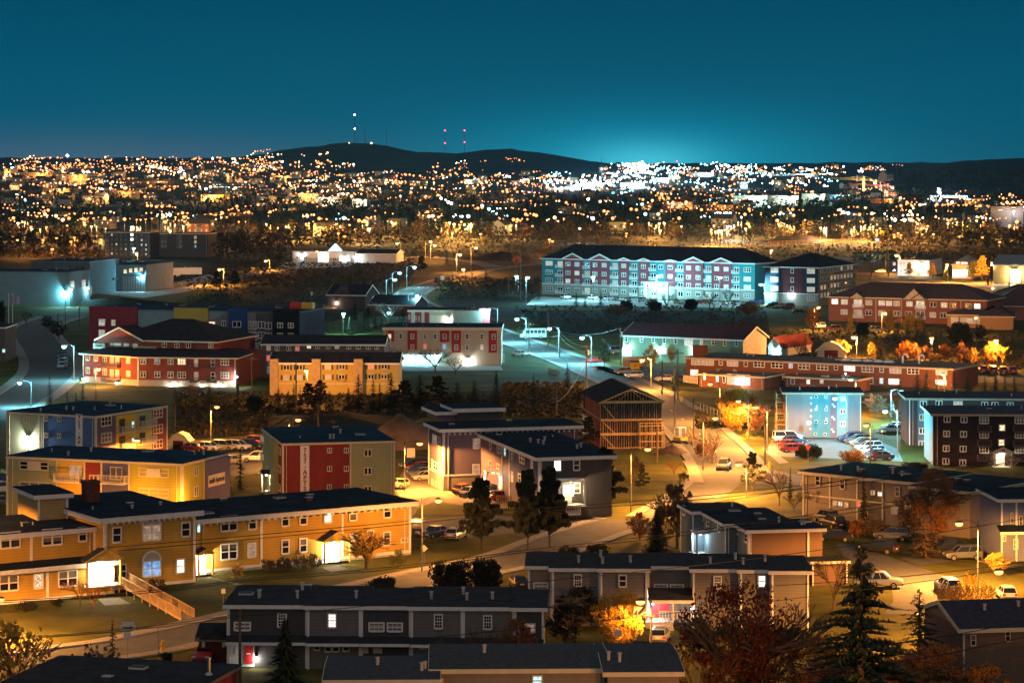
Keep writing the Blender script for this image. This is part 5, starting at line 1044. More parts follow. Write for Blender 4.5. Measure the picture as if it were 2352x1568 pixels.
for q in (((478, 1325), (470, 1323), (560, 1348), (575, 1346)), ((740, 1303), (778, 1297), (800, 1306), (760, 1314)), ((225, 1375), (275, 1372), (300, 1386), (240, 1390)), ((1750, 1030), (1764, 1028), (1812, 1062), (1790, 1064)), ((540, 1350), (600, 1345), (615, 1349), (550, 1356))): patch('path', list(q), walk, .022)
dk = M('bank_scrub', (.018, .02, .014), 1, .5, .2, c2=(.032, .03, .018), bump=.5)
for q in ([(1190, 712), (1760, 714), (1770, 770), (1730, 775), (1440, 764), (1300, 770), (1230, 742)], [(430, 700), (520, 662), (840, 618), (925, 640), (905, 690), (760, 740), (600, 706)], [(395, 930), (560, 916), (620, 908), (990, 905), (1280, 885), (1340, 905), (1330, 945), (1000, 950), (900, 985), (640, 985), (560, 1000), (440, 1010)], [(1000, 690), (1060, 655), (1240, 650), (1240, 690), (1190, 730), (1060, 728)]): patch('bank', q, dk, .012)
mk = M('road_paint', (.6, .58, .52), .7, .2, 2); b = MB()
for q in range(7):
    c = G(962+q*10, 659.5+q*.35); b.box(c.x-.55, c.x+.55, c.y-1.6, c.y+1.6, .03, .036, mk)
for i in range(4, len(main)-4, 2):
    p, r = main[i], main[i+1]; d = (r-p).normalized(); n = Vector((-d.y, d.x, 0))*.07; e = p+d*min(3, (r-p).length*.8); b.face([(p-n+Vector((0, 0, .03))), (p+n+Vector((0, 0, .03))), (e+n+Vector((0, 0, .03))), (e-n+Vector((0, 0, .03)))][::-1], mk)
for q in range(6):
    c = G(1112+q*8, 613-q*.6); b.box(c.x-1.2, c.x+1.2, c.y-.6, c.y+.6, .05, .056, mk)
for q in range(9):
    c = G(1385+q*18, 853+q*1.2-3*(q % 2)); b.box(c.x-.07, c.x+.07, c.y-2.2, c.y+2.2, .026, .032, mk)
o = b.build('road_markings'); o['kind'] = 'structure'
# soil heap by the red block, bare earth bank
def heap(label, px, py, w_, h_, dep, mat, name='soil_heap', cat='soil heap'):
    c = G(px, py); b = MB(); n, m = 22, 10; r2 = random.Random(int(px))
    for j in range(m+1):
        for i in range(n):
            a = 2*math.pi*i/n; rr = j/m; hh = h_*(1-rr)**.9*(1+.18*(r2.random()-.5)) if 0 < j < m else (h_ if j == 0 else -.1)
            b.v.append((w_/2*rr*math.cos(a)*(1+.12*math.sin(3*a+px)), dep/2*rr*math.sin(a), hh))
    k = b.mi(mat)
    for j in range(m):
        for i in range(n): q = (i+1) % n; b.f.append((j*n+i, j*n+n+i, j*n+n+q, j*n+q)); b.m.append(k)
    o = b.build(name, smooth=True); o.location = c; return tag(o, label, cat)
heap('big brown soil heap behind the red 757 apartment block', 920, 1024, 15, 5.6, 14, M('bare_earth'))
heap('long dark earth bank beside the light trail road', 1835, 556, 50, 5, 20, M('dark_earth', (.035, .025, .02), 1, .4, .2, bump=.5))
heap('low soil pile in front of the timber frame house', 1545, 1042, 6, 1.6, 4, M('bare_earth'))
heap('dark earth mound behind the crossroads fence', 1150, 596, 40, 4, 25, M('dark_earth'))
heap('grassy knoll lit by the works wall lamp', 270, 700, 46, 2.6, 22, M('scrub'))
# wooden wheelchair ramp by the ochre building
wd = M('ramp_wood', (.42, .29, .16), .8, .25, 2); r = thing('wooden_ramp', 'long wooden wheelchair ramp with picket railings before the ochre building', 'ramp', G(232, 1372))
def wpt(px, py, z=0): return G(px, py, z)-r.location
A, B_ = wpt(240, 1345, 0), wpt(415, 1424); L2 = (B_-A).length; dv = (B_-A).normalized(); nn = Vector((-dv.y, dv.x, 0))
b = MB(); hA = 1.1
for s_ in (0, 1): pass
dk = [A+nn*0, A+nn*1.5, B_+nn*1.5, B_]; zz = [hA, hA, .1, .1]
b.face([(p.x, p.y, z) for p, z in zip(dk, zz)][::-1], wd); b.face([(p.x, p.y, z-.12) for p, z in zip(dk, zz)], wd); b.face([(dk[3].x, dk[3].y, .1-.12), (dk[0].x, dk[0].y, hA-.12), (dk[0].x, dk[0].y, hA), (dk[3].x, dk[3].y, .1)], wd); b.build('deck', r)
for s_ in (0, 1.5):
    b = MB(); nP = int(L2/.28)
    for q in range(nP+1):
        p = A+dv*(L2*q/nP)+nn*s_; z = hA+(.1-hA)*q/nP; big = q % 9 == 0; w2 = .06 if big else .03; b.box(p.x-w2, p.x+w2, p.y-w2, p.y+w2, (0 if big else z+.05), z+1.0, wd)
    for dz_ in (1.0, .12): b.tube([A+nn*s_+Vector((0, 0, hA+dz_)), B_+nn*s_+Vector((0, 0, .1+dz_))], .05, wd, 4)
    b.build('railing', r)
b = MB(); q = A-dv*3; pts = [A, A+nn*2.4, A+nn*2.4-dv*3.6, A-dv*3.6]; b.face([(p.x, p.y, hA+.01) for p in pts], wd); b.face([(p.x, p.y, hA-.12) for p in pts][::-1], wd)
for s0, s1 in ((0, 3), (3, 2)): b.face([(pts[s0].x, pts[s0].y, hA-.12), (pts[s1].x, pts[s1].y, hA-.12), (pts[s1].x, pts[s1].y, hA+.01), (pts[s0].x, pts[s0].y, hA+.01)], wd)
for p in pts: b.box(p.x-.07, p.x+.07, p.y-.07, p.y+.07, 0, hA+1, wd)
for k in range(14): p = pts[0]+(pts[3]-pts[0])*k/13; b.box(p.x-.03, p.x+.03, p.y-.03, p.y+.03, hA, hA+1, wd)
b.tube([(pts[0].x, pts[0].y, hA+1), (pts[3].x, pts[3].y, hA+1)], .05, wd, 4); b.build('landing', r)
b = MB()
for k in range(4): p = pts[3]-dv*(.3+.3*k); b.box(p.x-.2, p.x+.2, p.y-1.4, p.y+.1, 0, hA-.25*(k+1), wd)
b.build('step', r)
# ---------------------------------------------------------------- street lamps, poles, wires, signs
polem = M('lamp_pole_metal', (.17, .17, .165), .55, .15, 1, metal=.3); woodpole = M('pole_wood', (.10, .075, .055), .9, .3, 1.5, streak=.2)
lens_s = E('sodium_lens', (1, .40, .11), 3.4); lens_l = E('led_lens', (.35, .9, 1), 6); lens_w = E('white_lens', (.5, .95, 1), 8)
LK = {'s': (lens_s, (1, .38, .065)), 'l': (lens_l, (.25, .84, 1.0)), 'w': (lens_w, (.32, .88, 1))}
def lamp(head, base, kind, power, label, group='street lamps along the near streets', size=1.0, light=True, em=None, wood=False):
    g = GT(*base) if base[1] < 560 else G(*base); k = g.y/F; hx = (head[0]-CX)*k-g.x; hz = HC-(head[1]-YH)*k-g.z
    t = thing('street_lamp', label, 'street lamp', g, 0, group); arm = abs(hx) > .4
    b = MB(); top = hz+(.25 if arm else .1); b.tube([(0, 0, -.1), (0, 0, top)], [.11*size, .065*size] if not wood else [.16, .12], woodpole if wood else polem, 8); b.build('pole', t)
    if arm:
        b = MB(); sg = 1 if hx > 0 else -1; b.tube([(0, 0, top-.9), (hx*.12, 0, top-.25), (hx*.35, 0, top+.08), (hx*.7, 0, top+.14), (hx, 0, top+.1)], .045*size, polem, 6); b.build('arm', t)
    s = size; b = MB(); b.ball((hx, 0, hz+.16*s), .46*s, .3*s, .16*s, dkmetal if kind != 'l' else polem, 10, 6); b.build('lamp_head', t)
    b = MB(); b.ball((hx, 0, hz-.05*s), .46*s, .4*s, .28*s, LK[kind][0] if em is None else em, 10, 6); l = b.build('lens', t)
    if light: lamp_light(t, (hx, 0, hz-.65*s), power, LK[kind][1], .15, 180 if kind == 's' and base[1] > 950 else 0)
    return t
near = [((1488, 1031), (1449, 1176), 's', 9000, 'tall lamp arm right of the plum building, seen from behind'), ((1643, 960), (1615, 1081), 's', 8000, 'dark arm lamp over the bare street tree'), ((703.5, 850), (706, 930), 's', 6000, 'sodium lamp on a wooden pole before the yellow town houses'), ((498, 934), (484, 1021), 's', 5200, 'arched sodium lamp with a red tag beside the car row and cream barn shed'),
 ((685, 963.7), (664, 1075), 's', 4200, 'arched sodium lamp rising behind the blue roof of the red 757 block'),
 ((964, 1018), (929, 1131), 's', 9000, 'bright arched sodium lamp between the red 757 block and plum building'),
 ((1007, 1148.7), (969, 1312), 's', 3200, 'tall arched sodium lamp at the right corner of the ochre building'),
 ((1696, 1066), (1715, 1141), 's', 6500, 'sodium lamp before a dark pine above the stepped row house'),
 ((1736, 935), (1762, 1033.7), 's', 9500, 'right hand sodium lamp of the pair beside the golden tree'),
 ((1696, 921), (1719, 1003.7), 's', 7000, 'left hand sodium lamp of the pair beside the golden tree'),
 ((1631, 881.6), (1654, 971.6), 's', 7000, 'sodium lamp above the golden tree in front of the school wing'),
 ((1475, 826), (1496, 898), 's', 11000, 'sodium lamp next to the yellow dumpster and small yellow trees'),
 ((1187, 732), (1208.5, 788), 'l', 8000, 'white LED street lamp beside the parked minibus'),
 ((1262, 754), (1283.5, 814), 'l', 8000, 'white LED street lamp midway up the main road bend'),
 ((1337, 775), (1358.5, 836.6), 'l', 8000, 'white LED street lamp by the red car and round green tree'),
 ((958, 678), (938, 722), 'l', 4200, 'LED street lamp at the lower bend of the curving road'),
 ((952, 613), (934, 662), 'l', 4200, 'LED lamp standing left of the curve, tallest of three on the dark slope'),
 ((918, 626.6), (901, 674), 'l', 4200, 'LED lamp second of three on the dark slope left of the curve'),
 ((907, 642), (887, 690), 'l', 3600, 'LED lamp lowest of three on the dark slope left of the curve'),
 ((1122, 710), (1143, 762), 'l', 4600, 'LED lamp behind the red end of the beige flat building'),
 ((789, 720), (788, 769), 'l', 3800, 'short cyan garden lamp among green lit firs'),
 ((892.5, 718), (892.5, 745), 'l', 3800, 'short cyan lamp under a pale bare tree'),
 ((695.5, 737), (695.5, 775), 'l', 2400, 'thin cyan lamp at the black end of the modern block'),
 ((2070, 898), (2046, 978), 'l', 14000, 'bright cyan lamp shining beside bare trees between two dark blocks'),
 ((1918, 914), (1944.5, 1022), 'l', 3600, 'LED lamp reaching over the cyan washed block front'),
 ((2033, 943.7), (2061.5, 1051), 'l', 4500, 'LED lamp with blue glow over the car park lawn'),
 ((1989, 976), (1999, 1071), 's', 2600, 'pinkish sodium lamp standing over the row of parked cars'),
 ((2203, 1201.7), (2246.5, 1348.5), 's', 15000, 'tall sodium lamp above two dark cars on the right driveway'),
 ((2294, 1312), (2380, 1500), 's', 16000, 'glaring sodium lamp on an arm from the right edge'),
 ((1471, 1381), (1495.5, 1496), 's', 1700, 'sodium lamp on a dark post beside the golden maple'),
 ((2116, 1409), (2112, 1470), 's', 260, 'tiny sodium lamp seen through the bottom right spruce'),
 ((1960, 773.6), (1968, 826.6), 's', 14000, 'sodium lamp left of the spruces behind the long school roof'),
 ((2140, 776), (2141, 831), 's', 14000, 'sodium lamp among the orange bushes behind the school'),
 ((2288, 781), (2290, 844), 's', 9000, 'sodium lamp above the row of parked red cars'),
 ((1954, 871.6), (1966, 957), 's', 6000, 'large sodium lamp behind the roof of the cyan washed block'),
 ((2166, 859), (2170, 905), 's', 3000, 'sodium lamp at the lit end of the long school'),
 ((1880, 705), (1870, 759), 's', 5000, 'sodium lamp beside a golden tree left of the brick gables'),
 ((2033, 718), (2025, 761.6), 's', 4200, 'sodium lamp in front of the brick building middle windows'),
 ((2242, 728.6), (2242, 770), 's', 3600, 'sodium lamp in front of the tan hall windows'),
 ((1940, 648), (1930, 695), 's', 16000, 'sodium lamp lighting the side of the navy apartment building'),
 ((315, 1011), (283, 1085), 's', 3200, 'small arched lamp before the yellow balcony bay'),
 ((226, 846.5), (219, 888), 's', 2600, 'sodium lamp before the red brown hip roofed house'),
 ((45, 878), (72, 936), 'l', 3600, 'LED lamp over the left road bend'),
 ((147, 795), (170, 876), 'l', 3600, 'LED lamp by the parked cars on the left road'),
 ((0, 1376), (-20, 1470), 's', 6500, 'sodium lamp cut by the left edge before the ochre building'),
 ((1362, 636), (1363, 690), 'w', 8500, 'white twin car park lamp left in front of the teal building'), ((1653.5, 637), (1653, 695), 'w', 8500, 'white car park lamp right in front of the teal building'),
 ((1512, 633), (1508, 690), 'w', 6500, 'white car park lamp above the portico of the teal building'), ((1212, 637), (1208, 698), 'l', 5000, 'cyan lamp at the left end of the teal building'), ((1748, 653), (1756, 701), 'w', 4000, 'white lamp between teal building and navy building'),
 ((1057, 584.6), (1048, 626), 's', 16000, 'brightest sodium lamp at the crossroads'), ((1093, 569), (1082, 631), 's', 9000, 'tall sodium lamp right of the crossroads'), ((1064, 618), (1066, 648), 's', 6000, 'sodium lamp by a bare tree at the lower crossroads'),
 ((989, 554.6), (977, 591), 's', 9000, 'sodium lamp doubled above the hill road'), ((999, 563), (989, 601), 's', 9000, 'sodium lamp just right of the doubled one on the hill road'), ((912, 559), (920, 593), 's', 9000, 'lone sodium lamp left on the hill road'),
 ((610.5, 599), (620, 621), 's', 9000, 'sodium lamp left of the white community building'), ((728, 577), (728, 606), 's', 3500, 'sodium lamp above the community building roof'), ((504, 618), (514, 656), 's', 12000, 'sodium lamp over the left part of the hill road'),
 ((307, 570), (306, 600), 'w', 9000, 'white floodlight mast before the six storey slab'), ((314, 581), (316, 604), 's', 9000, 'sodium lamp right of the floodlight mast'),
 ((1186.5, 634), (1190, 672), 'l', 1500, 'faint lamp on the bank left of the teal building'),
 ((2175, 607), (2176, 648), 's', 26000, 'starry sodium lamp between the two depot sheds'), ((2059, 586), (2066, 628), 's', 18000, 'sodium lamp over the white office shed'), ((2279, 603), (2290, 650), 's', 24000, 'sodium lamp left of the yellow warehouse'),
 ((1772, 574.6), (1770, 610), 's', 9000, 'sodium lamp behind the navy apartment roof'), ((1509, 571), (1511, 590), 's', 9000, 'sodium lamp behind the roof ridge of the teal building')]
for i, r in enumerate(near):
    far_ = r[1][1] < 720; lamp(r[0], r[1], r[2], r[3]*(.95 if r[2] == 's' else .62)*(.8 if r[2] == 's' and r[1][1] < 900 else 1), r[4], size=1.0 if r[1][1] > 900 else 1.25 if not far_ else 1.6)
# two lamps of the near street stand below the picture, their light falls on the ochre front and the slate houses
def lampw(x, y, h, label, power=6500):
    t = thing('street_lamp', label, 'street lamp', (x, y, 0), 0, 'street lamps along the near streets'); b = MB(); b.tube([(0, 0, 0), (0, 0, h)], [.11, .07], polem, 8); b.build('pole', t)
    b = MB(); b.ball((0, 0, h+.1), .46, .3, .16, dkmetal); b.build('lamp_head', t); b = MB(); b.ball((0, 0, h-.05), .3, .25, .18, lens_s); b.build('lens', t); lamp_light(t, (0, 0, h-.5), power, (1, .38, .065), .15, 180)
lampw(-62, 262, 9, 'sodium lamp beyond the left edge before the ochre building', 10000); lampw(-66, 292, 9, 'second sodium lamp beyond the left edge before the ochre building', 8000); lampw(-21, 259.5, 4.6, 'low sodium lamp behind the slate roof', 3500)
MIDL = [(777, 546), (792, 554), (817, 534), (803, 522), (862, 482), (1014, 491), (1047.5, 535), (1071, 532.6), (1104, 547.6), (232, 563), (171, 557.6), (163, 569), (130, 559), (99, 564), (40, 564.6), (120, 590), (192, 490), (314, 507), (323, 507), (334.5, 506), (349, 504), (375.5, 502), (403, 500), (428, 497.5), (452, 494), (471, 492.8), (490, 493.8), (507, 492.8), (521, 500), (538, 491), (561, 487.5), (32, 481), (51, 486), (8, 492), (154, 524), (107, 528), (195, 516), (336, 433),
 (1186.5, 513), (1223, 525), (1262, 563), (1269, 568), (1435, 518), (1450, 519.6), (1439, 546), (1565, 526), (1640, 524), (1713, 532.6), (1465, 501), (1546, 505), (1295, 504), (1372, 515), (1679, 502), (1577, 477), (1748, 488), (1800, 526), (1819, 534.6), (1853, 541.6), (1885, 530), (1934.5, 527), (2014, 537), (2021, 532), (2013.5, 549.6), (2045, 525), (2063, 545), (2053.5, 550), (2069.5, 551), (2107, 544), (2131, 525), (2144, 548), (2256.5, 557), (2336, 528), (2258.5, 514), (2004, 506), (2087, 508), (2108, 503), (2186.5, 504.6), (2225, 503), (1966, 493), (1775, 496), (1950, 511), (2296, 570), (1849, 508), (2150, 480), (2185, 484), (2245, 471), (2241, 478), (2296, 473), (2315, 476)]
proto = None
MK = {}
def small_lamp(h, kind, size):
    key = (round(h), kind, size)
    if key not in MK:
        b = MB(); b.tube([(0, 0, -1), (0, 0, h)], .11, woodpole, 5, False); b.ball((0, 0, h+.25), .5*size, .5*size, .3*size, dkmetal, 8, 4); b.ball((0, 0, h-.15*size), .55*size, .55*size, .42*size, FE[kind], 8, 5); MK[key] = b.mesh('street_lamp')
    return MK[key]
FE = {'s': E('far_sodium', (1, .30, .085), 3.6), 'w': E('far_white', (.95, .93, .85), 12), 'c': E('far_cyan', (.30, .85, .95), 11), 'o': E('far_amber', (1, .48, .2), 7), 'r': E('far_red', (1, .05, .12), 10), 'g': E('far_green', (.05, .9, .6), 7), 'x': E('far_glare', (.8, .98, 1), 45)}
nfar = 0
def far_lamp(px, py, kind, label, group, size=1.0, power=0, h=9):
    global nfar
    p = GT(px, py+h*F/ (2000 if py > 470 else 3500)); o = link('street_lamp', small_lamp(h, kind, size)); o.location = p; tag(o, label, 'street lamp', group); nfar += 1
    if power: lamp_light(o, (0, 0, h-1.2), power, {'s': (1, .38, .065), 'w': (1, .92, .75), 'c': (.4, .9, 1)}.get(kind, (1, .38, .065)), .3, 180)
    return p
for i, (x, y) in enumerate(MIDL):
    z = 'left of the six storey slab' if x < 600 else 'below the left hill' if x < 1120 else 'behind the teal building' if x < 1780 else 'on the right slope'
    far_lamp(x, y, 's', 'sodium street lamp glowing among dark trees '+z, 'street lamps among the trees '+z, 1.3, 6500)
far_lamp(58, 466, 'c', 'lone cyan lamp among the trees at the left', 'lone cyan lamp', 1.5, 9000); far_lamp(1331.5, 532, 'w', 'lone white lamp among the trees behind the teal building', 'lone white lamp', 1.2, 6000); far_lamp(2015, 563, 'c', 'cyan lamp on a small shed right of the navy building', 'lone cyan shed lamp', 1.3, 8000); far_lamp(1631, 463, 'c', 'pale cyan lamp before the institutional blocks', 'lone pale lamp', 1.5, 6000)
# utility poles and wires
POLES = {}
def upole(base, toppy, label, arms=1, can=False):
    g = G(*base); h = HC-(toppy-YH)*g.y/F; t = thing('utility_pole', label, 'utility pole', g, 0, 'wooden utility poles'); b = MB(); b.tube([(0, 0, -.1), (0, 0, h)], [.16, .11], woodpole, 8); b.build('pole', t)
    if arms:
        b = MB(); b.box(-1.2, 1.2, -.06, .06, h-.7, h-.56, woodpole); b.build('crossarm', t); b = MB()
        for q in (-1.1, -.4, .4, 1.1): b.tube([(q, 0, h-.56), (q, 0, h-.34)], .05, M('insulator', (.2, .15, .12), .3), 6)
        b.build('insulator', t)
    if can: b = MB(); b.tube([(.35, 0, h-2.4), (.35, 0, h-1.3)], .26, M('transformer_grey', (.4, .41, .42), .5), 10); b.build('transformer', t)
    POLES[label] = (g, h); return g, h
UP = [((1215, 808), 740, 'wooden pole by the minibus', 1, False), ((1285, 820), 757, 'wooden pole behind the middle LED lamp', 0, False), ((1347, 894), 790, 'tall wooden pole right of the dark cone shrub', 1, True), ((1425, 838), 749, 'wooden pole at the left corner of the green hall', 1, True), ((1521, 907), 827, 'dark pole on the lawn before the car park', 0, False), ((1557, 918), 804, 'dark pole with crossarm before the school corner', 1, False), ((1550, 988), 880, 'wooden pole on the near kerb of the lower road', 0, False), ((1593, 1010), 912, 'thick dark pole beside the mini excavator', 0, False),
      ((1259, 795), 718, 'bare pole on the dark bank behind the minibus', 0, False), ((1014, 938), 872, 'pole above the plum building roof', 1, False), ((680, 945), 826, 'thin dark pole left of the sodium lamp by the town houses', 0, False), ((713, 742), 660, 'wooden pole behind the modern block', 0, True), ((718, 768), 696, 'pale pole with twin transformers behind the modern block', 1, True), ((1278, 955), 875, 'pole on the dark lot left of the timber frame', 0, False), ((731, 985), 919, 'lamp post shape behind the blue roof', 0, False), ((2007, 618), 590, 'pole left of the white office shed', 1, False), ((2040, 640), 575, 'tall pole beside the white office shed', 0, False), ((2001, 655), 598, 'leaning pole group right of the navy building', 1, False),
      ((1196, 690), 560, 'tall pole left of the teal building', 1, False), ((1184, 672), 603, 'second pole left of the teal building', 0, False), ((1168, 680), 607, 'third pole left of the teal building', 0, False), ((1039, 650), 605, 'pole at the crossroads lawn', 0, False), ((1041, 705), 652, 'pole by the lower curve', 0, False), ((402, 985), 893, 'reddish pole behind the 757-AP roof', 0, False), ((551, 1640), 1398, 'dark near pole crossing the slate row house', 0, False), ((578, 905), 818, 'wooden pole right of the hip roofed house', 1, False), ((150, 752), 690, 'pole on the left roadside', 0, False), ((133, 770), 720, 'pole further down the left roadside', 0, False), ((182, 752), 705, 'blue lit pole on the left roadside', 0, False), ((1509, 1062), 978, 'reddish pole before the timber frame', 1, False), ((1757, 1070), 965, 'pole beside the bare street tree', 0, False), ((2292, 640), 590, 'pole at the yellow warehouse', 0, False), ((2318, 660), 600, 'dark pole before the warehouse door', 0, False), ((1890, 690), 636, 'pole before the lit side of the navy building', 1, False)]
for u_ in UP: upole(*u_)
wirem = M('wire_black', (.012, .012, .013), .6, .1, 1)
def wire(label, p, q, sag=1.0, r=.03, group='overhead power lines', mat=None):
    b = MB(); pts = [p+(q-p)*(k/16)-Vector((0, 0, sag*4*(k/16)*(1-k/16))) for k in range(17)]; b.tube(pts, r, mat or wirem, 4, False); o = b.build('power_line'); return tag(o, label, 'power line', group)
def WP(px, py, Y): return Vector(((px-CX)*Y/F, Y, HC-(py-YH)*Y/F))
for lb, a_, c_, Y0, Y1, sg in [('upper of two wires crossing the ochre facade', (232, 1258), (1176, 1170), 150, 178, .1), ('lower of two wires crossing the ochre facade', (270, 1264), (1176, 1177), 150, 178, .1), ('upper wire running on over the dark lawns', (1176, 1170), (2352, 1045), 178, 210, .5), ('lower wire running on over the dark lawns', (1176, 1177), (2352, 1056), 178, 210, .5),
    ('wire over the ramp and the ochre doors', (-20, 1380), (588, 1326), 140, 160, .2), ('second wire over the ramp and the ochre doors', (-20, 1384), (588, 1331), 140, 160, .2), ('wire over the lawn right of the ochre porches', (588, 1326), (1176, 1266), 160, 178, .2), ('second wire over the lawn right of the ochre porches', (588, 1331), (1176, 1271), 160, 178, .2), ('upper wire over the stepped row house', (1176, 1266), (2352, 1100), 178, 205, .4), ('lower wire over the stepped row house', (1176, 1271), (2352, 1112), 178, 205, .4),
    ('wire over the front street at the left', (-20, 1468), (551, 1414), 130, 150, .2), ('second wire over the front street at the left', (-20, 1465), (551, 1409), 130, 150, .2), ('wire rising over the slate roofs', (551, 1414), (1176, 1340), 150, 170, .3), ('wire rising over the grey row house', (1176, 1340), (2352, 1190), 170, 195, .4), ('wire through the golden maple', (1000, 1462), (2352, 1300), 150, 175, .3), ('wire crossing the court road', (1760, 1345), (2352, 1290), 150, 170, .2), ('low wire before the dark spruce', (1900, 1490), (2352, 1425), 120, 135, .2), ('lowest wire at the bottom right', (1850, 1545), (2352, 1462), 120, 135, .2), ('wire crossing the right row house', (1600, 1160), (2352, 1012), 190, 220, .3)]:
    wire(lb, WP(*a_, Y0), WP(*c_, Y1), sg, .022 if Y0 < 160 else .026)
def tops(n, dz=-.4): g, h = POLES[n]; return g+Vector((0, 0, h+dz))
ch_ = ['wooden pole by the minibus', 'wooden pole behind the middle LED lamp', 'tall wooden pole right of the dark cone shrub', 'wooden pole on the near kerb of the lower road', 'thick dark pole beside the mini excavator']
gw = M('wire_grey', (.25, .24, .22), .6)
for i in range(4):
    for k, nm in ((0, 'upper'), (-1.1, 'lower')): wire('%s grey cable, %s span along the main road' % (nm, 'first second third fourth'.split()[i]), tops(ch_[i], -.4+k), tops(ch_[i+1], -.4+k), 1.0, .035, mat=gw)
wire('span from the LED lamp pole to the green hall pole', tops('wooden pole behind the middle LED lamp'), tops('wooden pole at the left corner of the green hall'), 1.2, .035, mat=gw)
wire('slack cable from the dark lot pole to the road pole', tops('pole on the dark lot left of the timber frame', -4), tops('tall wooden pole right of the dark cone shrub', -3), 1.5, .04, mat=gw)
wire('far span left of the white office shed', tops('leaning pole group right of the navy building'), tops('tall pole beside the white office shed'), 1, .05, mat=gw)
# street signs, hydrants, small furniture
def sign(label, px, py, h, w_, hh, mat, shape='rect', txt=None, name='street_sign', arrow=False):
    g = G(px, py); t = thing(name, label, 'sign', g); b = MB(); b.tube([(0, 0, 0), (0, 0, h)], .035, polem, 6); b.build('post', t); b = MB()
    if shape == 'rect': b.box(-w_/2, w_/2, -.06, -.04, h-hh, h, mat)
    elif shape == 'tri': b.prism([(-w_/2, h), (w_/2, h), (0, h-hh)], -.06, -.04, mat, 'y')
    else: b.prism([(0, h), (-w_/2, h-hh/2), (0, h-hh), (w_/2, h-hh/2)], -.06, -.04, mat, 'y')
    pl = b.build('sign_plate', t)
    if arrow:
        b = MB(); k = M('letter_dark'); b.box(-w_*.35, w_*.15, -.075, -.062, h-hh*.6, h-hh*.4, k); b.prism([(w_*.15, h-hh*.8), (w_*.4, h-hh*.5), (w_*.15, h-hh*.2)], -.075, -.062, k, 'y'); b.build('arrow', pl)
    return t
wsg = M('sign_white', (.7, .68, .64), .5, .05); ysg = M('sign_yellow', (.65, .42, .03), .5, .05); rsg = M('sign_red', (.5, .05, .04), .5)
t = sign('one way arrow sign with a street name plate by the front street', 293.5, 1512, 3.3, 1.5, .55, wsg, arrow=True); b = MB(); b.box(-.6, .6, -.03, -.01, 3.35, 3.6, wsg); b.build('name_plate', t); b = MB(); b.box(-.35, .35, -.06, -.04, 2.0, 2.6, wsg); b.build('lower_plate', t)
sign('small square sign on the lawn left of the slate house', 513, 1407, 2.6, .45, .5, wsg); sign('orange topped rod beside the yellow hydrant', 363, 1503, 3.0, .25, .25, M('sign_orange', (.7, .2, .03), .5), 'dia'); sign('back of a diamond sign on the lamp post by the ochre corner', 974, 1296, 2.4, .9, .9, M('sign_back', (.3, .28, .25), .5), 'dia')
sign('parking board on two posts behind the arched lamp', 944, 1066, 2.6, 1.3, 1.5, wsg); sign('yield sign at the cyan car park exit', 1856, 1063, 2.8, .9, .85, rsg, 'tri'); sign('yield sign behind the taupe roof', 2010, 1078, 2.6, .9, .85, rsg, 'tri'); sign('tall white sign before the cyan washed block', 1857, 1008, 3.2, .6, .8, wsg); sign('thin post sign on the car park lawn', 2026, 1022, 2.6, .4, .4, wsg); sign('white road sign near the upper curve', 1016, 652, 3.2, 1.4, 1.6, wsg); sign('thin rod on the dark lawn by the pines', 1325, 1206, 4.6, .2, .2, M('sign_back')); sign('tall rod sign on the island before the dark lot', 1252, 838, 5, .9, .25, wsg)
sign('small sign on the lower roadside lawn', 1372, 850, 3, .25, .6, ysg); sign('round warning plate on the bottom roof edge', 1418, 1500, 2.4, .7, .7, wsg)
def hydrant(label, px, py):
    y = M('hydrant_yellow', (.65, .40, .03), .5, .1); o = thing('fire_hydrant', label, 'hydrant', G(px, py)); b = MB(); b.tube([(0, 0, 0), (0, 0, .75), (0, 0, .9), (0, 0, 1.0)], [.17, .16, .14, .04], y, 10); b.build('barrel', o); b = MB(); b.tube([(-.28, 0, .6), (.28, 0, .6)], .09, y, 8); b.build('outlet', o); o.scale = (1.2,)*3
for r in (('yellow hydrant by the front street kerb', 374, 1497), ('yellow hydrant at the crescent corner', 1768, 1076/1.0), ('yellow hydrant on the lower road verge', 1565, 923), ('yellow hydrant under the lamp pair by the golden tree', 1716, 1007), ('red hydrant before the car park wall', 1368, 851)): hydrant(*r)
o = thing('dumpster', 'yellow dumpster standing in a brown timber enclosure', 'dumpster', G(1458, 848)); b = MB(); b.box(-1.1, 1.1, -.9, .6, .1, 1.7, M('dumpster_yellow', (.62, .40, .03), .5, .1)); b.build('body', o); b = MB(); b.prism([(-.95, 1.7), (.65, 1.7), (.65, 1.95)], -1.12, 1.12, M('letter_dark'), 'x'); b.build('lid', o)
b = MB(); b.box(-.25, .25, -.93, -.905, .8, 1.3, M('letter_dark')); b.box(-.12, .12, -.945, -.932, .9, 1.2, M('dumpster_yellow')); b.build('logo', o)
o = thing('bin_enclosure', 'brown wooden bin shelter behind the yellow dumpster', 'bin shelter', G(1455, 843)); b = MB()
for q in range(20): b.box(-2.6+q*.26, -2.36+q*.26, 1.6, 1.66, 0, 2.4, wood)
for q in range(10):
    for sx in (-2.6, 2.55): b.box(sx, sx+.05, -.9+q*.25, -.68+q*.25, 0, 2.4-(.6 if sx > 0 else 0), wood)
b.build('wall', o)
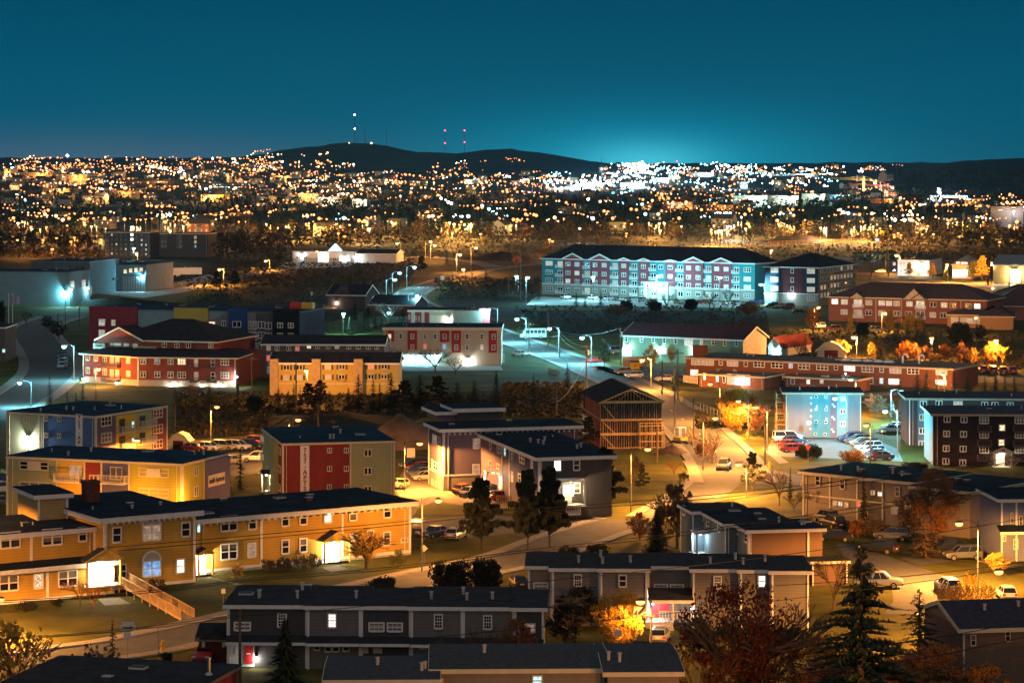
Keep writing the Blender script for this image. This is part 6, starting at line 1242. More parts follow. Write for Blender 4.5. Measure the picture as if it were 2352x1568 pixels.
def fence(label, pts, h, name='fence', mat=None, gap=2.5, slat=0.0):
    t = thing(name, label, 'fence', pts[0]); mat = mat or polem; b = MB(); c = MB()
    for p, q in zip(pts[:-1], pts[1:]):
        Ln = (q-p).length; n = max(1, int(Ln/gap)); d = (q-p)/n
        for k in range(n+1): u = p+d*k-pts[0]; b.box(u.x-.04, u.x+.04, u.y-.04, u.y+.04, 0, h, mat)
        for zz in ((h-.03, .08, h*.5) if not slat else (h-.15, .2)): c.tube([p-pts[0]+Vector((0, 0, zz)), q-pts[0]+Vector((0, 0, zz))], .03, mat, 4)
        if slat:
            m_ = int(Ln/slat)
            for k in range(m_): u = p+(q-p)*((k+.5)/m_)-pts[0]; c.box(u.x-.05, u.x+.05, u.y-.02, u.y+.02, .05, h, mat)
    b.build('post', t); c.build('rail', t)
fence('silver chain fence along the lower road verge', [G(1601, 947), G(1648, 965)], 2.0); fence('picket fence before the pines by the plum building', [G(1140, 1166), G(1175, 1168)], 1.8, mat=wood, slat=.25); fence('white railing by the road below the beige building', [G(1120, 836), G(1158, 833)], 2.2, mat=white, slat=.8); fence('long thin fence behind the crossroads', [G(1080, 606), G(1245, 602)], 2.5, gap=6); fence('blue grey railing at the school side door', [G(1570, 878), G(1602, 882)], 1.6, mat=white, slat=.3); fence('timber wall on the far side of the light trail road', [G(1765, 566), G(1990, 558)], 3, mat=wood, gap=8, slat=1.2)
fence('low concrete barrier row on the dark lot', [G(1259, 855), G(1283, 862)], 1.0, mat=conc, slat=.25)
for lb, x, y in (('left flag pole before the works', 20, 748), ('right flag pole before the works', 29, 748)):
    g = G(x, y); o = thing('flag_pole', lb, 'flag pole', g); h = HC-(673-YH)*g.y/F; b = MB(); b.tube([(0, 0, 0), (0, 0, h)], .1, white, 6); b.build('pole', o); b = MB(); n = 8
    for q in range(n): b.face([(q*.25, .25*math.sin(q), h-.2-q*.12), (q*.25+.25, .25*math.sin(q+1), h-.32-q*.12), (q*.25+.25, .25*math.sin(q+1), h-2.6-q*.12), (q*.25, .25*math.sin(q), h-2.5-q*.12)], M('flag_cloth', (.3, .3, .34), .8))
    b.build('flag', o)
# hydrant-sized clutter done; mini excavator
o = thing('mini_excavator', 'mini excavator with a white cab on bare earth beside the road', 'excavator', G(1563, 1018), R(35)); ym = M('digger_yellow', (.5, .3, .03), .5)
b = MB()
for sx in (-.75, .75): b.prism([(-1.2, 0), (1.2, 0), (1.45, .25), (1.2, .5), (-1.2, .5), (-1.45, .25)], sx-.2, sx+.2, dkmetal, 'x')
b.build('track', o); b = MB(); b.box(-.8, .8, -1, 1, .6, 1.1, ym); b.build('body', o)
b = MB()
for x in (-.75, .65):
    for y in (-.6, .7): b.box(x, x+.1, y, y+.1, 1.1, 2.7, white)
b.box(-.8, .8, -.65, .85, 2.7, 2.8, white); b.build('cab', o); b = MB(); b.tube([(0, -1, 1), (0, -2.2, 2.6), (0, -3.2, 1.6), (0, -3.3, .6)], [.14, .13, .11, .09], ym, 6); b.build('boom', o); b = MB(); b.prism([(-3.6, .1), (-3.0, .1), (-3.1, .6), (-3.5, .6)], -.3, .3, dkmetal, 'x'); b.build('bucket', o)
# ---------------------------------------------------------------- vehicles
tyre = M('tyre_rubber', (.02, .02, .02), .8, .2, 5); rim = M('wheel_rim', (.45, .45, .46), .3, .1, 5, .8); cglass = M('car_glass', (.012, .014, .017), .08, .1, 2, spec=.6)
hl = M('headlight_glass', (.7, .7, .68), .1, .05, 2, spec=.6); tl = M('tail_light_glass', (.35, .02, .02), .2, .1, 2, spec=.5); plate = M('number_plate_white', (.7, .7, .66), .5, .05)
PAINT = {}
def paint(n):
    c = {'white': (.70, .70, .68), 'silver': (.42, .43, .44), 'grey': (.16, .165, .17), 'black': (.015, .015, .017), 'red': (.30, .02, .02), 'blue': (.03, .06, .17), 'beige': (.42, .35, .24), 'maroon': (.14, .02, .025), 'orange': (.55, .10, .02), 'teal': (.06, .16, .19), 'green': (.05, .10, .07)}[n]
    return M('car_paint_'+n, c, .28, .06, .8, .35 if n in ('silver', 'grey', 'blue') else 0, spec=.55)
SPEC = {'sedan': (4.6, 1.8, [(-2.3, .45, .78, .80), (-2.2, .28, .92, .86), (-1.4, .24, .96, .9), (.9, .24, .93, .9), (1.9, .24, .80, .88), (2.2, .28, .70, .82), (2.3, .4, .58, .72)], (-1.75, 1.15, -.95, .35, .94, 1.43)),
 'hatch': (4.2, 1.8, [(-2.1, .45, .85, .80), (-2.0, .28, .98, .86), (-1.2, .24, .98, .9), (.8, .24, .95, .9), (1.7, .24, .84, .88), (2.0, .28, .74, .82), (2.1, .4, .6, .72)], (-2.0, 1.05, -1.6, .2, .97, 1.5)),
 'suv': (4.6, 1.88, [(-2.3, .5, 1.0, .84), (-2.2, .34, 1.08, .9), (-1.2, .3, 1.08, .94), (.9, .3, 1.06, .94), (1.85, .3, .98, .92), (2.2, .34, .9, .86), (2.3, .45, .72, .78)], (-2.2, 1.15, -1.95, .35, 1.07, 1.72)),
 'van': (5.0, 1.95, [(-2.5, .45, 1.1, .9), (-2.4, .32, 1.15, .94), (0, .28, 1.15, .97), (1.5, .28, 1.1, .97), (2.2, .3, 1.0, .94), (2.5, .4, .75, .85)], (-2.42, 1.7, -2.3, 1.0, 1.14, 1.95)),
 'pickup': (5.5, 1.95, [(-2.75, .55, 1.05, .9), (-2.65, .4, 1.1, .94), (-.4, .36, 1.1, .96), (1.2, .36, 1.12, .96), (2.2, .36, 1.08, .94), (2.65, .4, .98, .9), (2.75, .5, .8, .82)], (-.65, 1.25, -.4, .55, 1.1, 1.82))}
CM = {}
def carmeshes(ty):
    if ty in CM: return CM[ty]
    Ln, Wd, secs, (gx0, gx1, rx0, rx1, gz, rz) = SPEC[ty]; ph = paint('white'); b = MB(); k = b.mi(ph)
    rings = []
    for x, zb, zt, hw in secs:
        ring = [(x, -hw*.86, zb), (x, -hw, zb+.12), (x, -hw, zt-.18), (x, -hw*.9, zt), (x, hw*.9, zt), (x, hw, zt-.18), (x, hw, zb+.12), (x, hw*.86, zb)]
        rings.append(len(b.v)); b.v += ring
    for i in range(len(rings)-1):
        for q in range(8):
            r = (q+1) % 8; b.f.append((rings[i]+q, rings[i]+r, rings[i+1]+r, rings[i+1]+q)); b.m.append(k)
    b.f.append(tuple(rings[0]+q for q in range(7, -1, -1))); b.f.append(tuple(rings[-1]+q for q in range(8))); b.m += [k, k]
    hw = Wd/2*.86; rw = Wd/2*.68
    b.box(rx0-.04, rx1+.04, -rw-.03, rw+.03, rz-.05, rz, ph)
    for sy in (-1, 1):
        for (x0, x1) in ((gx0, rx0), (gx1, rx1)): b.tube([(x0, sy*hw, gz), (x1, sy*rw, rz-.03)], .045, ph, 4)
        b.tube([((gx0+gx1)/2, sy*hw*1.005, gz), ((rx0+rx1)/2, sy*rw*1.01, rz-.03)], .04, ph, 4)
    if ty == 'suv':
        for sy in (-1, 1): b.tube([(rx0+.1, sy*rw, rz+.05), (rx1-.2, sy*rw, rz+.05)], .03, M('dark_metal'), 4)
    if ty == 'pickup': b.box(-2.6, -.75, -.8, .8, 1.08, 1.112, dkmetal)
    for sx in (secs[0][0]-.03, secs[-1][0]-.1): b.box(sx, sx+.13, -Wd/2*.85, Wd/2*.85, .38, .56, M('bumper', (.05, .05, .05), .6))
    g = MB(); lo = [(gx0, -hw, gz), (gx1, -hw, gz), (gx1, hw, gz), (gx0, hw, gz)]; hi = [(rx0, -rw, rz-.04), (rx1, -rw, rz-.04), (rx1, rw, rz-.04), (rx0, rw, rz-.04)]
    for q in range(4): r = (q+1) % 4; g.face([lo[q], lo[r], hi[r], hi[q]], cglass)
    t = MB(); R_ = .33 if ty in ('sedan', 'hatch') else .38; t.tube([(0, -.11, 0), (0, .11, 0)], R_, tyre, 14); rm = MB(); rm.tube([(0, -.125, 0), (0, .125, 0)], R_*.62, rim, 10)
    h = MB(); h.box(-.06, .06, -.2, .2, -.09, .09, hl); l = MB(); l.box(-.05, .05, -.15, .15, -.13, .13, tl); pm = MB(); pm.box(-.02, .02, -.26, .26, -.08, .08, plate)
    CM[ty] = (b.mesh('body'), g.mesh('window'), t.mesh('wheel'), rm.mesh('rim'), h.mesh('headlight'), l.mesh('tail_light'), R_, Ln, Wd, pm.mesh('number_plate')); return CM[ty]
def car(ty, px, py, head, colour, label, group='parked cars', sc_=1.0, detail=True):
    bo, gl, wh, rm, hm, tm, R_, Ln, Wd, pm = carmeshes(ty); g = G(px, py) if py > 520 else GT(px, py)
    o = thing({'sedan': 'parked_car', 'hatch': 'parked_car', 'suv': 'parked_car', 'van': 'van', 'pickup': 'pickup_truck'}[ty], label, {'pickup': 'pickup truck', 'van': 'van'}.get(ty, 'car'), g+Vector((0, 0, .03)), R(head), group); o.scale = (sc_,)*3
    b = link('body', bo, o); b.material_slots[0].link = 'OBJECT'; b.material_slots[0].material = paint(colour); link('window', gl, o)
    for x in (-Ln*.31, Ln*.31):
        for y in (-Wd/2+.1, Wd/2-.1):
            w_ = link('wheel', wh, o, Tm((x, y, R_)))
            if detail: link('rim', rm, w_)
    if detail:
        z = SPEC[ty][2][-1][2]
        for sy in (-1, 1): link('headlight', hm, o, Tm((Ln/2-.06, sy*Wd*.33, z))); link('tail_light', tm, o, Tm((-Ln/2+.03, sy*Wd*.36, SPEC[ty][2][0][2]-.08)))
        link('number_plate', pm, o, Tm((-Ln/2-.03, 0, .72)))
    return o
RG = 'cars parked in the row beside the cream barn shed'
for r in [('sedan', 447, 1036, -25, 'maroon', 'maroon sedan first in the row beside the cream barn shed', RG), ('hatch', 482, 1035, -28, 'white', 'white hatchback second in the row under the arched lamp', RG), ('suv', 516, 1034, -28, 'beige', 'beige car third in the row behind the thin spruce', RG), ('suv', 546, 1033.5, -25, 'white', 'white suv seen from behind, fourth in the row', RG), ('suv', 574, 1032, -25, 'black', 'black suv at the end of the row by the red block', RG), ('suv', 594, 1024, -20, 'orange', 'orange red car half hidden behind the red block corner', RG),
 ('sedan', 526, 1066, 200, 'grey', 'grey car peeping out right of the plum name board wall', RG), ('suv', 588, 1060, 180, 'white', 'white suv between the spruce and the red block', RG), ('hatch', 4, 1108, 30, 'blue', 'blue car cut by the left edge', 'cars at the left edge'), ('suv', 3, 1132, 30, 'white', 'white car cut by the left edge', 'cars at the left edge'), ('hatch', 5, 1162, 30, 'grey', 'grey car cut by the left edge, nearest of three', 'cars at the left edge'),
 ('suv', 951, 1077, 200, 'black', 'black car furthest in the slanting row before the plum building', 'cars in the slanting row'), ('sedan', 966, 1081, 200, 'red', 'red car in the slanting row before the plum building', 'cars in the slanting row'), ('sedan', 964, 1088, 200, 'black', 'black car right behind the red one in the slanting row', 'cars in the slanting row'), ('sedan', 971, 1094, 200, 'grey', 'dark grey car in the slanting row', 'cars in the slanting row'), ('sedan', 980, 1103, 200, 'silver', 'silver car nearest in the slanting row before the plum building', 'cars in the slanting row'), ('hatch', 908, 1121, 160, 'beige', 'beige car poking out behind the red block', 'cars in the slanting row'),
 ('hatch', 1066, 1134, 60, 'orange', 'orange brown hatchback under the plum front wall', 'cars under the plum building'), ('sedan', 1081, 1139, 60, 'silver', 'silver sedan under the plum front wall', 'cars under the plum building'), ('sedan', 1106, 1139, 60, 'grey', 'grey sedan half hidden by the pine crown', 'cars under the plum building'), ('suv', 1146, 1141, 20, 'black', 'black suv beside the small plum porch', 'cars under the plum building'), ('hatch', 1158, 1150, 20, 'red', 'red car before the picket fence', 'cars under the plum building'),
 ('van', 956, 1228, 95, 'blue', 'dark blue van at the ochre building corner', 'cars by the ochre building'), ('sedan', 998, 1233, 232, 'blue', 'blue grey sedan facing the tall arched lamp', 'cars by the ochre building'), ('hatch', 1048, 1237, 70, 'silver', 'silver hatchback seen from behind beside the pine', 'cars by the ochre building'),
 ('suv', 1662, 1078, 258, 'grey', 'dark suv coming down the crescent road', 'cars on the roads'), ('sedan', 1195, 818, 320, 'white', 'white sedan on the main road bend', 'cars on the roads'), ('sedan', 1368, 833, 10, 'red', 'red car behind the round green tree', 'cars by the green hall'), ('van', 1413, 812, 40, 'teal', 'teal van at the end wall of the green hall', 'cars by the green hall'), ('sedan', 1433, 858, 185, 'grey', 'dark grey sedan in the school car park', 'cars in the school car park'), ('hatch', 1456, 867, 185, 'silver', 'silver hatchback in the school car park', 'cars in the school car park'), ('sedan', 1528, 875, 170, 'silver', 'silver car behind the lawn spruce', 'cars in the school car park'), ('hatch', 1566, 877, 160, 'blue', 'blue car by the school railing', 'cars in the school car park'),
 ('suv', 2019, 1270, 150, 'black', 'black suv with orange tail light on the court road', 'cars on the court road'), ('suv', 2050, 1240, 160, 'grey', 'grey people carrier under the big autumn tree', 'cars on the court road'), ('sedan', 1916, 1242, 170, 'black', 'black sedan at the brown end wall of the stepped row', 'cars on the court road'), ('suv', 1913, 1212, 110, 'black', 'black pickup shape with a red rear lamp by the stepped row', 'cars on the court road'), ('suv', 1898, 1199, 110, 'grey', 'grey car roof furthest by the stepped row', 'cars on the court road'), ('suv', 2176, 1270, 190, 'black', 'black suv, farther of two on the driveway', 'cars on the driveway'), ('suv', 2211, 1285, 190, 'grey', 'dark suv, nearer of two on the driveway', 'cars on the driveway'), ('pickup', 2018, 1349, -10, 'silver', 'silver pickup standing across the court road edge', 'cars on the court road'), ('suv', 2177, 1360, 100, 'white', 'white suv seen from behind through bare twigs', 'cars on the court road'), ('hatch', 2312, 1375, 90, 'white', 'white car over the dark roof at the right edge', 'cars on the court road'),
 ('hatch', 1516, 1473, 80, 'silver', 'silver hatchback parked before the red porch', 'cars by the row houses'), ('sedan', 1191, 1349, 100, 'black', 'black car between the two foreground row houses', 'cars by the row houses'), ('pickup', 477, 1516, 262, 'red', 'red pickup parked at the dark red shed', 'cars by the row houses'), ('sedan', 447, 908, 170, 'black', 'black car before the lit stone base', 'cars by the hip roofed house'), ('suv', 1879, 754, 175, 'white', 'white suv on the sodium lit lot before the brick gables', 'cars by the brick building'), ('suv', 2004, 763, 175, 'beige', 'beige car half hidden by dark shrubs', 'cars by the brick building'), ('suv', 1914, 760, 175, 'maroon', 'maroon car under the bare bushes', 'cars by the brick building'), ('sedan', 1836, 719, 10, 'black', 'black car on the lawn edge by the navy building', 'cars by the navy building'), ('suv', 1773, 706, 190, 'black', 'black car first under the navy building', 'cars by the navy building'), ('hatch', 1793, 707, 190, 'beige', 'beige car second under the navy building', 'cars by the navy building'), ('suv', 1809, 708, 190, 'maroon', 'brown red car third under the navy building', 'cars by the navy building'), ('sedan', 2022, 626, 180, 'white', 'white sedan left of the white office shed', 'cars by the depot')]:
    car(*r)
for i, (x, y) in enumerate([(2215, 855), (2236, 855.5), (2258, 856), (2280, 857), (2304, 858), (2325, 858)]): car('suv', x, y, 86, 'red', '%s of the six red cars parked behind the school' % ('leftmost', 'second from left', 'third from left', 'fourth from left', 'fifth from left', 'rightmost')[i], 'red cars parked in a row behind the school')
for i, (x, y, c, ty) in enumerate([(1955, 1015, 'blue', 'suv'), (1972, 1020, 'grey', 'suv'), (1980, 1024, 'silver', 'hatch'), (1988, 1029, 'grey', 'suv'), (1995, 1036, 'white', 'suv'), (2005, 1043, 'silver', 'hatch'), (2012, 1050, 'grey', 'sedan'), (2020, 1056, 'blue', 'sedan')]):
    car(ty, x, y, 188, c, ('%s %s in the right hand slanting row of the cyan lit car park' % (('farthest', 'second', 'third', 'fourth', 'fifth', 'sixth', 'seventh', 'nearest')[i], c)), 'right row of the cyan lit car park')
for i, (x, y, c, ty) in enumerate([(1813, 1008, 'silver', 'sedan'), (1808, 1015, 'white', 'van'), (1822, 1019, 'blue', 'sedan'), (1816, 1029, 'maroon', 'sedan'), (1822, 1038, 'red', 'sedan')]):
    car(ty, x, y, 10, c, '%s vehicle, %s in the left group of the cyan lit car park' % (c, ('farthest', 'second', 'third', 'fourth', 'nearest')[i]), 'left group of the cyan lit car park')
for lb, x, y, c in (('dark sedan on the grass behind the LED mast', 2050, 993, 'grey'), ('white car behind the dark sedan by the LED mast', 2055, 987, 'white'), ('white car at the blue striped wall', 2074, 990, 'white')): car('sedan', x, y, 175, c, lb, 'cars behind the LED mast')
for i, (y, c) in enumerate([(822, 'black'), (829, 'grey'), (837, 'silver'), (846, 'silver')]): car('hatch', 144-(i == 3), y, 268, c, '%s car of four parked on the left road' % ('farthest black', 'second grey', 'third silver', 'nearest silver')[i], 'cars parked on the left road')
for i, (x, y, c, ty) in enumerate([(1300, 687, 'white', 'van'), (1362, 688, 'white', 'suv'), (1398, 690, 'white', 'suv'), (1424, 691, 'silver', 'sedan'), (1452, 692, 'grey', 'sedan'), (1478, 693, 'silver', 'suv'), (1500, 696, 'blue', 'sedan'), (1560, 697, 'silver', 'sedan'), (1590, 698, 'teal', 'suv'), (1612, 698, 'red', 'sedan'), (1640, 699, 'silver', 'sedan'), (1668, 700, 'white', 'hatch'), (1692, 700, 'grey', 'sedan'), (1738, 697, 'blue', 'pickup'), (1733, 705, 'beige', 'sedan')]):
    car(ty, x, y, -34+90 if ty != 'pickup' else -30, c, '%s %s number %s from the left before the teal building' % (c, ty, 'one two three four five six seven eight nine ten eleven twelve thirteen fourteen fifteen'.split()[i]), 'cars before the teal building')
for i, (x, y, c, ty) in enumerate([(352, 644, 'silver', 'sedan'), (366, 647, 'white', 'sedan'), (378, 651, 'silver', 'suv'), (391, 655, 'white', 'suv'), (404, 656, 'grey', 'sedan'), (372, 640, 'grey', 'sedan'), (436, 622, 'grey', 'van'), (450, 623, 'grey', 'van'), (262, 667, 'silver', 'van')]):
    car(ty, x, y, 20, c, '%s %s in the works yard, %s from the left side' % (c, ty, 'first second third fourth fifth sixth seventh eighth ninth'.split()[i]), 'vehicles in the works yard', detail=False)
def boxtruck(name, label, px, py, head, L_, W_, H_, wm, cat, win=True, g0=.5):
    o = thing(name, label, cat, G(px, py), R(head)); b = MB(); h = L_/2
    b.prism([(-h, g0), (h*.62, g0), (h*.62, H_), (-h+.15, H_), (-h, H_-.2)], -W_/2, W_/2, wm, 'y'); b.prism([(h*.625, g0), (h, g0), (h, g0+.75), (h*.86, g0+.95), (h*.7, H_*.82), (h*.625, H_*.82)], -W_/2*.92, W_/2*.92, wm, 'y'); b.build('body', o)
    if win:
        b = MB(); n = 5
        for q in range(n):
            x0 = -h*.9+q*(h*1.45)/n
            for sy in (-1, 1): b.box(x0+.08, x0+h*1.45/n-.08, sy*W_/2-.02, sy*W_/2+.02, H_*.55, H_*.86, M('bus_glass', (.05, .09, .09), .1, spec=.6))
        b.prism([(h*.84, g0+1.0), (h*.87, g0+1.0), (h*.73, H_*.78), (h*.70, H_*.78)], -W_/2*.85, W_/2*.85, cglass, 'y'); b.build('window', o)
    for x in (-h*.55, h*.62):
        for sy in (-1, 1): t = MB(); t.tube([(0, -.15, 0), (0, .15, 0)], .42, tyre, 12); w_ = t.build('wheel', o, mw=Tm((x, sy*(W_/2-.12), .42))); t = MB(); t.tube([(0, -.165, 0), (0, .165, 0)], .25, rim, 10); t.build('rim', w_)
    for sy in (-1, 1): t = MB(); t.box(h-.03, h+.03, sy*W_*.35-.15, sy*W_*.35+.15, g0+.35, g0+.6, hl); t.build('headlight', o)
    return o
boxtruck('minibus', 'white minibus with a row of side windows parked above the main road', 1224, 778, 187, 7.2, 2.3, 2.9, paint('white'), 'minibus')
boxtruck('box_truck', 'white box truck in the cyan works yard', 391, 636, 15, 8, 2.5, 3.6, paint('white'), 'truck', False); o = thing('trailer', 'long white trailer in the cyan works yard', 'trailer', G(425, 636), R(12)); b = MB(); b.box(-7, 7, -1.3, 1.3, 1.1, 3.9, paint('white')); b.build('body', o); b = MB(); [b.tube([(x, -1.2, .5), (x, 1.2, .5)], .5, tyre, 10) for x in (-5.5, -4.3, 5)]; b.build('wheel', o)
o = thing('shelter', 'small glowing white shelter in the works yard', 'shelter', G(317, 668)); b = MB(); b.box(-4, 4, -2, 2, 3.2, 3.6, white); [b.box(x-.15, x+.15, y-.15, y+.15, 0, 3.2, white) for x in (-3.8, 0, 3.8) for y in (-1.8, 1.8)]; b.build('canopy', o); b = MB(); b.box(-3, 3, -1, 1, 3.1, 3.18, E('shelter_tube', (.7, 1, .95), 9)); l = b.build('lamp_glass', o); lamp_light(l, (0, 0, 2.2), 900, LEDC)
for lb, x in (('left round tank under the works wall lamp', 170), ('right round tank under the works wall lamp', 193)): o = thing('tank', lb, 'tank', G(x, 680)); b = MB(); b.tube([(-2.6, 0, 1.8), (2.6, 0, 1.8)], 1.9, M('tank_grey', (.3, .3, .3), .6), 14); b.build('shell', o); b = MB(); b.box(-2, -1.5, -1, 1, 0, .6, dkmetal); b.box(1.5, 2, -1, 1, 0, .6, dkmetal); b.build('saddle', o)
# ---------------------------------------------------------------- trees and shrubs (height 1, crown radius 1; scaled per tree)
bark = M('bark', (.085, .065, .05), .95, .3, 3, streak=.3); palebark = M('pale_bark', (.28, .25, .22), .9, .3, 3, streak=.3)
LEAF = {'fir': ((.028, .042, .022), (.05, .06, .03)), 'pine': ((.03, .036, .02), (.055, .055, .03)), 'yellow': ((.36, .20, .02), (.60, .36, .05)), 'orange': ((.36, .10, .015), (.55, .22, .03)), 'red': ((.10, .024, .014), (.17, .045, .02)), 'rust': ((.16, .07, .025), (.30, .13, .04)), 'green': ((.05, .075, .02), (.11, .13, .03)), 'dark': ((.014, .018, .012), (.03, .034, .02)), 'twig': ((.07, .05, .035), (.12, .085, .055)), 'brown': ((.09, .06, .035), (.15, .10, .055))}
def leaf(n):
    k = 'leaf_'+n
    if k in MAT: return MAT[k]
    a, z = LEAF[n]; return M(k, tuple(v/.6 for v in a), .7, .4, 9, c2=z, spec=.2)
def rv(r, s=1): return Vector((r.uniform(-1, 1), r.uniform(-1, 1), r.uniform(-1, 1)))*s
def quad(b, c, s, d, mat, asp=1.0):
    u = d.orthogonal().normalized(); v = d.cross(u).normalized(); b.face([c-u*s-v*s*asp, c+u*s-v*s*asp, c+u*s*.6+v*s*asp, c-u*s*.6+v*s*asp], mat)
def m_spruce(seed, lev=30, per=9, den=4):
    r = random.Random(seed); b = MB(); m = leaf('fir'); t = MB(); t.tube([(0, 0, -.02), (0, 0, .5), (0, 0, .985)], [.05, .035, .006], bark, 6)
    for i in range(lev):
        z = .04+.94*(i/lev)**.92; R0 = (1-z)**.8*(1, .8, .92)[i % 3]; n = max(4, int(per*(1-.4*z)))
        for k in range(n):
            a = 2*math.pi*(k+r.random())/n; Rr = R0*r.uniform(.5, 1.15)+.015; zz = z+r.uniform(-.028, .028); dp = r.uniform(.25, .6)
            for j in range(den):
                f = (j+.5)/den
                for sd in (-1, 0, 1):
                    aa = a+sd*r.uniform(.12, .4)*(1-.3*f); ov = Vector((math.cos(aa), math.sin(aa), 0)); tv = Vector((-math.sin(aa), math.cos(aa), 0)); c = Vector((math.cos(a), math.sin(a), 0))*Rr*f+Vector((0, 0, zz-dp*.12*Rr*f*f*1.6+.02*f)); ln = Rr*r.uniform(.22, .42)+.012; wd = ln*r.uniform(.16, .3)
                    e = c+ov*ln-Vector((0, 0, .014*r.random()+.02*ln)); q = Vector((0, 0, r.uniform(.004, .016)))
                    b.face([c-tv*wd-q, e, c+tv*wd-q, c-ov*ln*.2+q], m)
    return t.mesh('trunk'), b.mesh('crown')
def m_pine(seed, n=26, q=60):
    r = random.Random(seed); b = MB(); m = leaf('pine'); t = MB(); t.tube([(0, 0, -.02), (.02, 0, .5), (0, 0, .97)], [.045, .035, .01], bark, 6)
    for i in range(n):
        z = .2+.78*(i/n); a = i*2.4+r.random(); Rr = (1-(z-.3)**2*1.6 if z > .3 else .75)*r.uniform(.2, 1.05)*(1.05-z*.55); e = Vector((math.cos(a)*Rr, math.sin(a)*Rr, z+.03)); t.tube([(0, 0, z-.06), e*.6+Vector((0, 0, z*.4-.02)), e], [.018, .012, .005], bark, 4)
        for k in range(q):
            d = rv(r); d.z = abs(d.z)*.8; p = e+Vector((d.x*.3*(1.08-z*.85), d.y*.3*(1.08-z*.85), d.z*.07-.01)); u = Vector((d.x, d.y, .6+d.z)).normalized(); s = r.uniform(.02, .045); w_ = u.orthogonal().normalized()*s*1.1
            b.face([p-w_, p+w_, p+w_*.4+Vector((u.x*.1, u.y*.1, .035)), p-w_*.4+Vector((u.x*.1, u.y*.1, .035))], m)
    return t.mesh('trunk'), b.mesh('crown')
def limbs(r, t, p, d, ln, rad, lev, out, mat, spread=.55, mn=.003, asp=.3):
    e = p+Vector((d.x*ln/asp, d.y*ln/asp, d.z*ln)); mid = (p+e)/2+rv(r, ln*.06); t.tube([p, mid, e], [rad, rad*.85, rad*.68], mat, 4 if lev < 2 else 3, False)
    out.append((e, lev))
    if lev <= 0: return
    for k in range(r.choice((2, 3, 3))):
        nd = (d+rv(r, spread)+Vector((0, 0, .10))).normalized(); limbs(r, t, p+(e-p)*r.uniform(.55, 1), nd, ln*r.uniform(.62, .86), max(mn, rad*.62), lev-1, out, mat, spread, mn, asp)
def m_bare(seed, lev=5, mat=None, up=.2, spread=.5):
    r = random.Random(seed); t = MB(); tw = MB(); out = []; mat = mat or bark; t.tube([(0, 0, -.02), (0, 0, up)], [.055, .045], mat, 6)
    for k in range(5):
        a = 2*math.pi*k/5+r.random(); d = Vector((math.cos(a)*.55, math.sin(a)*.55, 1)).normalized(); limbs(r, tw, Vector((0, 0, up*.8+.02*k)), d, .26, .028, lev-1, out, leaf('twig') if mat is bark else mat, spread, .0045)
    return t.mesh('trunk'), tw.mesh('crown')
def m_broad(seed, nl=4200, low=.12, s0=.03, shape=1.0):
    r = random.Random(seed); t = MB(); b = MB(); m = leaf('yellow'); out = []; t.tube([(0, 0, -.02), (0, 0, .3)], [.06, .045], bark, 6)
    for k in range(5):
        a = 2*math.pi*k/5+r.random(); limbs(r, t, Vector((0, 0, .18+.03*k)), Vector((math.cos(a)*.6, math.sin(a)*.6, 1)).normalized(), .24, .03, 3, out, bark, .5, .004)
    cl = []
    for k in range(60):
        d = rv(r)
        while d.length > 1 or d.length < .35: d = rv(r)
        z = low+(1-low)*(d.z*.5+.5); w_ = (1-.35*max(0, z-.45)*2)*shape if z > .45 else (.72+.5*(z-low)); cl.append((Vector((d.x*w_*.85, d.y*w_*.85, z*.96)), r.uniform(.12, .3)))
    for k in range(nl):
        c, q = r.choice(cl); d = rv(r); d = d.normalized()*(r.random()**.5); p = c+Vector((d.x*q, d.y*q, d.z*q*.42)); s = s0*r.uniform(.6, 1.35)
        n = (rv(r)+Vector((0, 0, .5))).normalized(); u = n.orthogonal().normalized(); v = n.cross(u); b.face([p-u*s-v*Vector((1, 1, .45))*s if False else p-u*s, p-Vector((v.x, v.y, v.z*.4))*s, p+u*s, p+Vector((v.x, v.y, v.z*.4))*s], m)
    return t.mesh('trunk'), b.mesh('crown')
def m_shrub(seed, nl=1500, s0=.05, twiggy=False):
    r = random.Random(seed); t = MB(); b = MB(); m = leaf('green'); out = []
    for k in range(9):
        a = 2*math.pi*k/9+r.random(); limbs(r, t, Vector((.1*math.cos(a), .1*math.sin(a), -.02)), Vector((math.cos(a)*.5, math.sin(a)*.5, 1)).normalized(), .32, .016, 3 if twiggy else 1, out, leaf('twig'), .4, .006, .5)
    cl = [(Vector((math.cos(a)*q, math.sin(a)*q, z)), r.uniform(.22, .4)) for a, q, z in [(r.random()*6.28, r.random()**.5*.72, r.uniform(.15, .78)) for _ in range(22)]]
    for k in range(nl):
        c, q = r.choice(cl); d = rv(r).normalized()*(r.random()**.4); p = c+Vector((d.x*q, d.y*q, d.z*q*.62)); 
        if p.z < 0: p.z = -p.z*.3
        s = s0*r.uniform(.6, 1.3); n = (rv(r)+Vector((0, 0, .4))).normalized(); u = n.orthogonal().normalized(); v = n.cross(u); b.face([p-u*s, p-v*s, p+u*s, p+v*s], m)
    return t.mesh('stem'), b.mesh('foliage')
def m_hedge(seed): return m_shrub(seed, 6000, .035)
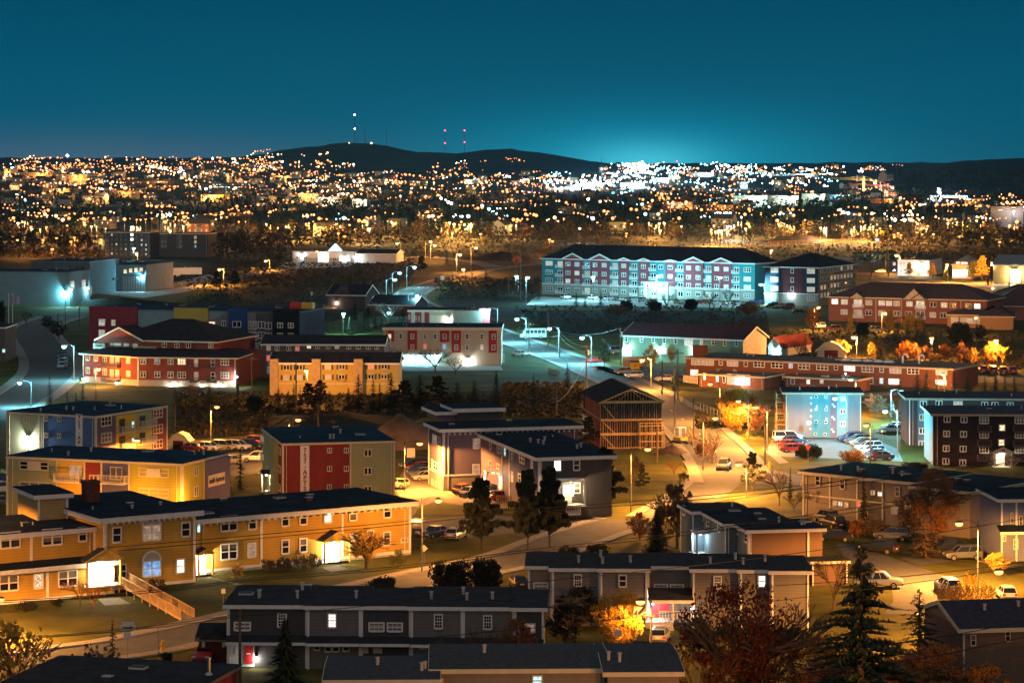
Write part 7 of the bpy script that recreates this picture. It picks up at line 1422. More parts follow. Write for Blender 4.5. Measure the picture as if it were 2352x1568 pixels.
PROTO = {'spruce': [m_spruce(1), m_spruce(2, 24, 9), m_spruce(3, 34, 7)], 'spruceL': [m_spruce(4, 52, 15, 7)], 'spruceO': [m_spruce(31, 32, 11, 6)], 'pine': [m_pine(5), m_pine(6, 22)], 'pineL': [m_pine(7, 40, 130)], 'bare': [m_bare(8), m_bare(9), m_bare(10, 5, None, .12, .42)], 'bareL': [m_bare(21, 6, None, .1, .42)], 'pale': [m_bare(11, 5, palebark, .15)], 'broad': [m_broad(12), m_broad(13, 3600), m_broad(14, 3000, .2)], 'broadL': [m_broad(15, 15000, .06, .017)], 'broadM': [m_broad(25, 9000, .1, .017)], 'shrub': [m_shrub(16), m_shrub(17)], 'hedge': [m_hedge(18)], 'thicket': [m_shrub(19, 700, .045, True), m_shrub(20, 500, .05, True)], 'cone': [m_spruce(22, 40, 18, 5)]}
NAMES = {'spruce': 'spruce_tree', 'spruceL': 'spruce_tree', 'spruceO': 'spruce_tree', 'cone': 'clipped_conifer', 'pine': 'pine_tree', 'pineL': 'pine_tree', 'bare': 'bare_tree', 'bareL': 'bare_tree', 'pale': 'bare_tree', 'broad': 'autumn_tree', 'broadL': 'autumn_tree', 'broadM': 'autumn_tree', 'shrub': 'shrub', 'hedge': 'hedge', 'thicket': 'twiggy_bush'}
ti = 0
def tree(kind, px, base, top, wpx, mat, label, group=None, far=False):
    global ti
    ti += 1; pr = PROTO[kind][ti % len(PROTO[kind])]; g = GT(px, base) if far else G(px, base); k = g.y/F; h = (base-top)*k; w_ = wpx*k/2
    nm = NAMES[kind]; o = thing(nm, label, 'shrub' if nm in ('shrub', 'hedge', 'twiggy_bush') else 'tree', g, rnd.random()*6.28, group); sh = nm in ('shrub', 'hedge', 'twiggy_bush')
    for me, n in ((pr[0], 'stem' if sh else 'trunk'), (pr[1], 'foliage' if sh else 'crown')):
        c = link(n, me, o); c.scale = (w_*(rnd.uniform(.92, 1.08) if not sh else 1), w_, h)
        if n in ('foliage', 'crown') and mat: c.material_slots[0].link = 'OBJECT'; c.material_slots[0].material = leaf(mat)
    return o
TR = [('spruceO', 1978, 1790, 1252, 420, 'fir', 'huge dark spruce rising from the bottom edge, tallest in the picture'), ('spruce', 2112, 1570, 1350, 190, 'fir', 'broad spruce with a small lamp glowing through it'), ('broadM', 1700, 1640, 1325, 330, 'red', 'big dark red tree in front of the grey row house'), ('bareL', 1740, 1640, 1340, 290, 'twig', 'bare grey crown within the dark red tree'), ('broadL', 1424, 1484, 1350, 165, 'yellow', 'golden yellow maple lit beside the red porch'), ('spruceL', 655, 1760, 1418, 190, 'fir', 'dark spruce in front of the slate row house'), ('spruce', 258, 1600, 1420, 78, 'fir', 'small dark spruce over the bottom left roof'), ('broad', 1960, 1650, 1480, 230, 'orange', 'orange bush tree glowing at the bottom right'), ('broadL', 2140, 1640, 1475, 240, 'rust', 'rust coloured thicket tree under the low brown house'), ('broad', 2270, 1650, 1520, 160, 'orange', 'orange leaved bush at the bottom right corner'), ('bare', 1090, 1620, 1380, 130, 'twig', 'thin bare tree before the slate row house right half'), ('broad', 1190, 1560, 1410, 110, 'rust', 'rust red tree at the right end of the slate row house'), ('spruce', 1480, 1640, 1470, 110, 'pine', 'spruce lit golden at the bottom before the wide roof'), ('spruce', 1428, 1620, 1500, 60, 'fir', 'dark thin spruce left of the golden lit spruce'), ('spruce', 1520, 1610, 1500, 60, 'fir', 'dark thin spruce right of the golden lit spruce'), ('spruce', 1290, 1620, 1530, 44, 'fir', 'small spruce tip first along the bottom edge'), ('spruce', 1326, 1620, 1510, 48, 'fir', 'small spruce tip second along the bottom edge'), ('spruce', 1356, 1630, 1535, 40, 'fir', 'small spruce tip third along the bottom edge'), ('spruce', 815, 1620, 1545, 40, 'fir', 'small spruce tip at the bottom before the taupe row'), ('spruce', 1125, 1630, 1530, 80, 'fir', 'dark bushy fir tip at the bottom middle'),
 ('thicket', 40, 1560, 1410, 190, 'yellow', 'yellow lit leafy bush in the bottom left corner'), ('thicket', 200, 1610, 1480, 220, 'brown', 'brown bare shrub before the bottom left roof'), ('broadM', 1890, 1660, 1452, 200, 'rust', 'rust brown tree between the red tree and the huge spruce'), ('bareL', 1610, 1650, 1440, 150, 'rust', 'rusty bare tree at the left foot of the red tree'), ('broad', 2060, 1650, 1500, 150, 'rust', 'rust bush under the broad spruce'), ('spruce', 1820, 1640, 1420, 120, 'fir', 'dim spruce before the red tree'), ('broad', 1300, 1490, 1380, 110, 'dark', 'dark bush heap left of the golden maple'), ('bare', 184, 1392, 1318, 56, 'rust', 'left of two small trees before the lit ramp entrance'), ('bare', 213, 1400, 1328, 40, 'rust', 'right of two small trees before the lit ramp entrance'), ('pineL', 1105, 1262, 1106, 112, 'pine', 'dense dark pine in front of the plum building'), ('pineL', 1212, 1262, 1088, 96, 'pine', 'left of the twin pines on the dark lawn'), ('pineL', 1262, 1256, 1082, 100, 'pine', 'right of the twin pines with forked trunk on the dark lawn'), ('pineL', 1390, 1180, 1035, 98, 'pine', 'large dark pine at the right end of the plum wing'), ('pine', 1350, 1028, 960, 60, 'dark', 'dark tree left of the timber frame house'), ('hedge', 1035, 1380, 1282, 110, 'dark', 'left half of the big round dark hedge'), ('hedge', 1108, 1376, 1276, 110, 'dark', 'right half of the big round dark hedge'), ('hedge', 875, 1372, 1322, 92, 'dark', 'low dark hedge behind the slate roof'), ('cone', 1508, 1290, 1166, 100, 'dark', 'tall dark cone shaped bush left of the stepped row house'), ('broad', 1555, 1260, 1100, 120, 'brown', 'dim brown tree beside the dark cone bush'), ('broad', 1470, 1240, 1170, 60, 'rust', 'rust leaved branches left of the dark cone bush'),
 ('broad', 840, 1304, 1208, 100, 'yellow', 'yellow leaved tree before the ochre facade'), ('bare', 842, 1304, 1200, 90, 'twig', 'bare branches above the yellow tree at the ochre facade'), ('thicket', 912, 1303, 1256, 46, 'green', 'green shrub right of the yellow tree'), ('shrub', 617, 1312, 1282, 40, 'brown', 'leftmost brown bush at the ochre wall foot'), ('shrub', 655, 1310, 1276, 46, 'brown', 'second brown bush at the ochre wall foot'), ('thicket', 690, 1308, 1268, 50, 'brown', 'third brown bush left of the wide lit porch'), ('thicket', 722, 1308, 1264, 44, 'brown', 'fourth brown bush touching the wide lit porch'), ('thicket', 544, 1330, 1288, 36, 'yellow', 'small yellowish bush between the two right porches'), ('shrub', 358, 1375, 1322, 56, 'brown', 'brown bush under the lower arched window'), ('shrub', 60, 1402, 1380, 60, 'dark', 'low dark bush at the ochre wall left'), ('shrub', 130, 1392, 1372, 40, 'dark', 'low dark bush left of the ramp trees'), ('hedge', 381, 1520, 1496, 40, 'dark', 'round dark bush by the yellow hydrant'), ('spruce', 552, 1125, 1030, 44, 'fir', 'spruce between the name board wall and the red block'), ('spruce', 527, 1135, 1075, 26, 'pine', 'small lit spruce at the name board wall'),
 ('bare', 1636, 1065, 972, 76, 'twig', 'wide bare street tree by the lower road'), ('thicket', 1622, 1058, 1005, 70, 'rust', 'rust bush under the bare street tree'), ('broadL', 1690, 990, 885, 110, 'yellow', 'large golden tree below the school wing'), ('broad', 1735, 1000, 900, 90, 'rust', 'brown right side tree behind the lamp pair'), ('spruce', 1303, 890, 832, 42, 'dark', 'dark cone shaped shrub on the main road corner'), ('pine', 1388, 842, 782, 46, 'green', 'round green lit tree beside the red car'), ('broad', 1494, 850, 786, 40, 'yellow', 'left yellow tree before the green hall'), ('broad', 1543, 838, 788, 32, 'yellow', 'right yellow tree before the green hall'), ('spruce', 1549, 896, 840, 34, 'fir', 'spruce on the green lawn before the school'), ('spruce', 1226, 940, 856, 36, 'dark', 'dark spruce on the dark lot'), ('spruce', 1140, 925, 850, 44, 'dark', 'dark spruce on the slope behind the plum roof'), ('broad', 895, 890, 832, 50, 'orange', 'orange lit tree right of the town houses'), ('bare', 915, 850, 790, 60, 'twig', 'left bare tree before the glowing entrance'), ('bare', 1000, 852, 784, 80, 'twig', 'large bare tree before the glowing entrance'), ('bare', 1046, 860, 812, 60, 'twig', 'right bare tree below the beige wall'), ('bare', 783, 905, 850, 30, 'rust', 'bare tree before the yellow town houses'), ('pale', 892, 745, 680, 62, None, 'pale bare tree lit from below among the firs'),
 ('spruce', 114, 936, 862, 34, 'fir', 'tall spruce behind the sage and blue block'), ('spruce', 154, 938, 893, 28, 'fir', 'smaller spruce behind the sage and blue block'), ('spruce', 190, 930, 880, 34, 'fir', 'spruce by the wall lamp of the hip roofed house'), ('spruce', 174, 932, 900, 20, 'fir', 'little spruce between two larger ones at the left'), ('spruce', 220, 932, 892, 24, 'fir', 'little spruce right of the wall lamp'), ('spruce', 481, 925, 885, 42, 'fir', 'spruce before the lit garage door'), ('spruce', 547, 935, 880, 44, 'fir', 'spruce at the right corner of the hip roofed house'), ('thicket', 440, 915, 880, 40, 'brown', 'bare bush before the lit stone base'), ('hedge', 590, 945, 905, 60, 'dark', 'dark bush left of the town houses'),
 ('pine', 1728, 1128, 1040, 64, 'pine', 'pine behind the small sodium lamp'), ('bare', 1790, 1160, 1062, 64, 'brown', 'bare brown tree left of the taupe row house'), ('spruce', 1815, 1150, 1072, 26, 'fir', 'thin dark spruce at the left end of the taupe row house'), ('spruce', 1984, 1200, 1086, 34, 'fir', 'thin spruce before the taupe wall'), ('bare', 1875, 1184, 1108, 56, 'twig', 'left bare tree before the taupe wall'), ('bare', 1908, 1184, 1105, 56, 'twig', 'right bare tree before the taupe wall'), ('bare', 1823, 1176, 1126, 40, 'twig', 'small bare tree at the taupe porch'), ('broadM', 2150, 1250, 1065, 130, 'rust', 'big brown autumn tree hiding the taupe row house'), ('broad', 2095, 1240, 1120, 90, 'brown', 'brown tree left of the big autumn tree'), ('shrub', 1968, 1230, 1190, 60, 'rust', 'rust bush by the black sedan'), ('broad', 2015, 1235, 1190, 80, 'brown', 'brown bush before the taupe row windows'), ('spruce', 2125, 1280, 1180, 110, 'brown', 'dim spruce beside the grey people carrier'), ('hedge', 1862, 1052, 1018, 78, 'dark', 'dark bush at the car park exit'), ('hedge', 1957, 1070, 1032, 62, 'brown', 'round brown bush by the pinkish lamp'), ('hedge', 2100, 1085, 1060, 70, 'dark', 'dark bush behind the taupe roof'), ('shrub', 1785, 1012, 992, 34, 'green', 'left cyan lit shrub at the cyan washed block'), ('shrub', 1818, 1008, 989, 24, 'green', 'right cyan lit shrub at the cyan washed block'), ('pale', 2068, 985, 925, 50, None, 'left pale bare tree glowing by the bright cyan lamp'), ('pale', 2058, 980, 900, 34, None, 'right pale bare tree glowing by the bright cyan lamp'), ('pale', 2325, 1090, 1030, 36, None, 'white stemmed birch before the black block'), ('broad', 2010, 960, 900, 60, 'brown', 'brown tree behind the cyan washed block'), ('thicket', 2180, 1400, 1330, 80, 'brown', 'bare twigs in front of the white suv'), ('thicket', 2240, 1400, 1310, 110, 'yellow', 'bare yellowish bush under the tall sodium lamp'), ('broad', 2290, 1320, 1265, 70, 'yellow', 'yellow green tree behind the glaring lamp'), ('bare', 1915, 1400, 1240, 90, 'twig', 'dim bare tree left of the silver pickup'), ('shrub', 1990, 1395, 1340, 60, 'dark', 'dark bush by the silver pickup'), ('shrub', 1310, 1278, 1250, 60, 'dark', 'dark bush behind the grey row roof'), ('shrub', 1370, 1280, 1246, 70, 'dark', 'second dark bush behind the grey row roof'),
 ('broad', 1330, 1440, 1340, 150, 'dark', 'dark leafless tree between the two row houses'), ('thicket', 1460, 1100, 1040, 40, 'twig', 'small bare bush by the thin grey pole'), ('bare', 1548, 1090, 1050, 30, 'rust', 'small reddish bare tree on the strip of lawn'), ('thicket', 1570, 1110, 1080, 30, 'dark', 'small dark bush on the dim lawn'), ('pine', 1475, 1130, 1068, 36, 'dark', 'dim pine right of the plum wing')]
for r in TR:
    if r[6]: tree(*r)
for i, (k, x, bs, tp, wd_, mt) in enumerate([('bare', 1834, 822, 776, 32, 'red'), ('bare', 1868, 822, 782, 30, 'red'), ('broad', 1932, 824, 778, 52, 'orange'), ('broad', 2078, 830, 780, 48, 'orange'), ('broad', 2100, 830, 786, 38, 'rust'), ('broad', 2126, 832, 790, 36, 'rust'), ('broad', 2170, 834, 786, 40, 'orange'), ('broad', 2210, 838, 782, 40, 'rust'), ('broad', 2236, 842, 796, 30, 'yellow'), ('broad', 2278, 842, 780, 42, 'orange'), ('bare', 2302, 842, 782, 30, 'yellow'), ('broad', 2003, 826, 784, 26, 'yellow'), ('thicket', 2150, 838, 806, 40, 'yellow'), ('thicket', 2255, 846, 812, 30, 'yellow')]):
    tree(k, x, bs, tp, wd_, mt, '%s tree, number %s from the left in the glowing bushes behind the school' % ({'red': 'dark red', 'orange': 'orange', 'rust': 'rusty', 'yellow': 'yellow'}[mt], 'one two three four five six seven eight nine ten eleven twelve thirteen fourteen'.split()[sorted([1834, 1868, 1932, 2078, 2100, 2126, 2170, 2210, 2236, 2278, 2302, 2003, 2150, 2255]).index(x)]), 'autumn trees behind the school')
for i, (x, bs, tp, wd_) in enumerate([(1850, 812, 764, 30), (2024, 832, 770, 46), (2062, 790, 735, 32), (2084, 790, 742, 30), (2104, 790, 734, 30), (2122, 788, 736, 28), (2107, 905, 852, 48), (2128, 905, 850, 40), (2152, 905, 862, 28), (2192, 908, 856, 36), (2222, 905, 862, 40), (2262, 905, 862, 34), (2286, 905, 858, 38), (2308, 908, 866, 34), (2330, 908, 862, 40), (2066, 900, 862, 24), (1820, 800, 778, 22)]):
    tree('spruce', x, bs, tp, wd_, 'fir', '%s spruce %s' % ('dark', ('standing alone on the orange slope', 'half lit beside the rusty bushes', 'left before the brick building', 'second before the brick building', 'third before the brick building', 'right before the brick building', 'leftmost and widest behind the dark block', 'second behind the dark block', 'third and small behind the dark block', 'fourth behind the dark block', 'fifth behind the dark block', 'sixth behind the dark block', 'seventh behind the dark block', 'eighth behind the dark block', 'last at the right behind the dark block', 'small in front of the school lit windows', 'small on the slope above the chapel')[i]), 'spruces on the right slope')
for i, (x, tp, wd_) in enumerate([(640, 896, 44), (662, 900, 36), (675, 882, 26), (690, 890, 26), (708, 886, 44), (735, 880, 46), (757, 900, 30), (800, 894, 40), (823, 862, 44), (857, 872, 34), (872, 882, 26), (898, 858, 48), (930, 880, 60), (965, 862, 60), (1005, 870, 60), (1050, 880, 60), (1090, 876, 50)]):
    tree('spruce' if i not in (4, 5, 12, 14) else 'pine', x, 942, tp-4, wd_*1.35, 'dark', '%s of the dark trees standing before the yellow town houses, counted from the left' % 'first second third fourth fifth sixth seventh eighth ninth tenth eleventh twelfth thirteenth fourteenth fifteenth sixteenth seventeenth'.split()[i], 'dark trees before the yellow town houses')
for i, (x, bs, tp, wd_) in enumerate([(757, 765, 724, 28), (802, 768, 726, 28), (730, 770, 742, 22), (825, 762, 722, 26), (836, 760, 716, 22), (845, 760, 720, 24), (862, 756, 712, 24), (876, 756, 716, 20), (815, 735, 690, 40), (845, 730, 700, 40), (925, 745, 706, 40)]):
    tree('spruce', x, bs, tp, wd_, 'fir' if i < 8 else 'dark', '%s fir of the cyan lit grove behind the beige building' % 'first second third fourth fifth sixth seventh eighth ninth tenth eleventh'.split()[i], 'firs in the cyan lit grove')
CNT = {}
for i, (k, x, bs, tp, wd_, mt) in enumerate(sorted([('pine', 497, 662, 624, 32, 'dark'), ('pine', 540, 660, 624, 34, 'dark'), ('spruce', 576, 660, 634, 20, 'dark'), ('spruce', 622, 650, 621, 26, 'dark'), ('spruce', 690, 632, 604, 20, 'dark'), ('spruce', 826, 630, 596, 20, 'dark'), ('spruce', 1026, 608, 574, 22, 'fir'), ('spruce', 940, 625, 588, 34, 'dark'), ('pine', 968, 628, 590, 34, 'dark'), ('spruce', 1040, 668, 630, 22, 'dark'), ('spruce', 1116, 660, 619, 30, 'dark'), ('bare', 1085, 640, 600, 28, 'twig'), ('bare', 1186, 625, 578, 20, 'rust'), ('bare', 1237, 598, 574, 16, 'rust'), ('spruce', 1324, 706, 668, 24, 'dark'), ('spruce', 1380, 705, 666, 26, 'dark'), ('spruce', 1344, 706, 680, 18, 'dark'), ('bare', 1530, 706, 660, 36, 'dark'), ('bare', 1630, 708, 664, 34, 'dark'), ('bare', 1672, 706, 650, 26, 'dark'), ('hedge', 1590, 712, 684, 40, 'dark'), ('hedge', 1500, 714, 690, 46, 'dark'), ('hedge', 1440, 714, 688, 40, 'dark'), ('broad', 1420, 730, 696, 60, 'brown'), ('broad', 1720, 730, 690, 60, 'brown'), ('broad', 1868, 768, 700, 46, 'orange'), ('broad', 1796, 790, 766, 46, 'yellow'), ('broad', 1953, 770, 716, 20, 'yellow'), ('broad', 2044, 766, 708, 30, 'yellow'), ('broad', 2090, 770, 716, 40, 'yellow'), ('broad', 2114, 770, 720, 26, 'yellow'), ('hedge', 2200, 790, 736, 70, 'dark'), ('broad', 2250, 785, 742, 40, 'dark'), ('hedge', 1980, 770, 738, 40, 'dark'), ('bare', 2300, 800, 760, 50, 'brown'), ('pine', 2088, 636, 604, 24, 'rust'), ('pine', 2142, 640, 606, 30, 'yellow'), ('pine', 2172, 648, 616, 24, 'green'), ('pine', 2235, 645, 600, 40, 'green'), ('pine', 2256, 645, 590, 44, 'yellow'), ('spruce', 2270, 655, 620, 26, 'dark'), ('spruce', 2034, 626, 586, 16, 'fir'), ('broad', 110, 755, 724, 40, 'dark'), ('broad', 135, 780, 735, 46, 'dark'), ('bare', 60, 748, 706, 24, 'dark'), ('hedge', 2, 745, 685, 24, 'dark')], key=lambda r: r[1])):
    side = 'by the hill road' if x < 700 and bs < 680 else 'near the crossroads' if x < 1240 and bs < 680 else 'before the teal building' if x < 1740 else 'before the brick building' if bs > 690 and x > 1740 else 'at the depot' if bs < 690 and x > 1740 else 'by the left road'
    if x < 200: side = 'by the left road'
    q_ = CNT.setdefault((mt, NAMES[k], side), []); q_.append(1)
    tree(k, x, bs, tp, wd_, mt, '%s %s %s, %s of its kind from the left' % ({'dark': 'dark', 'fir': 'deep green', 'twig': 'bare grey', 'rust': 'rust brown', 'brown': 'brown', 'orange': 'orange', 'yellow': 'yellow', 'green': 'green'}[mt], NAMES[k].replace('_', ' '), side, 'first second third fourth fifth sixth seventh eighth ninth'.split()[len(q_)-1]), 'trees '+side)
# ---------------------------------------------------------------- the far city
r = random.Random(5)
def farbox(x0, x1, yt, yb, c, label, lit=.25, rows=3, name='institution', cat='building', dep=30, lc='w', power=0, pc=WARM, cols=None):
    g = GT((x0+x1)/2, yb); k = g.y/F; W_ = (x1-x0)*k; h = (yb-yt)*k; o = thing(name, label, cat, g, R(-12+r.uniform(-6, 6))); b = MB(); mt = M('far_wall_%02d%02d%02d' % tuple(int(v*99) for v in c), c, .85, .12, .08)
    b.box(-W_/2, W_/2, 0, dep, -4, h, mt); b.build('wall', o); b = MB(); b.box(-W_/2-.3, W_/2+.3, -.3, dep+.3, h+.004, h+.6, roofm); b.build('roof', o)
    n = cols or max(2, int(W_/4)); b = MB(); d = MB()
    for j in range(rows):
        z = h*(j+.35)/rows
        for i in range(n):
            x = -W_/2+W_*(i+.5)/n; w_ = W_/n*.3; hh = h/rows*.3
            q = b if r.random() < lit else d
            q.face([(x-w_, -.05, z), (x+w_, -.05, z), (x+w_, -.05, z+hh), (x-w_, -.05, z+hh)], PANES[lc] if q is b else PANES['d'])
    if b.f: b.build('window_grid', o)
    if d.f: d.build('window_grid', o)
    if power:
        l = MB(); l.ball((W_*.2, -6, h*.8), .8, .8, .5, FE['c' if pc[0] < .7 else 's'], 8, 5); l.tube([(W_*.2, -6, -2), (W_*.2, -6, h*.8)], .15, polem, 5); l.build('yard_lamp', o); lamp_light(o, (W_*.2, -7, h*.75), power, pc, .4)
    return o
C1_, C2_, C3_, C4_, C5_ = (.40, .40, .36), (.26, .18, .13), (.10, .08, .08), (.45, .36, .2), (.32, .34, .36)
for a in [(1684, 1762, 449, 476, C1_, 'pale green lit institutional block with many small windows', .35, 4, 'c', 26000, (.7, 1, .9)), (1764, 1834, 449, 472, C1_, 'cream slab right of the pale institutional block', .3, 4, 'w', 20000, (.8, 1, .85)), (1841, 1896, 445, 471, (.34, .36, .26), 'olive block with tall dark vertical window strips', .1, 1, 'k', 20000, (.7, 1, .85)), (1898, 1952, 447, 459, (.2, .26, .3), 'bluish concrete frame under the tower cranes', .3, 2, 'c', 20000, LEDC), (1858, 1912, 464, 474, C1_, 'low glazed pale wing before the olive block', .6, 2, 'c', 0, WARM), (1995, 2070, 455, 467, C2_, 'reddish low block right of the yellow crane', .1, 1, 'w', 16000, SOD), (2073, 2114, 447, 466, (.1, .055, .05), 'dark red brown windowless block', .0, 1, 'd', 0, WARM), (2138, 2222, 449, 464, C1_, 'long white lit works beside the tall pale chimney', .5, 2, 'c', 24000, (.7, 1, .9)), (2165, 2262, 456, 470, C2_, 'brown low blocks before the white lit works', .15, 2, 'w', 12000, SOD), (2276, 2350, 474, 526, (.24, .19, .18), 'nine storey brown slab tower at the right edge', .12, 9, 'w', 4000, (.8, .9, 1)), (1648, 1683, 446, 464, C5_, 'grey box left of the pale institutional block', .3, 3, 'c', 0, WARM), (1520, 1592, 464, 482, C2_, 'brown flat building right of the domed church', .15, 2, 'w', 14000, SOD), (1592, 1700, 470, 486, C2_, 'row of tan roofs below the institutional blocks', .2, 2, 'w', 12000, SOD),
    (9, 24, 388, 411, C4_, 'tall tan end block at the far left', .1, 3, 'w', 14000, SOD), (26, 124, 396, 410, C4_, 'long tan school like block at the far left', .2, 2, 'c', 16000, SOD), (126, 203, 400, 424, C4_, 'five storey tan block with window grid at the left', .55, 5, 'w', 16000, SOD), (204, 252, 410, 422, C3_, 'low dark block with cyan window strip', .7, 1, 'c', 0, SOD), (286, 402, 413, 434, C3_, 'long dark roofed building left of the centre', .15, 2, 'o', 9000, SOD), (456, 562, 421, 444, C3_, 'dark bluish six floor block with scattered lights', .25, 4, 'c', 0, SOD), (96, 162, 432, 450, C4_, 'orange lit row of flats at the left', .25, 2, 'o', 12000, SOD), (262, 302, 438, 458, C4_, 'tan chequered block at the left', .5, 3, 'k', 9000, SOD), (460, 514, 447, 464, (.5, .36, .08), 'yellow lit hall with a square tower', .05, 1, 'o', 22000, SOD), (618, 668, 403, 420, C1_, 'pale hall on the left hillside', .1, 1, 'w', 16000, SOD), (724, 776, 452, 470, C1_, 'pale gabled hall above the row of lamps', .1, 1, 'w', 16000, WARM), (808, 843, 457, 476, C1_, 'white slab with dark vertical strips below the hill', .0, 1, 'd', 18000, WARM), (686, 730, 444, 462, C4_, 'stepped tan houses left of the pale gabled hall', .2, 2, 'o', 9000, SOD), (545, 690, 476, 484, C2_, 'long row of brown terraces behind a lamp row', .3, 1, 'o', 9000, SOD), (430, 560, 488, 496, C4_, 'lamp lit terrace with gables on the left', .3, 1, 'o', 12000, SOD),
    (1064, 1090, 412, 421, C1_, 'white box with dark windows at the foot of the hill', .2, 2, 'w', 14000, WARM), (980, 1010, 478, 486, C4_, 'small orange lit shop among trees', .5, 1, 'o', 9000, SOD), (1424, 1480, 420, 434, C1_, 'bright retail shed under white floodlights', .5, 1, 'W', 60000, COOL), (1300, 1360, 424, 436, C1_, 'long pale retail shed', .4, 1, 'c', 40000, COOL), (1495, 1560, 408, 420, C1_, 'bright retail shed behind the floodlit one', .5, 1, 'W', 60000, COOL), (1250, 1300, 430, 442, C2_, 'brown retail shed with a blue sign', .3, 1, 'b', 12000, COOL), (1580, 1640, 396, 406, C1_, 'far retail shed with red lit roof edge', .4, 1, 'r', 30000, COOL), (1380, 1420, 398, 408, C5_, 'grey hall below the pointed roof', .2, 1, 'c', 20000, COOL), (1760, 1880, 399, 406, C1_, 'very long lit shed on the far right plain', .7, 1, 'c', 30000, COOL)]:
    farbox(a[0], a[1], a[2], a[3], a[4], a[5], a[6], a[7], lc=a[8], power=a[9]*.4, pc=a[10], dep=25 if a[3] > 440 else 40)
g = GT(1522, 460); k = g.y/F; o = thing('domed_church', 'dark dome with a lit rim among the trees', 'church', g); b = MB(); b.tube([(0, 0, 0), (0, 0, 6)], 14*k, M('far_wall_dome', (.35, .28, .22), .8), 16); b.build('drum', o); b = MB(); b.ball((0, 0, 6), 9*k, 9*k, 14*k, M('dome_dark', (.06, .06, .07), .5), 16, 8); b.build('dome', o); lamp_light(o, (0, -20, 4), 16000, SOD, .3)
o = thing('chimney_stack', 'tall pale twin chimney beside the white lit works', 'chimney', GT(2157, 464)); k = o.location.y/F; b = MB(); b.tube([(-2*k, 0, 0), (-2*k, 0, 33*k)], 2*k, M('pale_stack', (.5, .5, .46), .7), 10); b.tube([(2*k, 0, 0), (2*k, 0, 31*k)], 2*k, M('pale_stack'), 10); b.build('shaft', o); lamp_light(o, (0, -16, 12), 30000, COOL, .4)
def crane(label, mx, yt, yb, jl, jr, jy0, jy1, mt):
    g = GT(mx, yb); k = g.y/F; H_ = (yb-yt)*k; o = thing('tower_crane', label, 'crane', g); b = MB(); s_ = 1.1; q = .22
    for sx in (-s_, s_):
        for sy in (-s_, s_): b.tube([(sx, sy, 0), (sx, sy, H_-6)], q, mt, 4)
    n = 14
    for i in range(n):
        z0, z1 = (H_-6)*i/n, (H_-6)*(i+1)/n
        for sy in (-s_, s_): b.tube([(-s_, sy, z0), (s_, sy, z1)], q*.7, mt, 4)
    b.build('mast', o); z = H_-8; xl, xr = (jl-mx)*k, (jr-mx)*k; b = MB(); zl = H_-(jy0-yt)*k; zr = H_-(jy1-yt)*k
    for dy, dz in ((-.8, 0), (.8, 0), (0, 1.6)): b.tube([(xl, dy, zl+dz), (0, dy, (zl+zr)/2+dz), (xr, dy, zr+dz)], q, mt, 4)
    for i in range(26): x = xl+(xr-xl)*i/26; x1 = xl+(xr-xl)*(i+1)/26; zz = zl+(zr-zl)*i/26; b.tube([(x, -.8, zz), ((x+x1)/2, 0, zz+1.6), (x1, .8, zz)], q*.7, mt, 4)
    b.build('jib', o); b = MB(); b.tube([(0, 0, z), (0, 0, H_)], .4, mt, 5); b.tube([(0, 0, H_), (xl*.55, 0, zl+1.6)], .12, mt, 4); b.tube([(0, 0, H_), (xr*.9, 0, zr+1.6)], .12, mt, 4); b.build('tie_bar', o); b = MB(); b.box(xr-4, xr-.5, -1, 1, zr-3.4, zr-.2, M('counterweight', (.4, .38, .34), .8)); b.build('counterweight', o); lamp_light(o, (6, -14, H_*.45), 26000, WARM, .4); return o
crane('yellow tower crane over the concrete frame', 1984, 404.5, 455, 1903, 2014, 411, 416.5, M('crane_yellow', (.5, .36, .12), .6)); crane('dim red tower crane behind the yellow one', 2022, 417, 452, 1948, 2053.5, 424, 430, M('crane_red', (.3, .09, .09), .6))
def mast(label, x, yt, yb, lights, kind, w_=.35):
    g = GT(x, yb); k = g.y/F; h = (yb-yt)*k; o = thing('radio_mast', label, 'mast', g); b = MB(); b.tube([(0, 0, -2), (0, 0, h)], [w_*1.6, w_], M('mast_steel', (.12, .11, .12), .6), 5); b.build('shaft', o)
    for y in lights: z = (yb-y)*k; b = MB(); b.ball((0, -.6, z), 1.5, 1.5, 1.5, FE[kind], 8, 6); b.build('beacon', o)
mast('tallest mast on the hill with two white lights', 815, 263, 327, (264.5, 296.5), 'x', .6)
for lb, x, yt in (('short thick mast right of the tallest one', 822, 313), ('thin mast on the hill crown', 838, 292), ('small mast beside the thin one', 842, 318), ('lone mast on the right shoulder of the hill', 888, 292)): mast(lb, x, yt, 328 if x < 880 else 335, (), 'w', .45)
mast('left of two masts with red lights between the hills', 1022, 299, 352, (300.3, 328.8), 'r'); mast('right of two masts with red lights between the hills', 1067, 299, 352, (299.8, 326.8), 'r'); mast('far mast with one red light at the horizon', 1555, 369, 383, (371,), 'r', .3); mast('thin mast left of the bright sheds', 1382, 362, 384, (), 'r', .4)
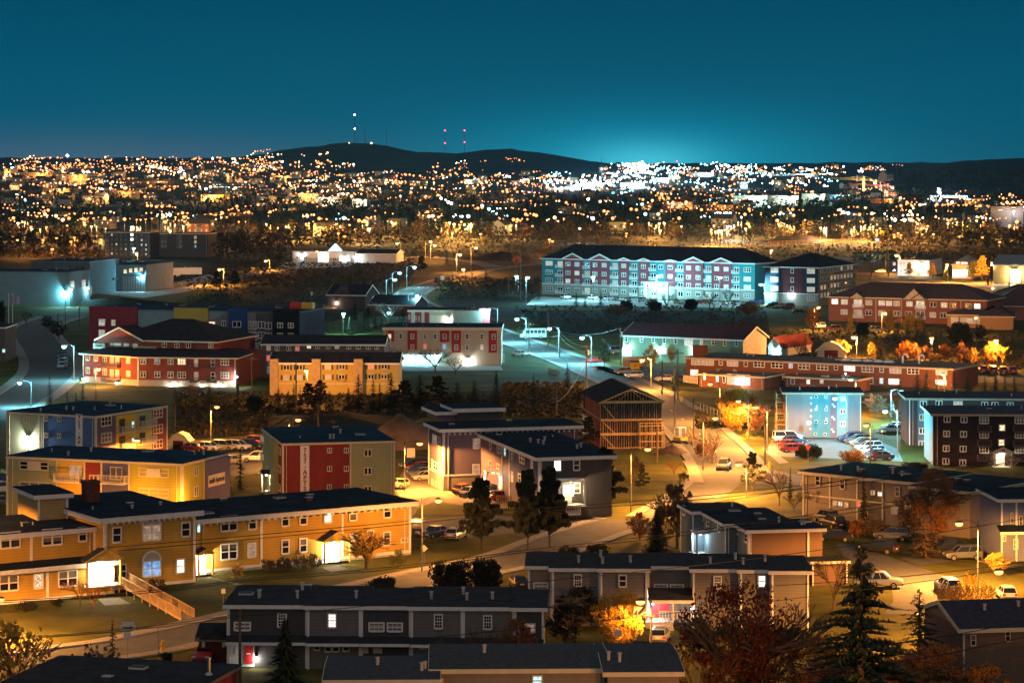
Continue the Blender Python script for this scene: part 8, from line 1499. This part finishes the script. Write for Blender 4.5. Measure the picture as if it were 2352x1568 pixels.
# houses of the far town
HM = []
for q in range(8):
    b = MB(); c = [(.42, .40, .36), (.36, .28, .18), (.30, .10, .06), (.40, .33, .16), (.2, .22, .26), (.48, .44, .36), (.22, .14, .1), (.3, .3, .2)][q]; mt = M('far_house_wall_%d' % q, c, .85, .15, .2); w_, d_, h_ = 4.5+q % 3, 4, 5.5+(q % 2)*1.5
    b.box(-w_, w_, -d_, d_, -3, h_, mt)
    if q % 4 == 3: b.box(-w_-.3, w_+.3, -d_-.3, d_+.3, h_+.004, h_+.5, shingle)
    else:
        for sx in (-1, 1): b.prism([(-d_-.4, h_-.2), (0, h_+2.6), (0, h_+2.9), (-d_-.4, h_+.1)] if sx < 0 else [(0, h_+2.6), (d_+.4, h_-.2), (d_+.4, h_+.1), (0, h_+2.9)], -w_-.3, w_+.3, shingle, 'x')
        for x in (-w_+.01, w_-.01): b.face([(x, -d_, h_), (x, d_, h_), (x, 0, h_+2.6)], mt)
    for i in range(4):
        for j in range(2):
            x = -w_+w_*2*(i+.5)/4; z = .8+j*2.7; pn = PANES[('d', 'd', 'o', 'w', 'd', 'k')[(i*3+j*5+q*7) % 6]]; b.face([(x-.55, -d_-.03, z), (x+.55, -d_-.03, z), (x+.55, -d_-.03, z+1.4), (x-.55, -d_-.03, z+1.4)], pn)
            b.face([(w_+.03, -d_+d_*2*(i+.3)/4, z), (w_+.03, -d_+d_*2*(i+.7)/4, z), (w_+.03, -d_+d_*2*(i+.7)/4, z+1.4), (w_+.03, -d_+d_*2*(i+.3)/4, z+1.4)], PANES['d'])
    HM.append(b.mesh('far_house'))
QN = ['pale', 'tan', 'brick red', 'flat roofed ochre', 'slate blue', 'cream', 'brown', 'flat roofed olive']
def zone(px, py): return ('left' if px < 600 else 'centre left' if px < 1150 else 'centre right' if px < 1750 else 'right')+(' hillside' if py < 430 else ' town' if py < 485 else ' wooded flat')
nh = 0
while nh < 250:
    px = r.uniform(0, 2352)*1.0
    if r.random() < .25: px = r.uniform(0, 900)
    py = r.choice([r.uniform(372, 440), r.uniform(395, 470), r.uniform(440, 545)])
    if px > 2050 and py < 470: continue
    if 640 < px < 1380 and py < 404: continue
    if py > 505 and (480 < px < 700 or (px < 340 and py > 525)): continue
    if py < 380 and px > 620: continue
    q = r.randrange(8); o = link('far_house', HM[q]); o.location = GT(px, py); s_ = r.uniform(.85, 1.25)*(1.25 if py < 430 else 1); o.scale = (s_,)*3; o.rotation_euler = (0, 0, R(r.choice([-30, 60, -15, 20, 5])+r.uniform(-8, 8)))
    zn = zone(px, py); tag(o, '%s house in the %s among the lamps' % (QN[q], zn), 'house', '%s houses in the %s' % (QN[q], zn)); nh += 1
# lamps of the far town along its streets: individual ones, then the rest as one glittering mass
pts = []
def street(px, py, n, dpx, dpy, kind, jit=4):
    for i in range(n): pts.append((px+dpx*i+r.uniform(-jit, jit), py+dpy*i+r.uniform(-jit*.4, jit*.4), kind))
def kpick(px, py):
    t = r.random()
    if px < 1250: return 's' if t < .74 else 'o' if t < .9 else 'w' if t < .96 else 'c'
    if px < 1900 and py < 445: return 'w' if t < .3 else 'c' if t < .62 else 's' if t < .85 else 'o'
    return 's' if t < .65 else 'o' if t < .8 else 'w' if t < .92 else 'c'
dens = [(0, 640, 363, 412, 215), (0, 760, 375, 445, 80), (560, 800, 352, 400, 44), (640, 1280, 398, 440, 110), (640, 1250, 425, 478, 60), (0, 640, 412, 470, 60), (700, 800, 455, 480, 6), (1240, 1520, 408, 448, 60), (1380, 1700, 380, 412, 90), (1450, 1900, 395, 440, 75), (1640, 2060, 384, 404, 60), (1500, 2000, 436, 470, 34), (2060, 2352, 456, 500, 34), (1100, 1700, 446, 500, 30), (1900, 2352, 480, 530, 30), (0, 500, 470, 560, 60), (500, 1150, 470, 560, 46), (1150, 2352, 470, 560, 90), (980, 1120, 375, 400, 12), (1140, 1190, 366, 374, 4)]
for x0, x1, y0, y1, n in dens:
    for _ in range(max(1, int(n*1.05))):
        px, py = r.uniform(x0, x1), r.uniform(y0, y1)*.5+r.uniform(y0, y1)*.5 if r.random() < .4 else r.uniform(y0, y1); m_ = r.randint(1, 4); sl = r.choice([-.35, -.15, -.05, .03, .1, .25, .6]); st_ = r.uniform(6, 13)*(.7 if py < 420 else 1); street(px, py, m_, st_, st_*sl, kpick(px, py))
street(545, 493, 14, 16, -1.6, 's'); street(715, 482, 8, 9, -2.2, 's'); street(722, 471, 6, 11, -1.5, 'o'); street(585, 352.5, 6, 7, -1, 's', .8); street(1020, 412, 9, 18, .4, 's'); street(1390, 421, 9, 12, .6, 'w'); street(880, 400, 14, 9, 1.4, 's'); street(380, 407, 8, 9, 2.5, 'o')
for _ in range(60): pts.append((r.gauss(1462, 17), r.gauss(393, 7.5), 'x'))
for _ in range(50): pts.append((r.uniform(1320, 1412), r.gauss(430, 4), r.choice('xxwc')))
for _ in range(6): pts.append((r.gauss(1492, 3), r.gauss(404, 2), 'x'))
for x, y in ((1418, 426), (1494, 427), (1456, 389), (1422, 386), (1498, 405)): pts.append((x, y, 'x'))
for x, y in ((802, 333), (853, 333.5)): pts.append((x, y, 'o'))
for x, y, k_ in ((515, 405, 'g'), (1408, 456, 'g'), (2015, 442, 's'), (155, 361, 'x'), (415, 392, 'x')): pts.append((x, y, k_))
ok = [p for p in pts if 0 < p[0] < 2352 and not (640 < p[0] < 960 and p[1] < 372 and p[1] < 400-abs(p[0]-830)*.12 and not p[2] == 'o')]
def blocked(px, py): return py < 364 and px < 560
big = MB(); om = {'s': 'orange', 'o': 'amber', 'w': 'white', 'c': 'cyan', 'x': 'glaring white', 'g': 'green', 'r': 'red'}
r.shuffle(ok); ok.sort(key=lambda p: -p[1]-(40 if p[2] == 'x' else 0)); ni = 0
for px, py, kd in ok:
    p = GT(px, py+5); 
    if p.y > 10900: continue
    dist = p.y; sz = (.5+dist/6500)*r.choice([.5, .6, .75, .9, 1.5])*(1.8 if kd == 'x' else 1.3)
    if ni < 112:
        zn = zone(px, py); o = link('street_lamp', small_lamp(9, kd if kd in FE else 's', round(sz*2)/2 or .5)); o.location = p; tag(o, '%s street lamp of the %s' % (om[kd], zn), 'street lamp', '%s street lamps of the %s' % (om[kd], zn)); ni += 1
        lamp_light(o, (0, 0, 7.6), 14000, {'s': (1, .48, .10), 'o': (1, .6, .22), 'w': (1, .92, .75), 'c': (.4, .9, 1), 'x': (.8, .97, 1), 'g': (.1, 1, .6)}[kd], .4)
    else: big.tube([p+Vector((0, 0, -1)), p+Vector((0, 0, 9))], .12, polem, 3, False); big.ball(p+Vector((0, 0, 9)), sz*.8, sz*.8, sz*.75, FE[kd], 6, 4)
o = big.build('city_lights'); tag(o, 'glittering mass of lamps of the far town', 'city lights', None, 'stuff')
for i in range(46):                                # tall lamps that light the roofs and trees of the far town
    px, py = r.uniform(0, 1200), r.uniform(372, 470)
    if 640 < px < 1200 and py < 402: py = r.uniform(405, 470)
    if i > 30: px, py = r.uniform(1250, 1800), r.uniform(392, 440)
    p = GT(px, py); zn = zone(px, py); kd = 's' if i <= 30 else 'c'; o = link('flood_mast', small_lamp(18, kd, 2)); o.location = p; tag(o, '%s flood mast standing over the %s' % (om[kd], zn), 'flood mast', '%s flood masts over the %s' % (om[kd], zn)); lamp_light(o, (0, 0, 16), 30000, (1, .52, .2) if kd == 's' else (.65, .95, 1), .5)
# woods between the lamps
lf = [M('wood_leaf_a', (.034, .026, .018), .95, .4, .05), M('wood_leaf_b', (.06, .038, .02), .95, .4, .05), M('wood_leaf_c', (.022, .026, .018), .95, .4, .05)]
b = MB(); cnt = 0
for m_ in lf: b.mi(m_)
while cnt < 4600:
    py = 452+(r.random()**1.25)*152 if r.random() < .8 else r.uniform(395, 452); px = r.uniform(-120, 2470)
    if py > (592 if px < 225 else 520 if px < 490 else 604 if px < 655 else 570 if px < 850 else 578 if px < 930 else 562 if px < 1240 else 556 if px < 2000 else 574): continue
    if py < 440 and (1240 < px < 2000): continue
    p = GT(px, py); h = r.uniform(5, 10.5); w_ = h*r.uniform(.3, .5); cnt += 1; mi = r.choice((0, 0, 1, 2)); k = 26 if py > 480 else 12; s_ = h*(.13 if k > 20 else .2)
    con = mi == 2 and r.random() < .6
    for q in range(k):
        z = r.random(); rad = w_*((1-z)*.9+.1 if con else math.sqrt(max(.05, 1-(2*z-1)**2)))*r.uniform(.5, 1); a = r.random()*6.283; c = p+Vector((rad*math.cos(a), rad*math.sin(a), h*(.12+.88*z))); u = rv(r).normalized()*s_; v = rv(r).normalized()*s_
        i = len(b.v); b.v += [tuple(c-u), tuple(c+v), tuple(c+u*.6-v)]; b.f.append((i, i+1, i+2)); b.m.append(mi)
o = b.build('woods'); tag(o, 'dark autumn woods between the lamps', 'woods', None, 'stuff')
KND = [('broad', 'yellow', 'golden'), ('broad', 'rust', 'rusty'), ('bare', 'twig', 'bare grey'), ('broad', 'brown', 'brown'), ('spruce', 'dark', 'dark')]
seq = {}
for i, (x, y) in enumerate(MIDL[::2]+[(560, 560), (640, 548), (700, 560), (2200, 575), (2120, 575)]):
    q = KND[i % 5]; bs = y+13; dx_ = r.choice([-9, 8, 12])
    wh_ = 'left of the slab block' if x < 250 else 'behind the slab block' if x < 600 else 'below the hill' if x < 1130 else 'behind the teal building' if x < 1750 else 'on the right flat'
    n_ = seq[(q[2], wh_)] = seq.get((q[2], wh_), 0)+1; h_ = min(22, 8.5*F/max(GT(x, bs).y, 500)*1.0)
    tree(q[0], x+dx_, bs, bs-h_, h_*.8, q[1], '%s lamp lit tree %s, %s of that colour there' % (q[2], wh_, 'first second third fourth fifth sixth seventh eighth ninth tenth'.split()[min(9, n_-1)]), 'lamp lit trees '+wh_, True)
# scrub cover on the dark bank before the teal building and around the lots
b = MB(); sm_ = [M('scrub_leaf', (.04, .035, .02), .95, .4, .2), M('dry_grass', (.07, .055, .025), .95, .4, .2)]
for q in sm_: b.mi(q)
cnt = 0
while cnt < 15000:
    px, py = r.choice([(r.uniform(1180, 1760), r.uniform(702, 765)), (r.uniform(1740, 2352), r.uniform(755, 805)), (r.uniform(430, 900), r.uniform(640, 700)), (r.uniform(1840, 2352), r.uniform(815, 850)), (r.uniform(600, 1250), r.uniform(905, 950)), (r.uniform(1150, 1340), r.uniform(880, 960)), (r.uniform(1600, 1760), r.uniform(945, 985)), (r.uniform(1000, 1240), r.uniform(640, 690)), (r.uniform(930, 2352), r.uniform(552, 592)), (r.uniform(1960, 2352), r.uniform(575, 600)), (r.uniform(480, 950), r.uniform(596, 650)), (r.uniform(400, 620), r.uniform(905, 1000)), (r.uniform(0, 240), r.uniform(575, 592)), (r.uniform(930, 2352), r.uniform(552, 592))]); p = G(px, py); cnt += 1; s_ = r.uniform(.25, .8)*(1.8 if py < 660 else 1)
    for k in range(3): u = Vector((r.uniform(-1, 1), r.uniform(-1, 1), r.uniform(0, 1)))*s_; v = Vector((r.uniform(-1, 1), r.uniform(-1, 1), r.uniform(.2, 1.2)))*s_; i = len(b.v); b.v += [tuple(p), tuple(p+u), tuple(p+v)]; b.f.append((i, i+1, i+2)); b.m.append(1 if r.random() < .35 else 0)
o = b.build('undergrowth'); tag(o, 'scrub and dry grass on the dark banks', 'undergrowth', None, 'stuff')
# ---------------------------------------------------------------- air
hz = MB(); hz.box(-5200, 5200, -120, 11800, -8, 190, M('haze_air')); h = hz.build('haze'); tag(h, 'thin night haze over the whole town', 'haze', None, 'stuff')
m = MAT['haze_air']; t = m.node_tree; t.nodes.clear(); vo = t.nodes.new('ShaderNodeVolumePrincipled'); mo = t.nodes.new('ShaderNodeOutputMaterial'); t.links.new(vo.outputs[0], mo.inputs['Volume'])
vo.inputs['Color'].default_value = (.12, .55, 1, 1); vo.inputs['Density'].default_value = .00002; vo.inputs['Anisotropy'].default_value = .3
